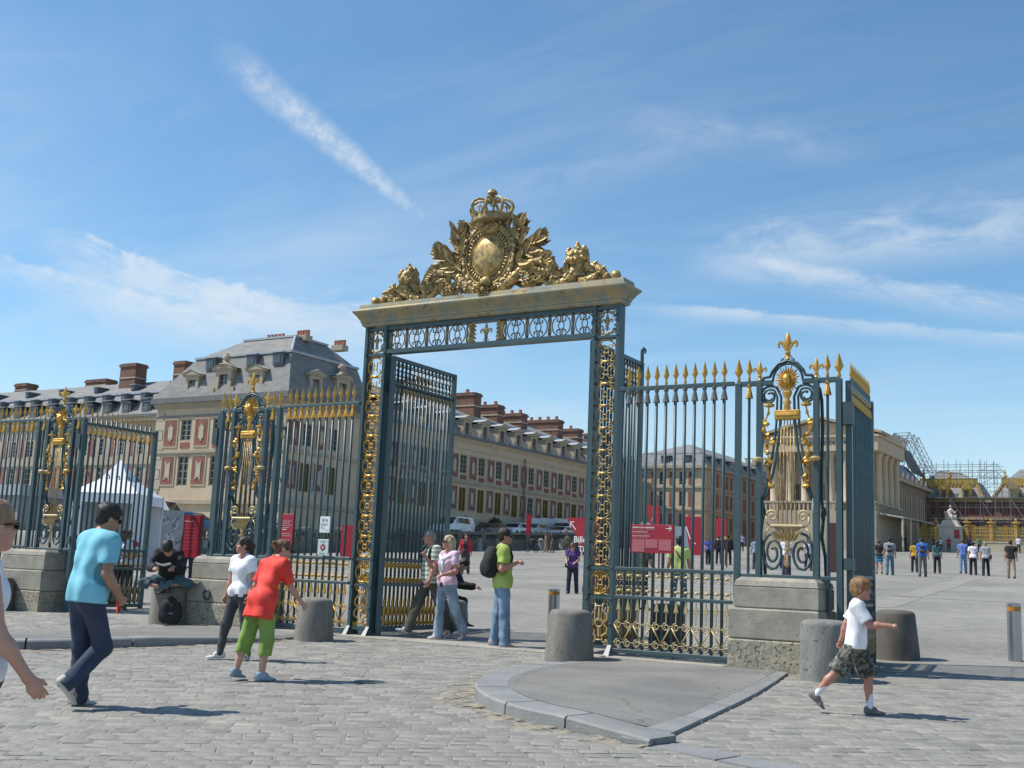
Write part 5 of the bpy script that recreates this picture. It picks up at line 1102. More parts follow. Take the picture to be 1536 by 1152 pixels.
# --- gate leaves ----------------------------------------------------
def tall_leaf(label, hx, ang, nb=15):
    """one leaf of the main gate: 1.95 m wide, 4.66 m tall, local x along the leaf"""
    t = thing('gate_leaf', label, 'gate', (GX+hx, GY+0.06, GZ+0.02), ang, group='gate leaves swung open into the court'); Lw = 1.95
    for x, w in ((0.0,0.07),(Lw-0.07,0.07)):
        m = M(); m.cbox(x,x+w,-0.035,0.035,0.0,4.64,0.008); m.obj('stile', IRON, t)
    for z, h in ((4.57,0.07),(4.16,0.04),(1.20,0.06),(0.80,0.06),(0.07,0.08)):
        m = M(); m.cbox(0.071,Lw-0.071,-0.026,0.026,z,z+h,0.006); m.obj('leaf_rail', IRON, t)
    gap = (Lw-0.14)/(nb+1); b = M(); b.bar((0,0,0.1),(0,0,4.58),0.021,7); bm = b.mesh('bar', IRON, True)
    o1 = M(); o1.tube(circle(0,4.37,gap*0.30,10,0,1.5),0.011,5,closed=True); o1.tube(spiral(0,4.50,0.04,0.01,0,7,8),0.010,4); o1.tube(spiral(0,4.24,0.04,0.01,0,7,8),0.010,4); o1.lathe([(0.0,4.0),(0.025,4.05),(0.03,4.09),(0.012,4.16)],6); o1m = o1.mesh('leaf_ornament', BRONZE, True)
    o2 = M(); o2.box(-gap*0.45,gap*0.45,-0.03,0.03,1.11,1.19); o2.tube(spiral(0,1.12,0.045,0.012,0,7,10,-0.03),0.012,5); o2.box(-gap*0.45,gap*0.45,-0.03,0.03,0.865,0.92); o2.tube(spiral(0,0.91,0.045,0.012,0,7,10,-0.03),0.012,5); o2m = o2.mesh('band_ornament', GOLD, True)
    o3 = M(); o3.lathe([(0.0,0.16),(0.022,0.22),(0.014,0.30),(0.03,0.36),(0.034,0.41),(0.014,0.50),(0.018,0.54),(0.0,0.66)],6,(0,-0.02,0)); o3.bar((-gap*0.5,0,0.38),(gap*0.5,0,0.38),0.018,5); o3.tube(spiral(0,0.19,0.05,0.012,0,7,10,-0.02),0.013,5); o3m = o3.mesh('foot_ornament', GOLD, True)
    for i in range(nb): link('bar', bm, t, (0.07+gap*(i+1),0,0))
    for i in range(nb+1):
        x = 0.07+gap*(i+0.5); link('leaf_ornament', o1m, t, (x,0,0)); link('band_ornament', o2m, t, (x,0,0)); link('foot_ornament', o3m, t, (x,0,0))
    return t
gl = tall_leaf('tall iron gate leaf standing open behind the left pier of the gateway', -1.86, math.radians(91))
gr = tall_leaf('tall iron gate leaf standing open behind the right pier of the gateway', 1.93, math.radians(92))
m = M(); m.bar((1.93,0,4.6),(1.93,0,4.86),0.03,6); m.tube([(1.93,0,4.84),(1.98,0,4.90),(2.06,0,4.88),(2.05,0,4.82)],0.022,5); m.obj('latch_hook', IRON, gr)
def side_leaf(label, hx, ang, solid=0):
    t = thing('side_gate_leaf', label, 'gate', (GX+hx, GY+0.03, GZ+0.03), ang, group='side gate leaves swung open into the court'); Lw = 1.92; nb = 13; gap = (Lw-0.14)/(nb+1)
    for x, w in ((0.0,0.08),(Lw-0.08,0.08)):
        m = M(); m.cbox(x,x+w,-0.04,0.04,0.0,3.80,0.008); m.obj('stile', IRON, t)
    for z, h in ((3.70,0.06),(1.20,0.05),(0.82,0.05),(0.06,0.07)):
        m = M(); m.cbox(0.081,Lw-0.081,-0.026,0.026,z,z+h,0.006); m.obj('leaf_rail', IRON, t)
    hook = M(); hook.tube([(0,0,2.60),(0.015,0,2.72),(0.05,0,2.75),(0.07,0,2.70),(0.06,0,2.66)],0.011,4); hm = hook.mesh('hook', IRON, True)
    o3 = M(); o3.lathe([(0.0,0.16),(0.035,0.22),(0.02,0.30),(0.045,0.36),(0.05,0.42),(0.02,0.52),(0.0,0.72)],6,(0,-0.02,0)); o3.bar((-gap*0.5,0,0.38),(gap*0.5,0,0.38),0.018,5); o3.tube(spiral(0,0.19,0.05,0.012,0,7,10,-0.02),0.013,5); o3m = o3.mesh('foot_ornament', BRONZE, True)
    bw_ = bow_row(gap).mesh('band_ornament', OLDGOLD, True)
    for i in range(nb):
        x = 0.07+gap*(i+1); b = link('bar', BARM, t, (x,0,0.06)); link('spearhead', SPEARS, b, (0,0,3.72)); link('tassel', TASS, b, (0,0,3.46))
        if i % 2 == 0: link('hook', hm, t, (x,0,0))
    for i in range(nb+1):
        x = 0.07+gap*(i+0.5); link('foot_ornament', o3m, t, (x,0,0)); link('band_ornament', bw_, t, (x,0,1.13)); link('band_ornament', bw_, t, (x,0,0.93))
    m = M(); m.box(-0.09,0.09,-0.06,0.06,3.2,3.5); m.obj('hinge', IROND, t); m = M(); m.box(-0.09,0.09,-0.06,0.06,1.3,1.45); m.obj('hinge', IROND, t); return t
side_leaf('side gate leaf swung open behind the man in the turquoise tee', -9.60, math.radians(90))
side_leaf('side gate leaf swung open just behind the walking boy', 5.80, math.radians(95.5))
side_leaf('side gate leaf folded back behind the lyre panel left of the gateway', -5.78, math.radians(91))

# --- lyre panels on their pedestals --------------------------------
SUN_EYE = None
def make_lyre():
    """lyre panel: local origin on the ground under its middle; posts, arch, sun mask, strings"""
    root = bpy.data.objects.new('lyre_panel', None); COL.objects.link(root)
    for x, w, z0 in ((-0.70,0.075,0.9),(-0.395,0.07,1.19),(0.395,0.07,1.19),(0.70,0.075,0.0)):
        m = M(); m.cbox(x-w/2,x+w/2,-0.04,0.04,z0,3.86,0.008); m.obj('post', IRON, root)
    for x in (-0.545, 0.545):
        b = link('bar', BARM, root, (x,0,0.09)) if 0 else None
        m = M(); m.bar((x,0,1.05 if x < 0 else 0.75),(x,0,3.9),0.02,7); b = m.obj('bar', IRON, root); link('spearhead', SPEAR, b, (x,0,3.89)); link('tassel', TASG, b, (x,0,3.64))
    for x in (-0.70, 0.70): link('spearhead', BIGSPEAR, root, (x,0,3.86))
    m = M(); m.cbox(-0.66,0.74,-0.03,0.03,1.19,1.24,0.006); m.obj('base_rail', IRON, root)
    for sg in (-1, 1):
        m = M(); m.cbox(sg*0.21-0.0 if sg > 0 else -0.70,0.70 if sg > 0 else -0.21,-0.03,0.03,3.81,3.88,0.006); m.obj('top_rail', IRON, root)
    m = M(); A = [(-0.36,0,3.86),(-0.34,0,3.92),(-0.25,0,3.93),(-0.215,0,4.0),(-0.13,0,4.10),(0,0,4.14),(0.13,0,4.10),(0.215,0,4.0),(0.25,0,3.93),(0.34,0,3.92),(0.36,0,3.86)]; m.tube(A, 0.022, 6, 1.6)
    m.tube([(0.21*math.cos(a),0,3.86+0.24*math.sin(a)) for a in np.linspace(0,PI,12)], 0.017, 6, 1.6)
    for sg in (-1, 1): m.tube(spiral(sg*0.055,4.13,0.045,0.012,PI/2,PI/2-sg*7,10), 0.012, 5)
    m.obj('arch', IRON, root, smooth=True)
    m = M(); fleur(m, 0, 4.15, 0.40, 0, 0.6); m.obj('fleur_de_lis', GOLD, root, smooth='auto')
    sf_ = M(); fleur(sf_, 0, 0, 0.28, 0, 0.6); sfm = sf_.mesh('fleur_de_lis', GOLD, 'auto')
    for sg in (-1, 1): link('fleur_de_lis', sfm, root, (sg*0.395,0,3.88))
    # sun mask
    m = M()
    for k in range(26):
        a = 2*PI*k/26; r = 0.195 if k % 2 else 0.165; c, s_ = math.cos(a), math.sin(a)
        m.add([(0.07*c-0.022*s_,-0.03,3.87+0.07*s_+0.022*c),(0.07*c+0.022*s_,-0.03,3.87+0.07*s_-0.022*c),(r*c,-0.035,3.87+r*1.18*s_),(0.07*c,-0.055,3.87+0.07*s_),(r*0.9*c,0.0,3.87+r*s_)], [(0,3,2),(3,1,2),(0,2,4),(1,4,2)])
    dk = M(); dk.lathe([(0.02,-0.02),(0.115,-0.02),(0.115,0.015),(0.02,0.02)], 18); m.merge(dk, Matrix.Translation((0,-0.01,3.87)) @ Matrix.Rotation(PI/2,4,'X')); 
    msk = M(); msk.blob((0,-0.05,3.87),(0.060,0.05,0.085),12); msk.blob((0,-0.10,3.865),(0.012,0.016,0.024),6)
    for sg in (-1, 1): msk.blob((sg*0.024,-0.092,3.89),(0.014,0.01,0.008),6)
    msk.blob((0,-0.092,3.83),(0.02,0.01,0.007),6); m.merge(msk)
    m.lathe([(0.03,3.42),(0.055,3.46),(0.04,3.52),(0.06,3.56),(0.03,3.60),(0.05,3.64),(0.07,3.70),(0.03,3.72)], 8, (0,-0.02,0), 1, 0.6); m.obj('sun_mask', GOLD, root, smooth='auto')
    # iron lyre arms
    for sg in (-1, 1):
        for d, r in ((0.0,0.019),(0.055,0.017)):
            P = spiral(sg*0.255,3.66,0.02,0.16-d*0.35,PI/2+sg*PI*0.9+ (0 if sg > 0 else 0),PI/2+sg*PI*0.9-sg*(-1)*3.3*PI*0-sg*0,2)
            m = M()
            sp_ = [(sg*(0.255-(0.155-d*0.9-0.0)*math.cos(a)*(1-0.28*k/18.0) if 0 else 0.255-((0.165-d)*(1-k/24.0))*math.cos(a)),0,3.66+((0.165-d)*(1-k/24.0))*math.sin(a)) for k, a in enumerate(np.linspace(-0.1, 3*PI, 22))]
            down = [(sg*(0.09+d),0,3.64),(sg*(0.095+d),0,3.45),(sg*(0.105+d),0,3.25),(sg*(0.135+d),0,2.98),(sg*(0.175+d),0,2.72),(sg*(0.225+d*0.9),0,2.50),(sg*(0.285+d*0.6),0,2.32),(sg*(0.335+d*0.3),0,2.24)]
            m.tube(down[::-1]+sp_[2:(20 if d == 0 else 14)], r, 6); m.obj('lyre_arm', IRON, root, smooth=True)
        m = M(); m.tube([(sg*0.35,0.0,2.26),(sg*0.36,0,1.9),(sg*0.36,0,1.24)], 0.02, 6); m.obj('lyre_arm', IRON, root, smooth=True)
        m = M()
        P = [(sg*(0.195+(0.165*(1-k/34.0))*math.sin(a)),0,1.53+(0.275*(1-k/34.0))*math.cos(a)) for k, a in enumerate(np.linspace(-0.6, 2*PI*2.1, 28))]
        m.tube(P, 0.019, 6); m.obj('base_scroll', IRON, root, smooth=True)
        m = M(); m.tube([(sg*0.36,0,1.30),(sg*0.33,0,1.60),(sg*0.30,0,1.80),(sg*0.25,0,1.86)], 0.012, 5)
        m.tube(spiral(sg*0.21,2.02,0.085,0.015,(PI if sg < 0 else 0),(PI-9 if sg < 0 else 9),20), 0.015, 5); m.tube([(sg*0.295,0,2.02),(sg*0.29,0,1.93),(sg*0.22,0,1.87)],0.014,5); m.obj('gilded_volute', PALEGOLD, root, smooth=True)
        # garland of husks
        m = M(); G_ = [(0.255,3.52),(0.27,3.42),(0.315,3.30),(0.33,3.20),(0.27,3.12),(0.22,3.04),(0.29,2.99),(0.28,2.88),(0.25,2.78),(0.27,2.66),(0.25,2.55),(0.24,2.45)]
        m.tube([(sg*x,-0.01,z) for x, z in G_], 0.012, 5)
        m.lathe([(0.02,3.50),(0.075,3.515),(0.07,3.545),(0.02,3.56)], 8, (sg*0.255,-0.01,0))
        for i, (x, z) in enumerate(G_[1:]): 
            q = 0.022+0.016*((i*7) % 5)/5; m.blob((sg*x,-0.015,z),(q*1.1,q,q*1.4),7,0,0.5)
            if i % 3 == 1: m.blob((sg*x+0.02,-0.02,z-0.03),(0.05,0.03,0.035),7,0,0.5)
            if i % 2: leaf(m, (sg*x,-0.02,z), (0.6 if i % 4 == 1 else -0.6, -0.8), 0.09, 0.025, 0.01)
        m.obj('garland', GOLD, root, smooth='auto')
        m = M(); m.tube([(sg*0.30,0,2.80),(sg*0.36,-0.04,2.78),(sg*0.395,-0.05,2.78)], 0.014, 5); m.lathe([(0.02,2.735),(0.07,2.75),(0.075,2.79),(0.05,2.815),(0.0,2.82)], 9, (sg*0.395,-0.06,0)); m.obj('lamp_knob', PALEGOLD if sg < 0 else OLDGOLD, root, smooth='auto')
    m = M(); m.cbox(-0.17,0.17,-0.05,0.03,3.32,3.455,0.012); m.tube([(-0.15,-0.052,3.39),(0.15,-0.052,3.39)],0.025,6); m.lathe([(0.05,3.455),(0.03,3.5),(0.02,3.56)],7,(0,0,0)); m.obj('lyre_crossbar', GOLD, root)
    for k in range(5):
        x = -0.11+0.055*k; m = M(); m.bar((x*0.75,-0.01,3.32),(x*1.15,-0.01,1.90),0.0085,5); m.obj('string', OLDGOLD, root, smooth=True)
    m = M(); m.cbox(-0.225,0.225,-0.06,0.04,1.865,1.905,0.012); m.lathe([(0.0,1.58),(0.03,1.60),(0.035,1.66),(0.06,1.72),(0.10,1.79),(0.16,1.84),(0.19,1.865)], 12, (0,0,0), 1, 0.35)
    for k in range(7): leaf(m, ((k-3)*0.03,-0.05,1.68), ((k-3)*0.28,1.0), 0.18, 0.03, 0.01)
    m.lathe([(0.05,1.56),(0.055,1.59),(0.03,1.6)],8); m.lathe([(0.0,1.33),(0.03,1.38),(0.02,1.45),(0.02,1.56)],7); m.obj('lyre_capital', PALEGOLD, root, smooth='auto')
    for sg in (-1, 1):          # stays leaning back behind the outer posts
        m = M(); m.tube([(sg*0.42,y,z) for y, z in ((0.05,3.75),(0.16,3.60),(0.20,3.2),(0.14,2.7),(0.12,2.3),(0.22,2.0),(0.14,1.75),(0.30,1.5),(0.34,1.22))], 0.024, 6); m.tube([(sg*0.42,0.22+0.09*math.cos(a)*(1-k/16),2.05+0.12*math.sin(a)*(1-k/16)) for k, a in enumerate(np.linspace(0,8,14))], 0.02, 5); m.obj('back_stay', IROND, root, smooth=True)
    return root
ly = make_lyre()
GRP = 'lyre panels on stone pedestals'
ly.location = (GX+4.985, GY, GZ); tag(ly, 'gilded lyre and sun mask panel on the stone pedestal right of the gateway', 'lyre panel', GRP)
l2 = copy_tree(ly, None, (GX-4.965, GY, GZ)); l2['label'] = 'gilded lyre and sun mask panel left of the gateway, behind the girl in white'
l3 = copy_tree(ly, None, (GX-10.23, GY, GZ)); l3['label'] = 'gilded lyre and sun mask panel at the far left, behind the man in turquoise'
# their outer posts stand on the ground: the left one is the mirror image
for o in (l2,):
    for ch in o.children: ch.location.x = -ch.location.x; ch.scale.x = -1
def pedestal(label, x0, x1, yf, yb, ring=False):
    t = thing('stone_pedestal', label, 'pedestal', ((x0+x1)/2, yf, GZ-0.04), group='stone pedestals under the lyre panels'); w = (x1-x0)/2; d = yb-yf
    for (z0, z1, e, mm_) in ((0.0,0.43,0.06,PITSTONE),(0.434,0.83,0.05,STONE),(0.834,1.12,0.0,STONE)):
        m = M(); nx = 10; m.cbox(-w-e,w+e*0.3,-e,d+e,z0,z1,0.02); m.obj('stone_block', mm_, t)
    m = M(); m.frust(0, d/2, [(1.122,w,d/2),(1.19,w-0.02,d/2-0.02),(1.235,w-0.07,d/2-0.07)]); m.obj('capping_stone', STONE, t)
    if ring:
        m = M(); m.tube([(0.0+0.075*math.cos(a),-0.075,0.55+0.085*math.sin(a)) for a in np.linspace(0,2*PI,15)[:-1]],0.018,6,closed=True); m.bar((0,-0.09,0.63),(0,-0.02,0.63),0.022,6); m.obj('mooring_ring', IROND, t, (0.12-0.40,0,0.02), smooth=True)
    return t
pedestal('pale stone pedestal with a pitted base block right of the gateway', -5.50, -4.37, 14.76, 15.48)
pedestal('stone pedestal with an iron ring left of the gateway, behind the girl in white', -15.62, -14.10, 14.76, 15.48, True)
pedestal('stone pedestal at the far left behind a squat dark bollard', -21.05, -19.72, 14.76, 15.48)

# --- notices hung on the railings ----------------------------------
def board(name, label, cat, loc, w, h, m_, edge=None, th=0.02, rz=0.0, group=None):
    t = thing(name, label, cat, loc, rz, group); b = M(); b.cbox(-w/2,w/2,0,th,0,h,0.004); b.obj('board', m_, t)
    if edge:
        for x in (-w/2-0.012, w/2+0.001):
            e = M(); e.box(x,x+0.011,-0.003,th+0.012,-0.01,h+0.01); e.obj('board_edge', edge, t)
    return t
def lines(t, rows, y=-0.004):
    for (txt, x, z, size, mm_, bold) in rows: lettering(txt, size, mm_, t, (x, y, z), depth=0.001, align='LEFT', bold=bold)
s1 = board('direction_sign', 'wide crimson direction sign with a white right arrow hung on the right railing', 'sign', (-6.83, 15.04, GZ+1.475), 0.645, 0.40, RED, REDD)
lines(s1, [('Entrée Cour intérieure',-0.30,0.36,0.036,WHITE,0.0008),('Château, Grands Appartements',-0.30,0.326,0.028,PINKP,0),('Palace Main Entrance',-0.30,0.297,0.028,WHITE,0),('State Apartments, Chapel',-0.30,0.268,0.026,PINKP,0),('Entrada Patio de Honor',-0.30,0.24,0.028,WHITE,0),('Palacio, Apartamentos',-0.30,0.213,0.026,PINKP,0)])
m = M(); m.v = [(0.215,0,0.345),(0.285,0,0.345),(0.285,0,0.355),(0.215,0,0.355),(0.262,0,0.382),(0.27,0,0.388),(0.306,0,0.35),(0.27,0,0.312),(0.262,0,0.318),(0.292,0,0.35)]; m.f = [(0,1,2,3),(4,9,6,5),(9,8,7,6)]; m.m=[0]*3; m.obj('arrow', WHITE, s1, (0,-0.005,0))
for k, (x, h) in enumerate(((-0.30,0.18),(-0.10,0.125),(0.11,0.155))):
    m = M(); m.box(x,x+0.19,-0.004,-0.001,0.195-h,0.195); m.obj('map_square', mat('faded pink map print %d' % k, (0.36,0.075,0.095), (0.44,0.15,0.16), 60, rough=0.6), s1)
s2 = board('notice_sign', 'tall crimson notice with white lines of print on the left railing, above the red jacket', 'sign', (-13.70, 15.04, GZ+1.37), 0.265, 0.60, RED, REDD)
rows = []
for i, (txt, b) in enumerate((('Le Château est ouvert',0),('The Palace is open',0),('tous les jours sauf lundi',0),('every day except',0),('MONDAYS',0.0012),('',0),('El palacio está abierto',0),('todos los días salvo lunes',0),('',0),('Das Schloss ist täglich',0),('außer montags geöffnet',0),('Closed on Mondays',0.0008))): 
    if txt: rows.append((txt,-0.105,0.475-0.036*i,0.021,WHITE,b))
lines(s2, rows)
s3 = board('white_notice', 'white notice with two small grey emblems, the upper one on the left railing', 'notice', (-12.86, 15.04, GZ+1.66), 0.215, 0.27, PAPER)
m = M(); m.box(-0.06,-0.015,-0.003,-0.001,0.185,0.225); m.prism([(-0.065,0.226),(-0.01,0.226),(-0.0375,0.245)],-0.003,-0.001); m.tube(circle(0.035,0.21,0.02,12,-0.002),0.003,4,closed=True); m.bar((0.035,-0.002,0.19),(0.035,-0.002,0.235),0.003,4); m.obj('emblem', GREYP, s3)
lines(s3, [('PATRIMOINE MONDIAL',-0.09,0.15,0.015,GREYP,0),('WORLD HERITAGE',-0.09,0.128,0.014,GREYP,0),('Palais et parc',-0.09,0.095,0.014,GREYP,0),('inscrits sur la liste',-0.09,0.075,0.013,GREYP,0),('Palace and park',0.0,0.05,0.013,GREYP,0)])
s4 = board('emblem_notice', 'pale blue notice with a red lozenge emblem, the lower one on the left railing', 'notice', (-12.87, 15.04, GZ+1.28), 0.225, 0.27, BLUEPAPER)
m = M(); m.v = [(0,0,0.065),(0.066,0,0.135),(0,0,0.205),(-0.066,0,0.135)]; m.f=[(0,1,2,3)]; m.m=[0]
for a in range(4):
    for d in (-1, 1):
        c = (0.033*(1 if a in (0,1) else -1), 0.135+0.035*(1 if a in (0,3) else -1)); m.add([(c[0]-0.012,0,c[1]),(c[0],0,c[1]-0.012),(c[0]+0.018*(1 if a in (0,1) else -1),0,c[1]+0.018*(1 if a in (0,3) else -1))],[(0,1,2)])
m.obj('lozenge_emblem', RED, s4, (0,-0.003,0))
m = M(); m.v = [(0,0,0.11),(0.022,0,0.135),(0,0,0.16),(-0.022,0,0.135)]; m.f=[(0,1,2,3)]; m.m=[0]; m.obj('lozenge_centre', BLUEPAPER, s4, (0,-0.005,0))
lines(s4, [('MONUMENT',-0.07,0.235,0.022,GREYP,0),('HISTORIQUE',-0.073,0.035,0.020,GREYP,0)])
s5 = board('notice_sign', 'crimson notice in a dark frame on the far left railing by the woman in sunglasses', 'sign', (-21.78, 15.02, GZ+1.35), 0.32, 0.62, RED, BLACK, 0.05)
m = M(); m.box(0.172,0.30,0.02,0.05,-0.01,0.63); m.obj('dark_frame', BLACK, s5)
lines(s5, [('Information',-0.12,0.57,0.04,WHITE,0.001)]+[('horaires, tarifs et visites',-0.12,0.52-0.035*i,0.022,PINKP,0) for i in range(14)])
# ------------------------------------------------------------------ street furniture, signs, vehicles
def bollard(label, x, y, r0, r1, h, m_, z=None, grp='squat stone bollards about the gateway'):
    z = g(y) if z is None else z
    m = M(); m.lathe([(r0+0.004,-0.03),(r0,0.02),(r0*0.97+r1*0.03,0.1),(r1+0.012,h-0.06),(r1,h-0.03),(r1-0.03,h-0.005),(r1*0.6,h+0.01),(0.02,h+0.015)], 36)
    o = m.obj('stone_bollard', m_, None, (x,y,z), smooth='auto'); return tag(o, label, 'bollard', grp)
bollard('grainy grey stone bollard at the kerb before the right pier of the gateway', -7.58, 14.08, 0.335, 0.275, 0.66, BOLL, g(14.08)+0.02)
bollard('brown grey stone bollard in front of the left railing, beside the red jacket', -12.0, 13.95, 0.30, 0.245, 0.62, BOLL, g(13.9)+0.02)
bollard('stone bollard on which a man sits reading', -15.95, 14.62, 0.345, 0.31, 0.70, BOLL)
bollard('straight sided pitted grey bollard right behind the walking boy', -4.17, 14.36, 0.305, 0.285, 0.715, BOLLP)
bollard('dark sooty bollard past the boy, at the foot of the open side leaf', -4.13, 17.85, 0.34, 0.27, 0.70, BOLLD)
bollard('squat dark bollard at the far left before the pedestal', -20.62, 14.45, 0.32, 0.27, 0.64, BOLLD)
bollard('dark bollard just inside the right railing', -7.46, 17.1, 0.30, 0.25, 0.66, BOLLD)
bollard('low grey bollard with a person in black sitting on it', -11.72, 17.35, 0.27, 0.23, 0.52, BOLLP)
def steel_post(label, x, y, h=0.86, r=0.105):
    t = thing('steel_post', label, 'post', (x,y,g(y)), 0, 'round steel posts with amber bands'); 
    m = M(); m.lathe([(r,-0.02),(r,h*0.86)], 20); m.obj('post_body', STEEL, t, smooth='auto'); m = M(); m.lathe([(r+0.002,h*0.861),(r+0.002,h*0.94)], 20); m.obj('amber_band', AMBER, t, smooth='auto')
    m = M(); m.lathe([(r,h*0.941),(r,h*0.985),(r-0.02,h)], 20); m.obj('post_cap', STEEL, t, smooth='auto'); return t
steel_post('brushed steel post with an amber band at the right edge of the picture', -2.62, 18.75, 0.84, 0.10)
steel_post('brushed steel post with an amber band behind the grainy bollard in the gateway', -10.28, 18.45, 0.74)
for (x, y) in ((-15.2,19.2),): steel_post('brushed steel post with an amber band beyond the left railing', x, y)
# totems
def totem(label, x, y, z0, w, h, rz=0.0, post=True, slant=0.0, th=0.10, side=None):
    t = thing('totem_sign', label, 'sign', (x,y,g(y)), rz, 'free standing crimson signs in the court'); z0 -= g(y)
    m = M(); m.prism([(-w/2+slant,z0),(w/2,z0),(w/2,z0+h),(-w/2,z0+h)], -th/2, th/2); m.obj('sign_panel', RED, t)
    m = M(); m.box(w/2+0.001,w/2+0.03,-th/2-0.01,th/2+0.01,z0 if not post else -0.02,z0+h+0.01); m.obj('sign_post', REDD, t); return t
a = totem('tall crimson information sign standing between the pedestal and the man reading', -18.40, 17.3, 1.55, 0.50, 0.88, th=0.05)
lines(a, [('Visites et tarifs',-0.22,1.84,0.045,WHITE,0)]+[('Château  Trianon  Jardins',-0.22,1.76-0.07*i,0.032,PINKP,0) for i in range(8)], -0.028)
a = totem('dull crimson sign standing just behind the two white notices of the left railing', -17.2, 21.0, 1.70, 0.40, 0.75)
lines(a, [('Accès',-0.15,1.72,0.06,PINKP,0),('Groupes',-0.15,1.62,0.05,PINKP,0)], -0.056)
a = totem('wedge shaped crimson ticket sign with a white arrow, left of the right pier', -18.95, 36.0, 1.75, 1.35, 1.78, math.radians(0), True, 1.12, 0.14)
lines(a, [('Billets',-0.36,1.50,0.30,WHITE,0.006),('Tickets',-0.16,1.17,0.28,WHITE,0.004),('Visites',0.00,0.86,0.26,PINKP,0.004)], -0.076)
m = M(); m.tube([(-0.52,0,2.12),(-0.28,0,1.84)],0.022,4,0.3); m.tube([(-0.52,0,2.12),(-0.36,0,2.12)],0.022,4,0.3); m.tube([(-0.52,0,2.12),(-0.50,0,1.93)],0.022,4,0.3); m.obj('arrow', WHITE, a, (0,-0.078,0))
a = totem('narrow crimson flag sign high above the wide direction sign', -20.4, 45.0, 3.45, 0.60, 1.15, slant=0.3)
lines(a, [('A',-0.08,2.35,0.3,PINKP,0)], -0.056)
a = totem('large crimson sign with a white arrow stroke behind the bars of the right railing', -13.62, 33.0, 2.28, 0.55, 1.16, slant=0.22)
m = M(); m.tube([(-0.20,0,2.0),(-0.06,0,1.62)],0.02,4,0.3); m.tube([(-0.02,0,1.52),(0.12,0,1.48)],0.02,4,0.3); m.obj('arrow', WHITE, a, (0,-0.058,0))
a = totem('small distant crimson sign beyond the people in dark suits', -23.1, 60.0, 3.95, 0.62, 1.0)
totem('thin crimson post sign standing before the long palace wing', -52.2, 88.6, 5.0, 0.42, 1.75)
a = thing('display_panel', 'dark reddish brown panel half hidden between the lyre panel and its corner post', 'panel', (-11.28, 40.0, g(40)))
m = M(); m.box(-0.22,0.22,-0.05,0.05,0.55,2.25); m.obj('panel_board', mat('dark brown board', (0.06,0.022,0.018), rough=0.6), a); m = M(); m.box(-0.2,-0.14,-0.04,0.04,0,0.549); m.box(0.14,0.2,-0.04,0.04,0,0.549); m.obj('panel_leg', GREYP, a)
# notice hoarding, left of the man reading
HO = mat('grey poster hoarding', (0.34,0.345,0.34), (0.26,0.265,0.27), 2.5, rough=0.8, spots=(3.2,0.60,(0.10,0.11,0.13)))
a = thing('poster_hoarding', 'grey hoarding covered in torn posters behind the man reading', 'hoarding', (-46.75, 42.0, g(42)), math.radians(30))
m = M(); m.box(-0.98,0.98,-0.04,0.04,0.1,2.5); m.obj('hoarding_board', HO, a); 
m = M(); m.bar((-1.08,0,0),(-1.08,0,3.3),0.10,8); m.obj('hoarding_post', BOLL, a)
for i, (x, z, w, h) in enumerate(((-0.7,1.9,0.3,0.45),(-0.3,1.75,0.3,0.55),(0.1,1.95,0.3,0.42),(0.6,1.8,0.35,0.55),(-0.4,1.15,0.45,0.35),(0.4,1.1,0.5,0.4))):
    m = M(); m.box(x-w/2,x+w/2,-0.06,-0.042,z-h/2,z+h/2); m.obj('poster', mat('poster print %d' % i, (0.48,0.48,0.47), (0.12,0.14,0.17), 6+i, rough=0.8, lo=0.5, hi=0.56), a)
# white hoardings
WH = mat('white hoarding', (0.66,0.67,0.67), (0.58,0.59,0.6), 0.8, rough=0.6)
a = thing('site_hoarding', 'long white site hoarding standing on the terrace before the palace wing', 'hoarding', (-57.3, 97.0, g(97)+1.1))
for k in range(6):
    m = M(); y = 97+2.6*k; m.box(-0.06,0.06,2.6*k+0.02,2.6*k+2.58,g(y)-g(97),g(y)-g(97)+1.95); m.obj('hoarding_panel', WH, a)
a = thing('site_hoarding', 'white site hoarding seen between the bars of the right railing', 'hoarding', (-47.6, 100.0, g(100)), math.atan2(5,4.6))
for k in range(3):
    m = M(); m.box(2.3*k+0.02,2.3*k+2.28,-0.06,0.06,0.1,2.75-0.1*k); m.obj('hoarding_panel', WH, a)
# tent
TENT = mat('white tent canvas', (0.74,0.76,0.78), (0.66,0.69,0.72), 1.0, rough=0.7)
a = thing('marquee_tent', 'white marquee tent with a pointed roof behind the open side leaf on the left', 'tent', (-39.35, 32.7, g(32.7)), math.radians(28))
m = M(); m.v = [(-1.42,-1.42,2.95),(1.42,-1.42,2.95),(1.42,1.42,2.95),(-1.42,1.42,2.95),(-0.6,-0.6,3.55),(0.6,-0.6,3.55),(0.6,0.6,3.55),(-0.6,0.6,3.55),(0,0,4.45)]; m.f = [(0,1,5,4),(1,2,6,5),(2,3,7,6),(3,0,4,7),(4,5,8),(5,6,8),(6,7,8),(7,4,8)]; m.m=[0]*8; m.obj('tent_roof', TENT, a)
m = M(); m.box(-1.42,1.42,-1.43,-1.40,2.55,2.95); m.box(1.40,1.43,-1.42,1.42,2.55,2.95); m.box(-1.42,1.42,1.40,1.43,2.55,2.95); m.box(-1.43,-1.40,-1.42,1.42,0,2.95); m.box(-1.42,-0.9,-1.42,-1.39,0,2.55); m.box(1.2,1.42,-1.42,-1.39,0,2.55); m.box(-1.42,1.42,1.39,1.42,0,2.55); m.box(1.39,1.42,-1.42,0.2,0,2.55); m.obj('tent_wall', TENT, a)
for sx in (-1.42,1.42):
    for sy in (-1.42,1.42): m = M(); m.bar((sx,sy,0),(sx,sy,3.0),0.05,6); m.obj('tent_pole', STEEL, a)
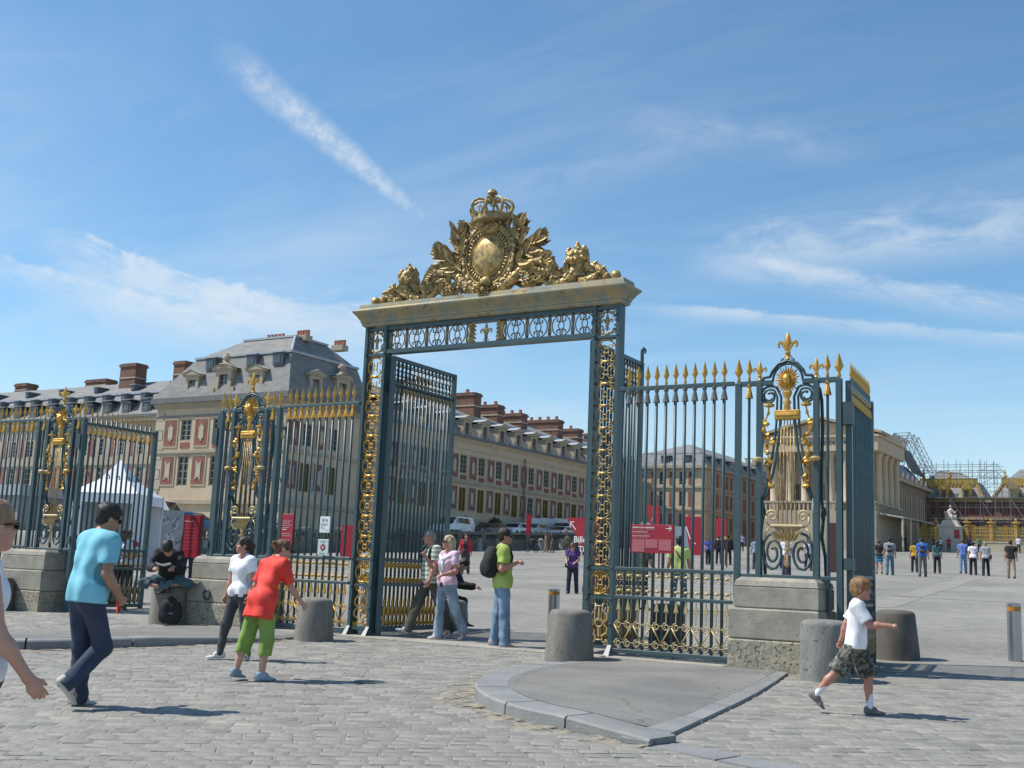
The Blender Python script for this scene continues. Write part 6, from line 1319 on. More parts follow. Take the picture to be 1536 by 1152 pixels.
a = thing('shed_roof', 'low grey shed with a pale flat roof behind the far left railings', 'shed', (-83, 58, g(58)+1.0))
m = M(); m.box(-14,6,-3,3,0,2.6); m.obj('shed_wall', mat('grey shed wall', (0.20,0.21,0.22), (0.26,0.26,0.26), 0.5, rough=0.8), a); m = M(); m.box(-14.3,6.3,-3.4,3.3,2.601,3.4); m.obj('shed_roof_sheet', mat('pale roof sheet', (0.36,0.39,0.41), (0.30,0.33,0.35), 0.6, rough=0.6), a)
# cars -------------------------------------------------------------
CGL = mat('car glass', (0.02,0.028,0.032), rough=0.05, spec=0.8)
def car(label, x, y, z, rz, paint, L=4.3, Wd=1.75, H=1.48, kind='hatch', grp='vehicles parked on the terrace'):
    t = thing({'van':'parked_van'}.get(kind,'parked_car'), label, 'van' if kind == 'van' else 'car', (x,y,z), rz, grp)
    prof = {'hatch': [(-.5,.30),(-.5,.55),(-.46,.62),(-.38,.66),(-.30,.92),(-.12,1.0),(.10,.985),(.26,.66),(.42,.60),(.49,.50),(.5,.28)],
            'mpv': [(-.5,.26),(-.5,.60),(-.47,.90),(-.42,.99),(-.2,1.0),(.10,.985),(.28,.62),(.44,.55),(.5,.42),(.5,.25)],
            'estate': [(-.5,.30),(-.5,.62),(-.46,.94),(-.36,1.0),(0,1.0),(.12,.97),(.24,.68),(.44,.60),(.5,.45),(.5,.28)],
            'van': [(-.5,.20),(-.5,.97),(-.47,1.0),(.18,1.0),(.24,.97),(.36,.60),(.47,.54),(.5,.40),(.5,.20)]}[kind]
    b = M(); n = len(prof); hw = Wd/2; v = []
    for (yy, sc) in ((-hw,0.94),(-hw*0.97,1.0),(hw*0.97,1.0),(hw,0.94)):
        for (px, pz) in prof:
            ins = 0.13*max(0, pz-0.62)/0.38; v.append((px*L*(0.985 if sc < 1 else 1), yy*(1-ins), pz*H*(sc if pz < .5 else 1)))
    f = [tuple(range(n-1,-1,-1)), tuple(range(3*n,4*n))]
    for k in range(3):
        for i in range(n): f.append((k*n+i, k*n+(i+1)%n, (k+1)*n+(i+1)%n, (k+1)*n+i))
    b.add(v, f); b.obj('body', paint, t, smooth='auto')
    up = [p for p in prof if p[1] > 0.6]
    for sy in (-1, 1):
        for (xa, xb) in (((-.33,-.12),(-.10,.07),(.085,.17)) if kind != 'van' else ((.10,.27),(-.12,.08))):
            za, zb = 0.68*H, 0.93*H
            if kind == 'van' : za = 0.64*H
            def yin(z): return sy*(hw*(1-0.13*max(0, z/H-0.62)/0.38)+0.012)
            def xin(xv, z): return xv*L - (0.0 if xv < .15 else (z-za)/(zb-za)*0.10*L*(0.6 if kind != 'van' else 0.5)) + (0.0 if xv > -.3 else (z-za)/(zb-za)*0.05*L)
            m = M(); vv = [(xin(xa,za),yin(za),za),(xin(xb,za),yin(za),za),(xin(xb,zb),yin(zb),zb),(xin(xa,zb),yin(zb),zb)]; vv += [(a_,b_-sy*0.03,c_) for a_,b_,c_ in vv]
            m.add(vv, [(0,1,2,3),(7,6,5,4),(0,4,5,1),(1,5,6,2),(2,6,7,3),(3,7,4,0)]); m.obj('side_window', CGL, t)
    for (pa, pb) in ((9 if kind == 'hatch' else 0, 0),): pass
    i0 = [i for i, p in enumerate(prof) if p[0] > 0 and p[1] > 0.9][-1]; a_, b_ = prof[i0], prof[i0+1]
    m = M(); w0, w1 = hw*0.80, hw*0.88; m.v = [(a_[0]*L+0.02,-w0,a_[1]*H-0.02),(a_[0]*L+0.02,w0,a_[1]*H-0.02),(b_[0]*L+0.02,w1,b_[1]*H+0.03),(b_[0]*L+0.02,-w1,b_[1]*H+0.03)]; m.v += [(p-0.05,q,r-0.03) for p,q,r in m.v]; m.f = [(3,2,1,0),(4,5,6,7),(0,1,5,4),(1,2,6,5),(2,3,7,6),(3,0,4,7)]; m.m=[0]*6; m.obj('windscreen', CGL, t)
    for sx in (-.31,.31):
        for sy in (-1,1):
            m = M(); m.lathe([(0.31,-0.09),(0.32,-0.05),(0.32,0.05),(0.31,0.09)],14); q = M().merge(m, Matrix.Rotation(PI/2,4,'X')); w_ = q.obj('wheel', RUBBER, t, (sx*L,sy*(hw-0.06),0.31), smooth='auto'); m = M(); m.lathe([(0.19,-0.02),(0.17,0.02)],10); M().merge(m, Matrix.Rotation(PI/2,4,'X')).obj('wheel_rim', STEEL, w_, (0,sy*0.09,0))
    for sy in (-1,1):
        m = M(); m.cbox(-.03,.03,-.14,.14,-.06,.06,0.015); m.obj('headlight', mat('lamp glass', (0.7,0.72,0.72), rough=0.15) if 'lamp glass' not in MATS else MATS['lamp glass'], t, (0.487*L,sy*hw*0.66,0.46*H))
        m = M(); m.cbox(-.03,.03,-.12,.12,-.09,.09,0.015); m.obj('tail_light', RED, t, (-0.497*L,sy*hw*0.72,0.55*H))
        m = M(); m.cbox(-.07,.07,-.05,.05,-.05,.06,0.015); m.obj('wing_mirror', paint, t, (0.15*L,sy*(hw+0.06),0.68*H))
    return t
def paint(n, c): return mat(n, c, rough=0.3, coat=0.6, spec=0.5)
PW, PK, PS, PB, PD = paint('white car paint',(0.72,0.73,0.73)), paint('black car paint',(0.02,0.021,0.024)), paint('silver car paint',(0.45,0.46,0.47)), paint('blue car paint',(0.02,0.06,0.20)), paint('dark green car paint',(0.03,0.05,0.055))
tz = lambda y: g(y)+1.1
car('white people carrier parked behind the terrace wall, just right of the open gate leaf', -56.3, 82.6, tz(82.6), -PI/2, PW, 4.4, 1.8, 1.78, 'mpv')
car('black saloon parked right of the white people carrier', -56.3, 88.6, tz(88.6), -PI/2, PK, 4.3, 1.75, 1.30)
car('white hatchback parked above the terrace wall, its roof bright in the sun', -56.3, 93.3, tz(93.3), -PI/2, PW, 4.2, 1.75, 1.38)
car('silver hatchback parked between the white hatchback and the dark estate', -56.6, 97.2, tz(97.2), -PI/2, PS, 4.0, 1.72, 1.35)
car('dark green estate car parked at the end before the white hoarding', -55.6, 101.6, tz(101.6), -PI/2, PD, 4.7, 1.8, 1.45, 'estate')
car('small white car parked close to the terrace wall before the dark estate', -54.9, 99.6, tz(99.6)-0.1, -PI/2, PW, 3.6, 1.6, 1.22)
car('white delivery van parked below the end pavilion', -61.9, 54.5, tz(54.5), 0.35, PW, 5.0, 1.95, 2.3, 'van')
car('bright blue hatchback parked right of the delivery van', -57.9, 54.2, tz(54.2), 0.3, PB, 4.3, 1.75, 1.5)
car('black car half hidden by the left lyre panel, parked right of the blue one', -54.6, 56.6, tz(56.6), 0.3, PK, 4.2, 1.75, 1.5)
for i, y in enumerate((85.6,90.9,)):     # clipped bushes in tubs against the wing
    t = thing('clipped_bush', '%s ball shaped clipped bush in a tub before the palace wing' % ('left','right')[i], 'bush', (-58.6, y+2.2, tz(y+2.2)), 0, 'clipped bushes in tubs'); m = M(); m.lathe([(0.3,0),(0.42,0.6),(0.45,0.65)],10); m.obj('tub', CREAM2, t)
    m = M(); rr_ = np.random.default_rng(i)
    for k in range(420):
        d = rr_.normal(size=3); d /= np.linalg.norm(d); p = np.array([0,0,1.25])+d*0.62*rr_.uniform(0.75,1.05); s = rr_.normal(size=3)*0.09; q = rr_.normal(size=3)*0.09; m.add([p,p+s,p+q],[(0,1,2)])
    m.blob((0,0,1.25),0.52,12); m.obj('foliage', mat('dark box leaves', (0.02,0.035,0.014), (0.035,0.055,0.02), 3, rough=0.7) if i == 0 else MATS['dark box leaves'], t)
# ------------------------------------------------------------------ people: bodies and clothes grown as smooth surfaces
def surface_nets(F, org, h):
    s = F < 0; nx, ny, nz = F.shape
    idx = np.zeros((nx-1, ny-1, nz-1), np.int8)
    for i in (0, 1):
        for j in (0, 1):
            for k in (0, 1): idx += s[i:nx-1+i, j:ny-1+j, k:nz-1+k]
    act = (idx > 0) & (idx < 8); ci = np.argwhere(act); n = len(ci)
    if n == 0: return np.zeros((0,3)), []
    num = -np.ones(act.shape, np.int32); num[act] = np.arange(n)
    acc = np.zeros((n, 3)); cnt = np.zeros(n)
    cor = [(i, j, k) for i in (0, 1) for j in (0, 1) for k in (0, 1)]
    val = {c: F[ci[:,0]+c[0], ci[:,1]+c[1], ci[:,2]+c[2]] for c in cor}
    for a in cor:
        for ax in range(3):
            if a[ax] == 0:
                b = list(a); b[ax] = 1; b = tuple(b); va, vb = val[a], val[b]; m = (va < 0) != (vb < 0)
                t = np.where(m, va/(va-vb+1e-12), 0); p = np.array(a, float)[None]+np.zeros((n, 3)); p[:, ax] += t
                acc += p*m[:, None]; cnt += m
    V = (ci+acc/np.maximum(cnt, 1)[:, None])*h+org
    faces = []
    for ax in range(3):
        o1, o2 = [(1, 2), (2, 0), (0, 1)][ax]
        sl = [slice(None)]*3; sl[ax] = slice(0, F.shape[ax]-1); sh = [slice(None)]*3; sh[ax] = slice(1, F.shape[ax])
        sa, sb_ = s[tuple(sl)], s[tuple(sh)]; e = np.argwhere(sa != sb_)
        ok_ = (e[:, o1] > 0) & (e[:, o2] > 0) & (e[:, o1] < F.shape[o1]-1) & (e[:, o2] < F.shape[o2]-1); e = e[ok_]
        ins = sa[tuple(e.T)]
        def cell(d1, d2):
            c = e.copy(); c[:, o1] -= d1; c[:, o2] -= d2; return num[tuple(c.T)]
        q = np.stack([cell(1, 1), cell(0, 1), cell(0, 0), cell(1, 0)], 1); q[~ins] = q[~ins][:, ::-1]; faces.append(q)
    return V, np.concatenate(faces)
class SDF:
    def __init__(s): s.p = []
    def cap(s, a, b, ra, rb=None, k=0.02, flat=1.0, fd=(0,1,0)): s.p.append(('c', np.array(a,float), np.array(b,float), ra, ra if rb is None else rb, k, flat, np.array(fd,float))); return s
    def ell(s, c, r, R=None, k=0.02): s.p.append(('e', np.array(c,float), np.array(r,float), R, k)); return s
    def sub(s, c, r, R=None, k=0.01): s.p.append(('s', np.array(c,float), np.array(r,float), R, k)); return s
    def cut(s, p, n): s.p.append(('h', np.array(p,float), np.array(n,float))); return s     # keeps the side n points away from
    def grow(s, d, noise=0.0, ns=30.0, seed=0): s.p.append(('g', d, noise, ns, seed)); return s
    def mesh(s, h):
        lo = np.full(3, 1e9); hi = -lo
        g0 = sum(q[1] for q in s.p if q[0] == 'g')+0.02
        for q in s.p:
            if q[0] == 'c': r = max(q[3], q[4])+g0; lo = np.minimum(lo, np.minimum(q[1], q[2])-r); hi = np.maximum(hi, np.maximum(q[1], q[2])+r)
            if q[0] == 'e': r = q[2].max()+g0; lo = np.minimum(lo, q[1]-r); hi = np.maximum(hi, q[1]+r)
        lo -= 2.5*h; hi += 2.5*h; n = np.ceil((hi-lo)/h).astype(int)+1
        F = np.full(n, 0.3, np.float32); ax = [lo[i]+h*np.arange(n[i]) for i in range(3)]
        def slab(a, b):
            i0 = np.clip(((a-lo)/h).astype(int), 0, n-1); i1 = np.clip(((b-lo)/h).astype(int)+2, 1, n); sl = tuple(slice(i0[i], i1[i]) for i in range(3))
            return sl, np.stack(np.meshgrid(*[ax[i][sl[i]] for i in range(3)], indexing='ij'), -1)
        for q in s.p:
            if q[0] == 'c':
                _, a, b, ra, rb, k, fl, fd = q; r = max(ra, rb)+k+3*h+g0; sl, P = slab(np.minimum(a, b)-r, np.maximum(a, b)+r)
                ba = b-a; L2 = ba@ba+1e-12; pa = P-a; t = np.clip(pa@ba/L2, 0, 1); d = pa-t[..., None]*ba
                if fl != 1.0: d = d+fd*((d@fd)*(1/fl-1))[..., None]
                D = np.linalg.norm(d, axis=-1)-(ra+(rb-ra)*t)
                if fl != 1.0: D *= 0.5+0.5*fl
            elif q[0] in 'es':
                _, c, rr, R, k = q; r = rr.max()+k+3*h+g0; sl, P = slab(c-r, c+r); d = P-c
                if R is not None: d = d@R
                k0 = np.linalg.norm(d/rr, axis=-1); k1 = np.linalg.norm(d/(rr*rr), axis=-1); D = k0*(k0-1)/(k1+1e-9)
            elif q[0] == 'g':
                _, dd, no, ns, seed = q; F -= dd
                if no:
                    X, Y, Z = [a_.astype(np.float32) for a_ in np.meshgrid(*ax, indexing='ij')]
                    F += no*(np.sin(ns*(1.5*X+1.2*Y)+2.2*np.sin(5*Z+seed)+seed)*(0.55+0.45*np.sin(4.5*Z+2*X+seed))+0.7*np.sin(ns*(1.7*Z+0.9*X-0.7*Y)+2.4*np.sin(6*X+4*Y+seed))*(0.5+0.5*np.sin(7*Z+3*Y+seed*2))) if ns < 40 else no*(np.sin(ns*X+2*np.sin(ns*0.4*Z+seed))*np.sin(ns*0.7*Y+1.5*np.sin(ns*0.35*Z)) )
                continue
            elif q[0] == 'h':
                _, p, nn = q; X, Y, Z = np.meshgrid(*ax, indexing='ij', sparse=True); F = np.maximum(F, ((X-p[0])*nn[0]+(Y-p[1])*nn[1]+(Z-p[2])*nn[2]).astype(np.float32)); continue
            A = F[sl]
            if q[0] == 's': D = -D; hh = np.clip(0.5-0.5*(D-A)/k, 0, 1) if 0 else None; F[sl] = np.maximum(A, D)
            else:
                m = np.minimum(A, D); u = np.maximum(k-np.abs(A-D), 0)/k; F[sl] = m-u*u*k*0.25
        return surface_nets(F, lo, h)
def sdf_obj(S, name, mats, parent, h, loc=(0,0,0), smooth=True, matfn=None):
    V_, Fc = S.mesh(h); me = bpy.data.meshes.new(name); n, k = len(V_), len(Fc)
    me.vertices.add(n); me.vertices.foreach_set('co', V_.astype(np.float32).ravel())
    me.loops.add(4*k); me.polygons.add(k); me.loops.foreach_set('vertex_index', np.asarray(Fc, np.int32).ravel()); me.polygons.foreach_set('loop_start', np.arange(0, 4*k, 4, dtype=np.int32))
    me.polygons.foreach_set('use_smooth', np.ones(k, bool)*smooth)
    for m in (mats if isinstance(mats, (list, tuple)) else [mats]): me.materials.append(m)
    if matfn is not None: me.polygons.foreach_set('material_index', matfn(V_[np.asarray(Fc)].mean(1)).astype(np.int32))
    me.update(calc_edges=True); me.validate(); return link(name, me, parent, loc)
CLOTH = {}
def cloth(c, rough=0.85, c2=None, sc=18, key=None):
    k = (tuple(c), tuple(c2) if c2 else None, key)
    if k not in CLOTH:
        d = c2 or tuple(min(1, x*1.12+0.004) for x in c); CLOTH[k] = mat('cloth %d' % len(CLOTH), tuple(x*0.90 for x in c), tuple(min(1, x*1.06+0.004) for x in d), sc if c2 else 7, rough=rough, bump=0.28, bscale=11, stretch=(1,1,0.45) if not c2 else None)
    return CLOTH[k]
SKINS = {'fair': mat('fair skin', (0.50,0.285,0.205), (0.46,0.245,0.175), 9, rough=0.5), 'pink': mat('sun flushed skin', (0.47,0.23,0.165), (0.42,0.195,0.14), 8, rough=0.5), 'tan': mat('tanned skin', (0.37,0.205,0.135), (0.33,0.18,0.115), 9, rough=0.5), 'dark': mat('brown skin', (0.17,0.09,0.055), (0.14,0.07,0.045), 9, rough=0.5)}
HAIRS = {}
def hairmat(c):
    if c not in HAIRS: HAIRS[c] = mat('hair %d' % len(HAIRS), tuple(x*0.75 for x in c), tuple(x*1.25 for x in c), 30, rough=0.55, bump=0.5, bscale=70, stretch=(1,1,0.15), lo=0.4, hi=0.6)
    return HAIRS[c]
LIP = mat('lips', (0.36,0.12,0.11), rough=0.4); EYEW = mat('eye', (0.03,0.022,0.02), rough=0.2); SOLE = mat('pale shoe sole', (0.55,0.53,0.48), rough=0.8); LENS = mat('dark lens', (0.008,0.008,0.009), rough=0.08)
def Rx(a): c, s = math.cos(a), math.sin(a); return np.array([[1,0,0],[0,c,-s],[0,s,c]])
def Rz(a): c, s = math.cos(a), math.sin(a); return np.array([[c,-s,0],[s,c,0],[0,0,1]])
def Ry(a): c, s = math.cos(a), math.sin(a); return np.array([[c,0,s],[0,1,0],[-s,0,c]])
D2 = math.radians
def person(label, x, y, H, face, pose=None, sex='m', skin='fair', hair=('short',(0.05,0.03,0.02)), top=(0.5,0.5,0.5), sleeve=0.45, hem=0.0, bottom=('long',(0.05,0.06,0.09)), shoes=(0.05,0.05,0.05), det=1, fat=0.0, child=False, z=None, glasses=None, group=None, top2=None, bot2=None, shoe_fn=None, sock=None, lowfeet=True, zoff=0.0, neckopen=0.0, loose=0.0):
    """face: compass heading of the body, degrees clockwise from +Y. Local frame: +y forward, +x the person's right."""
    P = dict(lean=0, twist=0, hy=0, hp=0, ra=(5,8,15,0), la=(5,8,15,0), rl=(0,3,0), ll=(0,3,0), foot=(0,0), toe=(8,8), hunch=0); P.update(pose or {})
    s = H/1.75; hs = (1.0 if not child else 1.22)
    root = thing('person', label, 'person', (x, y, g(y) if z is None else z), -D2(face), group)
    w = 1.0 if sex == 'm' else 0.90
    hipw = 0.092 if sex == 'm' else 0.090; shw = 0.188*w*(0.92 if child else 1)
    hip = np.array([0,0,0.93]); TL = Rx(-D2(P['lean']))            # lean forward
    TT = TL @ Rz(-D2(P['twist'])); UP = Rx(-D2(P['lean']+P['hunch'])) @ Rz(-D2(P['twist']))
    def T(p): p = np.array(p, float)-hip; return TT @ p+hip
    wst = T((0,0,1.10))
    def U(p): return UP @ (np.array(p, float)-np.array([0,0,1.10]))+wst
    neck = U((0,-0.005,1.45)); headb = U((0,0.015,1.535))
    HR = UP @ Rz(-D2(P['hy'])) @ Rx(D2(P['hp'])); hc = headb+HR @ np.array([0,0.018,0.085*hs])
    def Hd(p): return hc+HR @ (np.array(p, float)*hs)
    sh = {1: U((shw,0,1.41)), -1: U((-shw,0,1.41))}
    arms = {}
    for sd, key in ((1,'ra'),(-1,'la')):
        f, ab, e, inn = P[key][:4]; ua, fa = 0.285, 0.255
        u = np.array([sd*math.sin(D2(ab)), math.cos(D2(ab))*math.sin(D2(f)), -math.cos(D2(ab))*math.cos(D2(f))]); a2 = ab-inn
        v = np.array([sd*math.sin(D2(a2)), math.cos(D2(a2))*math.sin(D2(f+e)), -math.cos(D2(a2))*math.cos(D2(f+e))])
        if len(P[key]) > 4: u = TT @ u; v = TT @ v
        el = sh[sd]+u*ua; wr = el+v*fa; arms[sd] = (el, wr, u, v)
    legs = {}
    for sd, key, fk in ((1,'rl',0),(-1,'ll',1)):
        f, ab, kn = P[key][:3]; th_, sk = 0.445, 0.41
        hj = hip+np.array([sd*hipw,0,-0.02]); u = np.array([sd*math.sin(D2(ab)), math.cos(D2(ab))*math.sin(D2(f)), -math.cos(D2(ab))*math.cos(D2(f))])
        v = np.array([sd*math.sin(D2(ab))*0.5, math.sin(D2(f-kn)), -math.cos(D2(f-kn))])
        if len(P[key]) > 3:                                      # crossed legs: free shank direction
            v = np.array(P[key][3], float); v[0] *= sd; v /= np.linalg.norm(v)
        kj = hj+u*th_; an = kj+v*sk; to = D2(P['toe'][fk]); fp = D2(P['foot'][fk]); td = np.array([sd*math.sin(to)*math.cos(fp), math.cos(to)*math.cos(fp), -math.sin(fp)])
        legs[sd] = (hj, kj, an, td)
    fd = TT @ np.array([0,1.0,0]); fu = UP @ np.array([0,1.0,0])
    h1 = {0:0.024, 1:0.013, 2:0.0085, 3:0.0066}[det]*max(s, 0.8)/1.0; h2 = {0:0.024, 1:0.014, 2:0.0105, 3:0.009}[det]
    def scale_off(S): return S
    kb = 0.03
    def torso(S, full=True):
        S.cap(T((-0.055,0,0.955)), T((0.055,0,0.955)), 0.120+fat*0.3+(0.008 if sex == 'f' else 0), k=0.05, flat=0.95, fd=fd)
        S.cap(T((-0.02,0.0+fat*0.25,1.02)), T((0.02,0.0+fat*0.25,1.12)), (0.122 if sex == 'm' else 0.106)+fat, (0.122 if sex == 'm' else 0.100)+fat, 0.06, 0.78, fd)
        S.cap(U((-0.055*w,0,1.20)), U((0.055*w,0,1.20)), 0.108*w+fat*0.6, k=0.06, flat=0.82, fd=fu); S.cap(U((-0.075*w,0.0,1.33)), U((0.075*w,0.0,1.33)), 0.105*w+fat*0.2, k=0.06, flat=0.85, fd=fu)
        S.cap(U((-shw+0.03,-0.01,1.405)), U((shw-0.03,-0.01,1.405)), 0.060, k=0.05)
        for sd in (1,-1): S.cap(U((sd*0.04,-0.02,1.47)), U((sd*(shw-0.02),-0.012,1.415)), 0.032, 0.044, 0.05)
        if sex == 'm' or loose > 0.01:
            for sd in (1,-1): S.cap(U((sd*0.062*w,0.0,1.32)), T((sd*0.062*w,0.0,max(hz, 0.86)-0.02)), 0.098*w, 0.103*w+loose*0.6+fat*0.4, 0.05, 0.90, fd)
        if sex == 'f':
            for sd in (1,-1): S.ell(U((sd*0.066,0.070,1.285)), (0.058,0.042,0.055), k=0.07)
            S.cap(T((-0.055,-0.045,0.93)), T((0.055,-0.045,0.93)), 0.085, k=0.05)
        return S
    def arm(S, sd, upto=2.0, add=0.0):
        el, wr, u, v = arms[sd]; rr_ = (0.052,0.043,0.041,0.028) if sex == 'm' else (0.044,0.036,0.035,0.025)
        e = sh[sd]+(el-sh[sd])*min(upto, 1.0); S.cap(sh[sd], e, rr_[0]+add, rr_[0]+(rr_[1]-rr_[0])*min(upto,1)+add, kb)
        if upto > 1: S.cap(el, el+(wr-el)*0.35*min(1,(upto-1)/0.35), rr_[1]*1.0+add, rr_[2]*1.06+add, kb); S.cap(el+(wr-el)*0.3, el+(wr-el)*min(upto-1,1.0), rr_[2]*1.04+add, (rr_[3] if upto >= 2 else rr_[2])+add, kb)
        return S
    def leg(S, sd, upto=2.0, add=0.0, flare=0.0):
        hj, kj, an, td = legs[sd]; q = 1.0 if sex == 'm' else 1.02
        S.cap(hj, hj+(kj-hj)*min(1,upto), (0.088+fat*0.2)*q+add, (0.088+(0.058-0.088)*min(1,upto))*q+add+(flare*0.4 if upto > 1 else flare), 0.04)
        if upto > 1 and add > 0:
            S.cap(kj, kj+(an-kj)*(upto-1), 0.058+add+flare*0.4, 0.046+add+flare, 0.04); return S
        if upto > 1:
            b = np.array([0,-0.012,0]); c1 = kj+(an-kj)*0.33+b; S.cap(kj, c1 if upto > 1.33 else kj+(an-kj)*(upto-1), 0.055+add+flare*0.4, 0.058+add+flare*0.6, 0.03)
            if upto > 1.33: S.cap(c1, kj+(an-kj)*(upto-1), 0.057+add+flare*0.6, 0.036+add+flare, 0.03)
        return S
    def fingers(S, sd):
        el, wr, u, v = arms[sd]; key = 'ra' if sd == 1 else 'la'; curl = P.get(key+'c', 28)
        ref = np.array([sd*-1.0,0.25,0.0]) if abs(v[2]) > 0.5 else np.array([sd*-0.45,0,-1.0])
        pn = ref-v*(ref@v); pn /= np.linalg.norm(pn)                # palm faces this way
        tside = np.cross(pn, v); 
        if (tside@np.array([0,1,0.6])) < 0: tside = -tside
        k_ = 0.92 if sex == 'm' else 0.84; pe_ = wr+v*0.088*k_
        if det == 0: S.ell(wr+v*0.07, (0.035,0.035,0.06), None, 0.02); return
        S.cap(wr+v*0.005, pe_-v*0.02, 0.027*k_, 0.034*k_, 0.02, 0.55, pn); S.cap(pe_-v*0.02+tside*0.022, pe_-v*0.02-tside*0.022, 0.019*k_, 0.017*k_, 0.02, 0.75, pn)
        if det == 1: 
            S.cap(pe_, pe_+(v*math.cos(D2(curl))+pn*math.sin(D2(curl)))*0.07, 0.026, 0.018, 0.02, 0.6, pn); S.cap(wr+v*0.03+tside*0.02, wr+v*0.08+tside*0.045, 0.012, 0.010, 0.01); return
        for i in range(4):
            off = tside*(0.030-0.020*i)*k_; l = (0.040,0.044,0.041,0.032)[i]*k_; b0 = pe_-v*0.010+off; c1, c2 = D2(curl*(0.8+0.12*i)), D2(curl*(1.9+0.15*i)); r = (0.0095,0.0098,0.0094,0.0085)[i]*max(k_, h1/0.0085*0.9)
            d1 = v*math.cos(c1)+pn*math.sin(c1)+tside*(0.10-0.07*i); d2 = v*math.cos(c2)+pn*math.sin(c2); m1 = b0+d1*l; m2 = m1+d2*l*0.85
            S.cap(b0, m1, r*1.05, r, 0.006); S.cap(m1, m2, r, r*0.85, 0.004)
        tb = wr+v*0.022+tside*0.018; td_ = v*0.75+tside*0.62+pn*0.30; td_ /= np.linalg.norm(td_); t1 = tb+td_*0.048*k_; t2 = t1+(v*0.9+tside*0.15+pn*0.42)*0.032*k_
        S.cap(tb, t1, 0.0145*k_, 0.0115*k_, 0.012); S.cap(t1, t2, 0.0112*k_, 0.009*k_, 0.005)
    def head(S):
        S.cap(neck, headb+HR@np.array([0,0.0,0.02]), (0.055 if sex == 'm' else 0.046), (0.052 if sex == 'm' else 0.044), 0.03)
        S.ell(Hd((0,-0.012,0.028)), np.array((0.074,0.094,0.090))*hs, HR, 0.02); S.ell(Hd((0,0.022,-0.045)), np.array((0.056,0.068,0.068))*hs, HR, 0.04)
        if det >= 1:
            S.ell(Hd((0,0.068,-0.088)), np.array((0.026,0.022,0.022))*hs, HR, 0.03)
            S.cap(Hd((0,0.090,0.010)), Hd((0,0.101,-0.022)), 0.010*hs, 0.0115*hs, 0.016)
            for sd in (1,-1): S.ell(Hd((sd*0.077,-0.008,-0.008)), np.array((0.011,0.021,0.032))*hs, HR, 0.008)
            if det >= 2:
                S.cap(Hd((-0.04,0.076,0.028)), Hd((0.04,0.076,0.028)), 0.010*hs, k=0.02)
                for sd in (1,-1): S.ell(Hd((sd*0.042,0.060,-0.03)), np.array((0.022,0.022,0.02))*hs, HR, 0.03); S.sub(Hd((sd*0.032,0.095,0.008)), np.array((0.014,0.012,0.009))*hs, HR)
                S.cap(Hd((-0.018,0.081,-0.052)), Hd((0.018,0.081,-0.052)), 0.010*hs, k=0.015)
        return S
    # skin ---------------------------------------------------------
    S = SDF(); head(S)
    S.cap(U((-0.07,0,1.36)), U((0.07,0,1.36)), 0.072*w, k=0.04, flat=0.78, fd=fu); S.cap(U((0,0,1.15)), U((0,0,1.36)), 0.075*w, 0.085*w, 0.05, 0.75, fu); S.cap(T((0,0,0.97)), U((0,0,1.16)), 0.075, k=0.05)
    S.cap(U((-shw+0.04,-0.01,1.40)), U((shw-0.04,-0.01,1.40)), 0.052, k=0.05)
    for sd in (1,-1): S.cap(U((sd*0.035,-0.02,1.47)), U((sd*(shw-0.02),-0.012,1.415)), 0.034, 0.040, 0.05); arm(S, sd); fingers(S, sd)
    for sd in (1,-1):
        hj, kj, an, td = legs[sd]
        if bottom[0] in ('long','tight'): S.cap(hj, kj, 0.045, k=0.03); S.cap(kj, an, 0.035, 0.03, 0.03)
        else: leg(S, sd)
        S.cap(an, an+td*0.10-np.array([0,0,0.045]), 0.032, 0.026, 0.03)
    if sex == 'f' and neckopen > 0.5:
        for sd in (1,-1): S.ell(U((sd*0.06,0.07,1.29)), (0.05,0.045,0.05), k=0.05)
    parts = [('body', S, SKINS[skin] if isinstance(skin, str) else skin, h1, None)]
    # shirt --------------------------------------------------------
    hz = 0.90+hem; S = torso(SDF())
    if sleeve > 0:
        for sd in (1,-1): arm(S, sd, sleeve, 0.012+loose*0.5)
    S.grow(0.015+loose*0.5, 0.0085 if det > 1 else 0.005, 19, (x*3.1+y*1.7) % 6)
    if 0 < sleeve < 1:
        for sd in (1,-1): el, wr, u, v = arms[sd]; S.sub(sh[sd]+(el-sh[sd])*sleeve*0.97+u*0.11, (0.11,0.11,0.11))
    S.cut(T((0,0,hz)), TT@np.array([0,0,-1.0]))
    if hem < -0.06:   # long tail: skirt out over the hips
        S.p.insert(0, ('c', T((-0.06,-0.01,0.96)), T((-0.06*1.2,-0.01,hz-0.02)), 0.105, 0.125+loose, 0.05, 0.95, fd)); S.p.insert(0, ('c', T((0.06,-0.01,0.96)), T((0.06*1.2,-0.01,hz-0.02)), 0.105, 0.125+loose, 0.05, 0.95, fd))
    S.sub(U((0,0.055+0.02*neckopen,1.475)), (0.068+0.05*neckopen,0.075,0.05+0.06*neckopen), UP)
    S.cut(U((0,0,1.515)), UP@np.array([0,0,1.0])) if not P.get('nocut') else None
    tm, fn = (top if isinstance(top, list) else [top if not isinstance(top, tuple) else cloth(top)]), top2
    if top is not None: parts.append(('shirt', S, tm, h2, fn))
    # trousers / skirt ---------------------------------------------
    kind = bottom[0]; S = SDF(); wz = 1.02
    S.cap(T((-0.05,0,0.955)), T((0.05,0,0.955)), 0.106+fat*0.3+(0.014 if sex == 'f' else 0), k=0.05, flat=0.95, fd=fd); S.cap(hip+np.array([-0.04,0,-0.03]), hip+np.array([0.04,0,-0.03]), 0.098, k=0.05)
    if sex == 'f': S.cap(T((-0.05,-0.045,0.93)), T((0.05,-0.045,0.93)), 0.086, k=0.05)
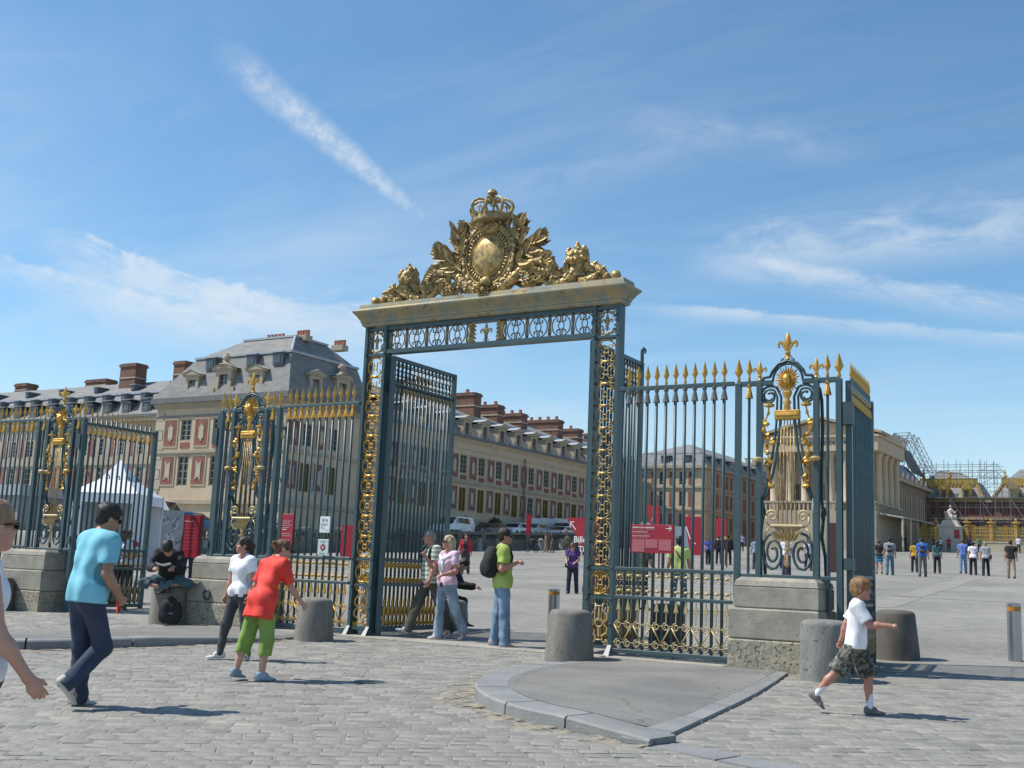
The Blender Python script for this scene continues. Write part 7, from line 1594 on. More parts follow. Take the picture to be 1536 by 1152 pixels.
    if kind == 'skirt':
        L_ = bottom[2]; b = hip+np.array([0,0.0,-L_]); S.cap(hip-np.array([0.05,0,0]), b-np.array([0.07,0,0]), 0.105, 0.13, 0.05); S.cap(hip+np.array([0.05,0,0]), b+np.array([0.07,0,0]), 0.105, 0.13, 0.05); S.cut(b, (0,0,-1.0))
    else:
        up_ = {'long':2.05,'capri':1.42,'shorts':0.86,'tight':1.97}[kind]; fl = bottom[2] if len(bottom) > 2 else 0.012
        for sd in (1,-1): leg(S, sd, up_, 0.004 if kind in ('long','tight') else 0.014, fl)
    S.grow(0.008, 0.0085 if det > 1 else 0.003, 21, (x+y) % 5)
    if kind == 'long' and det > 1:
        for sd in (1,-1): hj, kj, an, td = legs[sd]; d_ = (an-kj)/np.linalg.norm(an-kj); S.sub(an+d_*0.045+d_*0.12, (0.12,0.12,0.12))
    if kind in ('shorts','capri'):
        for sd in (1,-1):
            hj, kj, an, td = legs[sd]; e_ = hj+(kj-hj)*min(up_,1)+(an-kj)*max(0,up_-1); d_ = (kj-hj) if up_ < 1 else (an-kj); d_ = d_/np.linalg.norm(d_); S.sub(e_-d_*0.01+d_*0.12, (0.12,0.12,0.12))
    if max(P['rl'][0], P['ll'][0]) < 45: S.cut(T((0,0,(min(wz, max(hz+0.045, 0.80)) if top is not None else wz))), TT@np.array([0,0,1.0]))
    bm = bottom[1] if not isinstance(bottom[1], tuple) else cloth(bottom[1])
    parts.append(('skirt' if kind == 'skirt' else 'shorts' if kind == 'shorts' else 'trousers', S, bm, h2, bot2))
    # socks and shoes ------------------------------------------------
    shoe_parts = []
    for sd in (1,-1):
        hj, kj, an, td = legs[sd]; dn = np.cross(np.cross(td, (0,0,-1.0)), td); dn /= np.linalg.norm(dn)+1e-9
        if dn[2] > 0: dn = -dn
        if sock is not None:
            Sk = SDF(); Sk.cap(an+(kj-an)*0.42, an, 0.048, 0.042, 0.02); Sk.cap(an, an+td*0.06+dn*0.04, 0.042, 0.036, 0.02); shoe_parts.append(('sock', Sk, cloth(sock)))
        Sh = SDF(); heel = an-td*0.045+dn*0.052; ball = an+td*0.125+dn*0.058; tip = an+td*0.175+dn*0.060
        Sh.cap(heel, ball, 0.036, 0.042, 0.03, 0.62, dn); Sh.cap(ball, tip, 0.042, 0.028, 0.02, 0.6, dn); Sh.cap(heel-dn*0.035, an+td*0.06+dn*0.018, 0.040, 0.037, 0.03); Sh.cap(an-td*0.02+dn*0.0, an+td*0.02+dn*0.01, 0.042, k=0.03)
        if bottom[0] in ('long',) or shoes == 'low': pass
        Sh.cut(heel+dn*0.022, dn); shoe_parts.append(('shoe', Sh, shoes if not isinstance(shoes, tuple) else cloth(shoes, 0.6)))
    # hair -----------------------------------------------------------
    S = SDF(); hst, hcol = hair[0], hair[1]
    S.ell(Hd((0,-0.016,0.036)), np.array((0.080,0.098,0.092))*hs, HR, 0.02)
    if hst != 'thin': S.ell(Hd((0,-0.02,0.05)), np.array((0.080,0.094,0.086))*hs, HR, 0.03)
    if hst in ('short','thick','thin','boy'):
        S.ell(Hd((0,-0.05,-0.02)), np.array((0.066,0.058,0.06))*hs, HR, 0.03)
        if hst == 'thick': S.ell(Hd((0,-0.02,0.066)), np.array((0.088,0.102,0.078))*hs, HR, 0.03); S.ell(Hd((0,0.055,0.085)), np.array((0.05,0.04,0.03))*hs, HR, 0.03)
        if hst == 'boy': S.ell(Hd((0,0.02,0.062)), np.array((0.082,0.088,0.066))*hs, HR, 0.03); S.ell(Hd((0,-0.03,-0.02)), np.array((0.080,0.08,0.05))*hs, HR, 0.03)
    if hst in ('long','bob'):
        d = -0.20 if hst == 'long' else -0.10
        S.cap(Hd((0,-0.06,0.0)), Hd((0,-0.075,d)), 0.072*hs, 0.060*hs, 0.05); 
        for sd in (1,-1): S.cap(Hd((sd*0.066,-0.01,0.02)), Hd((sd*0.072,-0.015,d+0.05)), 0.030*hs, 0.024*hs, 0.03)
    if hst == 'pony':
        S.cap(Hd((0,-0.09,0.05)), Hd((0,-0.135,0.02)), 0.028, 0.034, 0.03); S.cap(Hd((0,-0.135,0.02)), Hd((0,-0.135,-0.13)), 0.036, 0.034, 0.03); S.cap(Hd((0,-0.135,-0.13)), Hd((0,-0.115,-0.22)), 0.034, 0.014, 0.03); S.ell(Hd((0,-0.045,-0.02)), np.array((0.06,0.05,0.05)), HR, 0.03)
    if hst == 'bun':
        S.ell(Hd((0,-0.105,0.035)), np.array((0.055,0.05,0.055)), HR, 0.03); S.ell(Hd((0,-0.05,-0.02)), np.array((0.066,0.055,0.055)), HR, 0.03)
        for a_ in range(5): S.cap(Hd((0.02*(a_-2),-0.12,0.05)), Hd((0.035*(a_-2),-0.155,0.03+0.03*(a_ % 2))), 0.02, 0.010, 0.02)
    S.grow(0.003, 0.0055 if det else 0, 62, 1.3)
    S.sub(Hd((0,0.098,-0.03 if hst != 'boy' else -0.045)), np.array((0.070,0.072,0.090))*hs, HR)
    for sd in (1,-1):
        if hst in ('short','thin','bun','pony','boy'): S.sub(Hd((sd*0.085,0.005,-0.022)), np.array((0.022,0.024,0.034))*hs, HR)
        if hst in ('short','thin','thick'): S.sub(Hd((sd*0.08,0.045,-0.03)), np.array((0.04,0.04,0.05))*hs, HR)
    parts.append(('hair', S, hairmat(hcol), h2 if det > 1 else h1, None))
    # build, scale and stand on the ground ---------------------------
    objs = []
    for nm, S, mm_, h, fn in parts: objs.append(sdf_obj(S, nm, mm_, root, h*1.0, matfn=fn))
    for nm, S, mm_ in shoe_parts: objs.append(sdf_obj(S, nm, mm_, root, h2*0.9))
    if det >= 2:
        em = M(); lm = M(); bm_ = M()
        for sd in (1,-1):
            em.blob(tuple(Hd((sd*0.032,0.079,0.008))), (0.0105,0.009,0.007), 8); bm_.tube([Hd((sd*q,0.0+yq,0.03+zq)) for q, yq, zq in ((0.015,0.0925,0.0),(0.034,0.087,0.006),(0.052,0.073,0.0))], 0.0042, 5)
        lm.blob(tuple(Hd((0,0.0905,-0.050))), (0.021,0.006,0.0045), 8); lm.blob(tuple(Hd((0,0.0895,-0.058))), (0.018,0.006,0.0045), 8)
        if not glasses: objs.append(em.obj('eyes', EYEW, root, smooth=True))
        objs.append(lm.obj('mouth', LIP, root, smooth=True)); objs.append(bm_.obj('eyebrows', hairmat(hcol), root))
    if glasses:
        gm = M()
        for sd in (1,-1):
            gm.blob(tuple(Hd((sd*0.033,0.095,0.010))), (0.029*hs,0.012,0.021*hs), 10); gm.tube([Hd((sd*0.058,0.088,0.016)),Hd((sd*0.076,0.06,0.016)),Hd((sd*0.081,-0.005,0.01))], 0.005 if det > 1 else 0.008, 5)
        gm.tube([Hd((-0.012,0.103,0.014)),Hd((0.012,0.103,0.014))], 0.004, 5); objs.append(gm.obj('sunglasses', LENS, root, smooth=True))
    zmin = min(min(v.co.z for v in o.data.vertices) for o in objs if o.name.startswith('shoe')) if lowfeet else 0.0
    root.scale = (s, s, s); root.location.z += (-zmin*s+zoff if lowfeet else zoff)
    J = dict(s=s, root=root, arms=arms, legs=legs, sh=sh, U=U, T=T, Hd=Hd, hip=hip, hc=hc, fu=fu)
    return root, J
def striped(c1, c2, per, ax=2, off=0.0, frac=0.5):
    return [cloth(c1), cloth(c2)], (lambda C: ((C[:, ax]+off) % per < per*frac).astype(int))
# ------------------------------------------------------------------ the people in the picture
def Wd(J, p):
    """a point of a person's local frame in world coordinates"""
    r = J['root']; a = r.rotation_euler[2]; s = J['s']; p = np.array(p)*s
    return np.array([p[0]*math.cos(a)-p[1]*math.sin(a)+r.location[0], p[0]*math.sin(a)+p[1]*math.cos(a)+r.location[1], p[2]+r.location[2]])
def sdf_thing(name, label, cat, S, m_, h, J=None, group=None):
    """a thing written in a person's local frame, standing free at top level"""
    if J is None: o = sdf_obj(S, name, m_, None, h); return tag(o, label, cat, group)
    o = sdf_obj(S, name, m_, None, h); r = J['root']; o.location = r.location; o.rotation_euler = r.rotation_euler; o.scale = r.scale; return tag(o, label, cat, group)
def carried(J, m, name, label, cat, mats, smooth='auto'):
    o = m.obj(name, mats, None, smooth=smooth); r = J['root']; o.location = r.location; o.rotation_euler = r.rotation_euler; o.scale = r.scale; return tag(o, label, cat)
def backpack(J, label, mm_, w=0.30, h_=0.46, d=0.17, det=1, straps=True):
    U = J['U']; S = SDF(); 
    S.cap(U((-w*0.26,-0.10-d*0.5,1.11)), U((w*0.26,-0.10-d*0.5,1.11)), d*0.55, k=0.10); S.cap(U((-w*0.22,-0.10-d*0.45,1.27)), U((w*0.22,-0.10-d*0.45,1.27)), d*0.52, k=0.12); S.cap(U((-w*0.10,-0.10-d*0.35,1.40)), U((w*0.10,-0.10-d*0.35,1.40)), d*0.40, k=0.12); S.ell(U((0,-0.12-d*0.85,1.16)), (w*0.36,d*0.30,h_*0.26), None, 0.03); S.grow(0.0, 0.003, 40, 1)
    o = sdf_thing('backpack', label, 'backpack', S, mm_, 0.010 if det else 0.025, J)
    if straps:
        m = M()
        for sd in (1,-1): m.tube([U(q) for q in ((sd*0.10,-0.12,1.40),(sd*0.115,-0.05,1.475),(sd*0.118,0.02,1.485),(sd*0.122,0.095,1.42),(sd*0.128,0.125,1.32),(sd*0.15,0.10,1.20),(sd*0.17,0.0,1.12),(sd*0.13,-0.12,1.10))], 0.022, 6, 0.5)
        st_ = link('strap', m.mesh('strap', mm_), o)
    return o
DENIM = cloth((0.022,0.032,0.065), 0.85, (0.035,0.05,0.09), 4); LDENIM = cloth((0.16,0.235,0.31), 0.85, (0.30,0.38,0.45), 3.5); MDENIM = cloth((0.10,0.175,0.28), 0.85, (0.21,0.30,0.41), 3.5)
TURQ = cloth((0.17,0.48,0.60), 0.85, (0.21,0.54,0.66), 3); WHT = cloth((0.74,0.74,0.76)); BLK = cloth((0.012,0.012,0.014)); REDJ = cloth((0.72,0.035,0.02), 0.7, (0.80,0.05,0.03), 3); LIME = cloth((0.34,0.45,0.09), 0.85, (0.39,0.50,0.12), 3)
GREY = cloth((0.05,0.052,0.058)); OLIVE = cloth((0.065,0.065,0.05)); SKYJ = cloth((0.2,0.3,0.36), 0.7)
DKH, BRH, BLO = (0.010,0.008,0.007), (0.075,0.035,0.018), (0.38,0.26,0.13)
# 1 woman at the left edge
pn, J = person('woman at the left picture edge in a white sleeveless top and sunglasses, arm hanging', -4.758, 3.245, 1.65, 24, dict(hy=-14, ra=(12,4,24,-3,0), la=(-12,6,12,0), rl=(-8,2,6), ll=(14,2,8), rac=22), 'f', 'fair', ('bun',(0.30,0.185,0.10)), cloth((0.66,0.68,0.74)), 0.0, 0.0, ('long',cloth((0.03,0.018,0.06), 0.8, (0.16,0.03,0.05), 14)), (0.2,0.1,0.08), 3, glasses=True, neckopen=0.7)
# 2 man in turquoise
pn, J = person('man in a turquoise tee and dark jeans walking away to the right, wearing sunglasses', -8.66, 6.96, 1.79, 8, dict(lean=4, hunch=5, hy=12, hp=-8, ra=(-6,9,46,16), la=(8,8,58,25), rl=(20,-1,66), ll=(9,3,6), foot=(48,2), toe=(8,10), rac=55, lac=60), 'm', 'tan', ('thick',DKH), TURQ, 0.62, -0.03, ('long',DENIM,0.020), cloth((0.45,0.43,0.40),0.8), 3, loose=0.012, glasses=True)
m = M(); m.tube([J['U']((0.072*math.cos(a),0.012+0.070*math.sin(a),1.475+0.012*math.sin(-a))) for a in np.linspace(0,2*PI,18)[:-1]], 0.012, 5, closed=True); link('collar', m.mesh('collar', cloth((0.01,0.06,0.06)), True), pn)
m = M(); el, wr, u, v = J['arms'][1]; q = wr+v*0.09; m.cbox(-0.03,0.03,-0.008,0.008,-0.06,0.06,0.004); pk = M().merge(m, Matrix.Translation(Vector(q)+Vector((-0.05,0.02,0.0))) @ Matrix.Rotation(0.5,4,'X')); carried(J, pk, 'mobile_phone', 'small phone held by the man in turquoise', 'phone', [BLACK])
m = M(); el2 = J['arms'][-1]; q = el2[1]+np.array([0.04,0.02,-0.14]); m.add([q+np.array(a) for a in ((0,0,0.07),(0.08,0.02,0.05),(0.09,0.02,-0.05),(0.06,0.0,-0.12),(0.01,0.02,-0.06))], [(0,1,2,3,4)]); m.add([q+np.array(a)+np.array([0,0.012,0]) for a in ((0,0,0.07),(0.08,0.02,0.05),(0.09,0.02,-0.05),(0.06,0.0,-0.12),(0.01,0.02,-0.06))], [(4,3,2,1,0)]); carried(J, m, 'red_cloth', 'scrap of bright red cloth hanging below the hands of the man in turquoise', 'cloth', [REDJ], False)
# 3 girl in white tee
pn, J = person('girl in a white tee and grey jeans with a dark ponytail, standing and smiling', -10.69, 10.95, 1.53, 182, dict(hy=34, hp=4, lean=-2, ra=(-2,13,12,4), la=(-6,8,30,0), rl=(10,9,3), ll=(-3,6,2), toe=(25,18), foot=(0,0)), 'f', 'pink', ('pony',(0.035,0.016,0.010)), cloth((0.76,0.76,0.78)), 0.55, -0.02, ('tight',GREY,0.0), cloth((0.62,0.62,0.60),0.7), 3)
for sd in (1,-1):
    m = M(); hj, kj, an, td = J['legs'][sd]
    for k in range(3):
        c = an+td*(0.03+0.03*k)+np.array([0,0,-0.03]); m.bar(tuple(c+np.array([sd*0.0395,0,-0.02])), tuple(c+np.array([sd*0.036,0,0.02])), 0.006, 4)
    link('shoe_stripe', m.mesh('shoe_stripe', BLACK), pn)
# 4 woman in red
pn, J = person('woman in a bright red jacket and green cropped trousers leaning forward', -8.98, 9.55, 1.56, 4, dict(lean=14, hunch=11, hy=38, hp=4, ra=(14,12,26,0), la=(-16,16,24,8), rl=(2,3,10), ll=(-14,3,4), toe=(16,10), foot=(2,6), rac=35, lac=30), 'f', 'fair', ('bun',(0.13,0.058,0.024)), REDJ, 0.82, -0.19, ('capri',cloth((0.18,0.29,0.055), 0.85, (0.21,0.33,0.07), 4),0.016), SKYJ, 3, glasses=True, loose=0.004)
m = M(); U_ = J['T']; m.tube([U_((0.142*math.cos(a),0.112*math.sin(a),1.05)) for a in np.linspace(0,2*PI,18)[:-1]], 0.013, 5, closed=True); link('jacket_belt', m.mesh('jacket_belt', REDJ), pn)
# 5 man reading on the bollard
ztop = g(14.62)+0.70
pn, J = person('dark haired man in black sitting cross legged on a bollard, reading a book', -15.95, 14.55, 1.76, 142, dict(lean=16, hunch=24, hp=-30, ra=(24,16,66,40), la=(24,16,66,40), rl=(72,42,0,(-0.95,0.06,-0.16)), ll=(76,42,0,(-0.95,0.0,-0.10)), foot=(10,10), toe=(40,40)), 'm', 'fair', ('thick',(0.016,0.010,0.007)), BLK, 1.9, -0.02, ('long',cloth((0.045,0.085,0.10), 0.85, (0.07,0.13,0.15), 4),0.016), cloth((0.05,0.03,0.03)), 2, z=ztop-0.82*1.76/1.75, lowfeet=False, neckopen=0.3)
m = M(); c = (J['arms'][1][1]+J['arms'][-1][1])*0.5+np.array([0,0.10,0.05])
for sd in (1,-1): m.add([c+np.array(a) for a in ((0,-0.07,0),(sd*0.12,-0.07,0.035),(sd*0.12,0.10,0.055),(0,0.10,0.02),(0,-0.07,-0.02),(sd*0.12,-0.07,0.015),(sd*0.12,0.10,0.035),(0,0.10,0.0))], [(0,1,2,3),(7,6,5,4),(0,4,5,1),(1,5,6,2),(2,6,7,3)], 0)
carried(J, m, 'open_book', 'open book in the hands of the man sitting on the bollard', 'book', [WHITE], False)
S = SDF(); S.cap((-0.085,0,0.10),(0.085,0,0.10),0.105,k=0.10,flat=0.8); S.cap((-0.075,0,0.22),(0.075,0,0.22),0.105,k=0.12,flat=0.78); S.cap((-0.05,0,0.32),(0.05,0,0.32),0.095,k=0.12,flat=0.75); S.cap((0,0,0.38),(0,0,0.40),0.06,k=0.06,flat=0.7); S.cap((-0.07,-0.07,0.14),(0.07,-0.07,0.14),0.06,k=0.03,flat=0.6); S.cut((0,0,0.0),(0,0,-1.0)); S.grow(0,0.004,45,2)
bk = sdf_thing('backpack', 'black backpack standing on the ground against the bollard of the reading man', 'backpack', S, BLK, 0.010); bk.location = (-15.42, 14.16, g(14.16)+0.045); bk.rotation_euler = (0,0,math.radians(35))
m = M(); m.box(0.0,0.07,-0.132,-0.127,0.17,0.185); link('bag_badge', m.mesh('bag_badge', GREYP), bk)
# 6 green shirt man
pn, J = person('man in a lime green tee and pale jeans gripping the straps of a black backpack', -9.35, 15.15, 1.77, 50, dict(lean=-2, hy=4, hp=-4, ra=(-8,10,122,16), la=(4,14,112,22), rl=(4,5,2), ll=(-4,5,2), toe=(30,10), rac=75, lac=75), 'm', 'pink', ('short',(0.022,0.013,0.009)), LIME, 0.62, -0.05, ('long',MDENIM,0.022), cloth((0.42,0.24,0.12),0.6), 3, fat=0.018, glasses=True, loose=0.008)
m = M(); m.tube([J['U']((0.03+0.055*math.cos(a),0.138+0.010*math.cos(a*2),1.22+0.06*math.sin(a))) for a in np.linspace(0.5,5.6,14)], 0.0045, 4); link('shirt_print', m.mesh('shirt_print', cloth((0.10,0.17,0.04))), pn)
backpack(J, 'black backpack worn by the man in lime green', BLK, 0.33, 0.50, 0.20)
# 7, 8 couple
pn, J = person('blonde woman in a pink polo and pale jeans with a white jumper round her shoulders', -10.62, 15.50, 1.63, 196, dict(lean=-2, hy=22, hp=2, ra=(32,18,112,10), la=(2,12,72,34), rl=(6,1,4), ll=(-16,2,14), foot=(0,30), toe=(10,10), rac=60), 'f', 'pink', ('bob',(0.50,0.38,0.22)), cloth((0.66,0.46,0.54)), 0.58, -0.03, ('long',LDENIM,0.026), cloth((0.6,0.6,0.6)), 3, fat=0.008, glasses=True)
m = M(); U_ = J['U']
m.tube([U_(q) for q in ((-0.14,0.05,1.40),(-0.17,-0.03,1.445),(-0.09,-0.10,1.455),(0.0,-0.115,1.455),(0.09,-0.10,1.455),(0.17,-0.03,1.445),(0.14,0.06,1.40),(0.05,0.125,1.35),(0.0,0.145,1.32))], [0.03,0.045,0.05,0.05,0.05,0.045,0.035,0.032,0.03], 8); m.tube([U_(q) for q in ((-0.14,0.05,1.40),(-0.05,0.125,1.35),(0.0,0.15,1.32),(0.03,0.155,1.26),(0.035,0.14,1.12))], [0.035,0.032,0.035,0.032,0.035], 8); m.tube([U_(q) for q in ((0.0,0.15,1.32),(-0.03,0.15,1.24),(-0.02,0.14,1.14))], [0.032,0.03,0.033], 8)
carried(J, m, 'white_jumper', 'white jumper knotted round the shoulders of the blonde woman', 'jumper', [WHT], True)
m = M(); m.cbox(-0.022,0.022,-0.02,0.02,-0.04,0.04,0.008); q = J['T']((-0.02,0.135,0.90)); pk = M().merge(m, Matrix.Translation(Vector(q))); carried(J, pk, 'camera_pouch', 'small black pouch at the belt of the blonde woman', 'pouch', [BLACK])
st_m, st_f = striped((0.50,0.52,0.46),(0.20,0.25,0.20),0.075,2,0.0,0.55)
pn, J = person('grey haired man in a green striped polo and dark trousers striding beside the blonde woman', -11.02, 15.62, 1.73, 205, dict(hy=20, hp=-6, lean=2, ra=(-14,8,12,0), la=(12,8,14,0), rl=(24,2,4), ll=(-20,2,10), foot=(-14,30), toe=(10,10)), 'm', 'pink', ('thin',(0.22,0.21,0.20)), st_m, 0.62, -0.03, ('long',OLIVE,0.018), cloth((0.42,0.42,0.43)), 3, fat=0.016, top2=st_f)
backpack(J, 'dark backpack on the shoulders of the grey haired man', BLK, 0.30, 0.44, 0.15)
# 9 seated in black behind them
pn, J = person('person all in black sitting on a low bollard behind the couple', -11.98, 17.36, 1.60, 60, dict(lean=30, hp=-20, ra=(25,8,60,10), la=(25,8,60,10), rl=(50,4,42), ll=(72,2,68), toe=(8,8), foot=(0,0)), 'm', 'fair', ('short',DKH), BLK, 1.9, 0.0, ('long',BLK,0.014), cloth((0.012,0.012,0.012),0.4), 1, z=g(17.35)+0.52-0.80*1.60/1.75, lowfeet=False)
# 10 boy
camo = [cloth((0.13,0.13,0.105), 0.9, (0.035,0.035,0.028), 16, 'camo')]
pn, J = person('boy in a white polo and camouflage shorts walking with an arm held out', -3.05, 11.55, 1.28, 78, dict(lean=3, hy=0, ra=(34,6,58,4), la=(-34,8,16,0), rl=(-34,2,6), ll=(20,2,18), foot=(40,-2), toe=(4,6), rac=85, lac=45), 'm', 'pink', ('boy',(0.23,0.12,0.05)), cloth((0.76,0.76,0.78)), 0.72, -0.04, ('shorts',mat('camouflage cloth',(0.15,0.15,0.12),(0.035,0.037,0.03),17,rough=0.9,bump=0.15,bscale=60,lo=0.47,hi=0.53,spots=(13,0.6,(0.26,0.25,0.21))),0.045), cloth((0.10,0.10,0.095),0.7,(0.2,0.2,0.19),20), 3, child=True, sock=(0.72,0.70,0.76), loose=0.014)
# middle distance
pn, J = person('woman in a red cardigan and dark trousers walking towards us across the court', -25.84, 38.95, 1.62, 150, dict(ra=(6,14,30,10), la=(2,8,12,0), rl=(8,3,4), ll=(-8,3,8)), 'f', 'pink', ('short',BRH), [cloth((0.45,0.02,0.03)), cloth((0.02,0.02,0.03))], 1.5, -0.06, ('long',GREY,0.012), (0.03,0.03,0.03), 1, top2=lambda C: ((np.abs(C[:,0]) < 0.09) & (C[:,1] > 0.0)).astype(int))
S = SDF(); S.ell((0.24,0.05,0.98),(0.10,0.09,0.17),None,0.03); S.cap((0.22,0.05,1.0),(0.16,0.0,1.1),0.06,k=0.05); sdf_thing('folded_coat', 'grey coat carried over the arm of the woman in the red cardigan', 'coat', S, cloth((0.30,0.30,0.31)), 0.02, J)
pn, J = person('woman in a purple tee and dark jeans with a shoulder bag, looking down', -15.96, 29.70, 1.47, 160, dict(hp=-32, hunch=8, ra=(8,10,50,20), la=(10,10,60,30), rl=(5,4,4), ll=(-5,4,6)), 'f', 'fair', ('bob',(0.14,0.065,0.03)), cloth((0.075,0.035,0.16)), 0.5, -0.06, ('long',cloth((0.02,0.025,0.045)),0.012), (0.02,0.02,0.02), 1, fat=0.012)
S = SDF(); S.ell((0.22,0.05,0.95),(0.06,0.10,0.10),None,0.03); o = sdf_thing('shoulder_bag', 'dark shoulder bag of the woman in purple', 'bag', S, BLK, 0.02, J); m = M(); m.tube([J['U'](q) for q in ((-0.10,0.0,1.47),(0.0,0.12,1.30),(0.16,0.10,1.08),(0.21,0.05,1.02))],0.012,4); link('bag_strap', m.mesh('bag_strap', BLK), o)
pn, J = person('woman in a coral top hidden behind the right pier, her arm and bag showing', -9.05, 17.9, 1.60, 60, dict(ra=(-6,26,14,0), la=(10,10,40,0)), 'f', 'pink', ('long',BRH), cloth((0.55,0.10,0.11)), 1.2, 0.0, ('long',MDENIM,0.012), (0.2,0.1,0.1), 1)
# bag of the coral woman
S = SDF(); S.ell((0,0,0.0),(0.10,0.09,0.14),None,0.03); bg_ = sdf_thing('shoulder_bag', 'dark red shoulder bag beside the coral topped woman at the right pier', 'bag', S, cloth((0.045,0.012,0.015)), 0.015); bg_.location = (-9.22, 17.72, g(17.7)+0.80)
pn, J = person('person in a blue and white top behind the open side leaf on the left', -20.84, 17.60, 1.63, 165, dict(ra=(10,8,60,20), la=(10,8,60,20)), 'f', 'dark', ('short',DKH), [cloth((0.62,0.64,0.68)), cloth((0.05,0.12,0.40))], 0.7, -0.03, ('long',BLK,0.012), (0.02,0.02,0.02), 1, top2=lambda C: (np.abs(C[:,0]) < 0.045).astype(int))
pn, J = person('person in a white top with a red yoke behind the open side leaf', -21.10, 17.95, 1.60, 150, dict(ra=(10,8,60,20), la=(10,8,60,20)), 'm', 'dark', ('short',DKH), [cloth((0.62,0.64,0.68)), cloth((0.45,0.05,0.05))], 0.7, -0.03, ('long',BLK,0.012), (0.02,0.02,0.02), 1, top2=lambda C: (C[:,2] > 1.36).astype(int))
pn, J = person('man in navy trousers half hidden behind the crimson sign on the left', -27.2, 25.5, 1.72, 130, dict(la=(4,8,10,0)), 'm', 'fair', ('short',DKH), cloth((0.02,0.025,0.04)), 1.9, 0.0, ('long',cloth((0.012,0.018,0.04)),0.014), (0.02,0.02,0.02), 1)
m = M(); m.add([(-0.30,0.1,0.82),(-0.24,0.12,0.82),(-0.27,0.12,0.45),(-0.36,0.1,0.50),(-0.30,0.13,0.82),(-0.24,0.15,0.82),(-0.27,0.15,0.45),(-0.36,0.13,0.50)], [(0,1,2,3),(7,6,5,4),(0,4,5,1),(1,5,6,2),(2,6,7,3),(3,7,4,0)]); carried(J, m, 'paper_bag', 'slim white paper bag held by the man behind the crimson sign', 'bag', [WHITE], False)
pn, J = person('man in a yellow green shirt with a black strap, seen through the bars', -10.78, 25.3, 1.70, -20, dict(ra=(4,10,18,0), la=(4,10,18,0), rl=(6,4,4), ll=(-6,4,4)), 'm', 'pink', ('short',DKH), cloth((0.50,0.58,0.18)), 0.62, -0.05, ('long',cloth((0.06,0.12,0.17)),0.016), (0.05,0.05,0.05), 1, fat=0.012)
m = M(); m.tube([J['U'](q) for q in ((-0.12,-0.03,1.48),(-0.06,-0.125,1.38),(0.04,-0.125,1.22),(0.14,-0.09,1.05))],0.014,5,0.5); carried(J, m, 'shoulder_strap', 'black shoulder strap across the back of the man in yellow green', 'strap', [BLK])
pn, J = person('person in dark olive clothes behind the direction sign on the right railing', -11.55, 24.9, 1.66, 20, dict(ra=(8,12,40,10), la=(8,12,40,10)), 'm', 'fair', ('short',DKH), cloth((0.06,0.06,0.045)), 0.7, -0.05, ('long',cloth((0.03,0.04,0.04)),0.014), (0.03,0.025,0.02), 1)
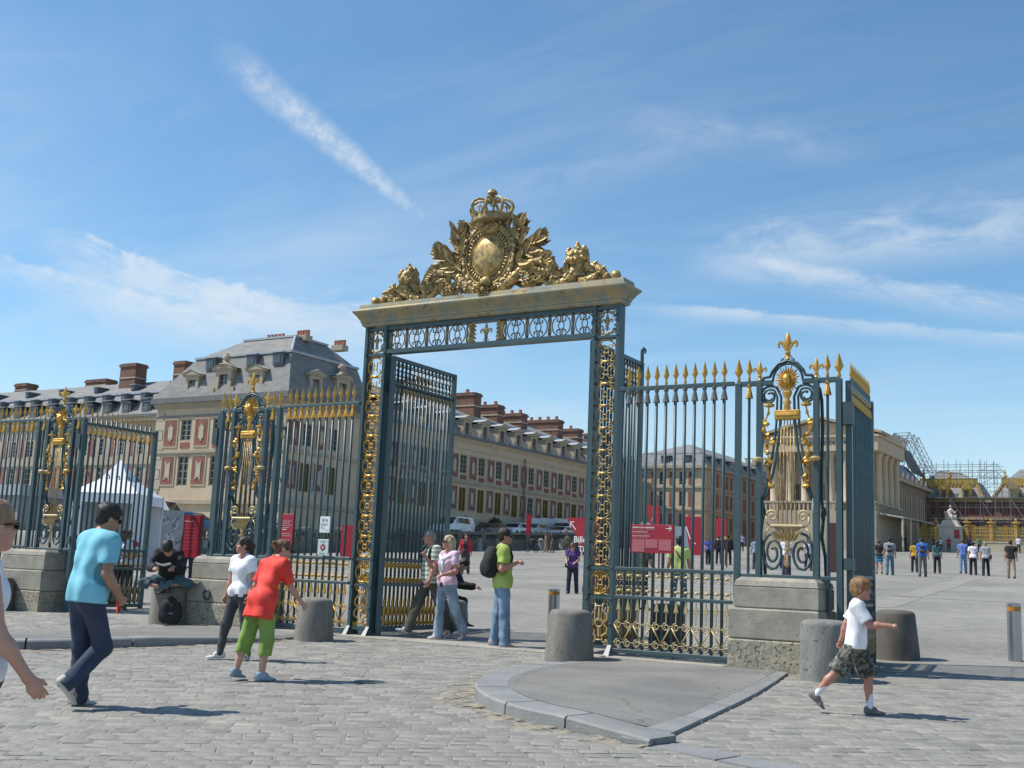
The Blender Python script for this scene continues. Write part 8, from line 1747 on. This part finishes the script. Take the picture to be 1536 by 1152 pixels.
# far away: label, x, y, height, heading, sex, hair, top, trousers, extra bag colour
FAR = [
 ('woman in a black top and a blue striped skirt walking towards the palace', -14.23,58.30,1.66,-14,'f',('short',BRH),(0.02,0.018,0.022),('skirt',[cloth((0.05,0.33,0.45)),cloth((0.012,0.03,0.05))],0.32),None),
 ('man in a grey shirt and jeans with a dark bag beside the striped skirt', -13.46,57.19,1.78,-13,'m',('short',DKH),(0.25,0.26,0.27),('long',(0.07,0.15,0.20)),(0.02,0.022,0.025)),
 ('small woman in a mustard yellow top walking away', -13.61,63.22,1.60,-12,'f',('short',DKH),(0.45,0.28,0.025),('long',(0.02,0.02,0.03)),None),
 ('man in a bright blue shirt and grey trousers with a brown backpack', -11.81,56.54,1.80,-12,'m',('short',DKH),(0.02,0.12,0.42),('long',(0.13,0.13,0.12)),(0.045,0.03,0.022)),
 ('woman with long dark hair in a teal top and black leggings', -12.28,62.26,1.66,-11,'f',('long',DKH),(0.02,0.09,0.10),('tight',(0.012,0.012,0.014)),None),
 ('man in a pale blue shirt and matching jeans walking away', -11.33,64.04,1.76,-10,'m',('short',BRH),(0.11,0.19,0.48),('long',(0.14,0.22,0.38)),None),
 ('woman in a white tee and black trousers beside the man in pale blue', -10.41,61.49,1.65,-9,'f',('short',DKH),(0.74,0.70,0.74),('long',(0.014,0.013,0.016)),None),
 ('blonde woman in a grey cardigan and black trousers with a brown bag', -9.74,60.98,1.66,-9,'f',('short',(0.3,0.2,0.1)),(0.33,0.34,0.35),('long',(0.014,0.013,0.016)),(0.05,0.03,0.028)),
 ('man in a black tee and khaki trousers at the right of the court', -8.23,58.48,1.76,-8,'m',('short',DKH),(0.014,0.013,0.014),('long',(0.30,0.23,0.16)),None),
 ('man in a white shirt and navy trousers far off by the gilded railing', -17.97,133.3,1.76,-5,'m',('short',DKH),(0.55,0.60,0.68),('long',(0.03,0.04,0.06)),None),
 ('person in dark red at the right edge far off by the gilded railing', -17.3,134.5,1.72,-5,'f',('short',DKH),(0.10,0.03,0.05),('long',(0.02,0.02,0.03)),None),
 ('woman in dull purple far off before the low stone wall', -22.9,133.5,1.65,-9,'f',('long',BRH),(0.12,0.06,0.16),('long',(0.03,0.03,0.04)),None),
 ('person in green far off between the purple woman and the wall', -21.6,131.5,1.6,170,'m',('short',DKH),(0.04,0.16,0.10),('long',(0.03,0.03,0.04)),None),
 ('person in dark clothes far off at the foot of the statue pedestal', -25.9,129.5,1.66,100,'m',('short',DKH),(0.03,0.03,0.035),('long',(0.03,0.03,0.04)),None),
 ('child in white far off at the foot of the statue pedestal', -25.3,130.3,1.5,170,'f',('short',DKH),(0.6,0.6,0.6),('long',(0.05,0.05,0.06)),None),
 ('person in red far off right of the statue pedestal', -24.3,129.4,1.6,170,'m',('short',DKH),(0.25,0.04,0.05),('long',(0.03,0.03,0.05)),None),
 ('person in black under the pale canopy, left one of the pair', -28.9,129.5,1.75,160,'m',('short',DKH),(0.02,0.02,0.022),('long',(0.02,0.02,0.02)),None),
 ('person in charcoal under the pale canopy, right one of the pair', -28.6,136.5,1.75,170,'f',('long',DKH),(0.05,0.05,0.055),('long',(0.02,0.02,0.02)),None),
 ('person in pale blue near the end of the pale canopy', -27.2,129.0,1.6,170,'f',('short',BRH),(0.35,0.40,0.48),('long',(0.03,0.04,0.07)),None),
 ('woman in a bright blue tunic seen between the bars of the right railing', -25.26,63.55,1.65,140,'f',('long',BRH),(0.07,0.09,0.40),('tight',(0.012,0.012,0.014)),None),
 ('man in a dark suit carrying a red folder, left one of the two in suits', -25.6,66.1,1.70,-20,'m',('short',DKH),(0.015,0.016,0.022),('long',(0.014,0.015,0.02)),(0.20,0.02,0.03)),
 ('man in a dark suit, right one of the two in suits', -24.55,64.9,1.75,-20,'m',('short',DKH),(0.012,0.013,0.018),('long',(0.014,0.015,0.02)),None),
 ('person in a white top beyond the two men in suits', -36.9,95.4,1.62,150,'f',('short',DKH),(0.62,0.60,0.62),('long',(0.03,0.03,0.04)),None),
 ('person in lilac far off left of the lyre panel', -40.2,110.0,1.7,160,'f',('short',BRH),(0.40,0.36,0.62),('long',(0.05,0.04,0.07)),None),
 ('person in yellow far off left of the one in lilac', -42.6,112.1,1.6,160,'m',('short',DKH),(0.6,0.5,0.08),('long',(0.03,0.03,0.04)),None),
 ('person in a grey and navy outfit behind the left curl of the right lyre panel', -20.6,58.5,1.66,-20,'m',('short',DKH),(0.20,0.28,0.36),('long',(0.02,0.025,0.035)),(0.012,0.012,0.012)),
 ('person in a lime top behind the left curl of the right lyre panel', -20.2,61.8,1.6,150,'f',('short',BRH),(0.30,0.50,0.05),('long',(0.03,0.03,0.04)),None),
 ('man in white and navy behind the right curl of the right lyre panel', -16.6,51.2,1.74,-12,'m',('short',BRH),(0.68,0.68,0.76),('long',(0.02,0.035,0.07)),None),
 ('person with long dark hair just right of the man in white and navy', -18.1,59.4,1.68,150,'f',('long',DKH),(0.62,0.58,0.66),('long',(0.03,0.03,0.05)),None),
 ('child in a brown coat behind the stem of the right lyre panel', -15.4,47.5,1.12,100,'f',('long',(0.2,0.1,0.05)),(0.30,0.14,0.08),('long',(0.05,0.04,0.04)),None),
 ('man in an olive jacket with a satchel walking away before the terrace wall', -42.1,77.4,1.62,-25,'m',('short',DKH),(0.10,0.095,0.07),('long',(0.10,0.095,0.08)),(0.03,0.025,0.02)),
 ('person in white with a pale blue rucksack right of the olive jacket', -41.0,77.6,1.58,-25,'m',('short',DKH),(0.60,0.60,0.64),('long',(0.05,0.05,0.07)),(0.20,0.28,0.50)),
 ('man in a dark top and brown trousers pushing a pushchair', -46.9,83.5,1.62,-118,'m',('short',DKH),(0.03,0.032,0.04),('long',(0.14,0.10,0.07)),None),
 ('woman in beige walking on the far side of the pushchair', -48.0,84.4,1.58,-118,'f',('short',BRH),(0.30,0.21,0.15),('long',(0.30,0.22,0.17)),None),
]
for i, (lab, x, y, H, face, sex, hair, top, bot, bag) in enumerate(FAR):
    sw_ = 9 if i % 2 else -9; fn = None
    if bot[0] == 'skirt': fn = lambda C: ((C[:,2] % 0.11) < 0.055).astype(int)
    pn, J = person(lab, x, y, H, face, dict(ra=(-sw_*0.8,8,14,0), la=(sw_*0.8,8,14,0), rl=(sw_,3,5), ll=(-sw_,3,5)), sex, 'pink', hair, cloth(top), 0.6 if i not in (20,21,30) else 1.9, -0.02, bot if bot[0] == 'skirt' else (bot[0], cloth(bot[1]) , 0.012), (0.03,0.03,0.03), 0, bot2=fn)
    if bag is not None:
        S = SDF(); 
        if i in (1,3,31): S.cap(J['U']((-0.06,-0.15,1.12)),J['U']((0.06,-0.15,1.12)),0.075,k=0.1); S.cap(J['U']((-0.05,-0.14,1.34)),J['U']((0.05,-0.14,1.34)),0.06,k=0.1); nm, l_ = 'backpack', 'backpack'
        else: S.ell((0.24,-0.02,0.98),(0.07,0.13,0.14),None,0.02); nm, l_ = 'shoulder_bag', 'bag'
        sdf_thing(nm, '%s of the %s' % (l_, ' '.join(lab.split()[:9]).replace(',','') if i != 20 else 'left one of the two men in suits'), 'bag' if l_ == 'bag' else 'backpack', S, cloth(bag), 0.03, J)
# pushchair
t = thing('pushchair', 'dark pushchair pushed along before the terrace wall', 'pushchair', (-48.35, 82.7, g(82.7)), math.radians(28)); m = M()
m.tube([(0.55,0,1.0),(0.2,0,0.62),(-0.35,0,0.15)],0.03,5); m.tube([(-0.3,0,0.75),(0.0,0,0.5),(0.35,0,0.15)],0.03,5); m.obj('frame', BLACK, t)
m = M(); m.prism([(-0.30,0.42),(0.25,0.40),(0.30,0.98),(0.12,1.02),(0.05,0.62),(-0.28,0.55)],-0.22,0.22); m.obj('seat', cloth((0.02,0.025,0.05)), t)
m = M(); m.lathe([(0.0,0.22),(0.2,0.2),(0.28,0.1),(0.30,0.0)],10,(0.1,0,0.90)); m.obj('hood', cloth((0.02,0.025,0.05)), t, smooth=True)
for sx in (-0.35,0.35):
    for sy in (-0.2,0.2): m = M(); m.tube([(sx+0.12*math.cos(a),sy,0.13+0.12*math.sin(a)) for a in np.linspace(0,2*PI,13)[:-1]],0.025,5,closed=True); m.obj('wheel', RUBBER, t)
# the seated statue
S = SDF(); S.ell((0,0.05,0.30),(0.75,0.55,0.42),None,0.1); S.cap((-0.1,0,0.5),(0,0.05,1.25),0.30,0.24,0.15); S.cap((0,0.05,1.25),(0.02,0,1.45),0.24,0.12,0.1); S.ell((0.02,-0.02,1.68),(0.14,0.15,0.18),None,0.08)
S.cap((0.22,0.02,1.25),(0.55,-0.1,0.95),0.11,0.08,0.1); S.cap((0.55,-0.1,0.95),(0.72,-0.2,1.15),0.08,0.06,0.05); S.cap((-0.22,0.02,1.25),(-0.50,-0.15,0.90),0.11,0.08,0.1); S.cap((-0.5,-0.15,0.9),(-0.3,-0.4,0.75),0.08,0.06,0.05)
for sx in (-0.16,0.2): S.cap((sx,0,0.55),(sx*1.3,-0.5,0.55),0.17,0.13,0.1); S.cap((sx*1.3,-0.5,0.55),(sx*1.5,-0.55,0.05),0.13,0.10,0.1)
S.cap((-0.55,0.1,0.5),(-0.65,0.0,0.95),0.16,0.12,0.1); S.ell((-0.66,-0.02,1.08),(0.10,0.10,0.12),None,0.05); S.cap((0.6,0.1,0.4),(0.66,0.05,0.75),0.16,0.10,0.1); S.grow(0,0.025,9,1)
fo = sdf_obj(S, 'figure', STAT, st, 0.05); fo.scale = (0.85,0.85,0.92)
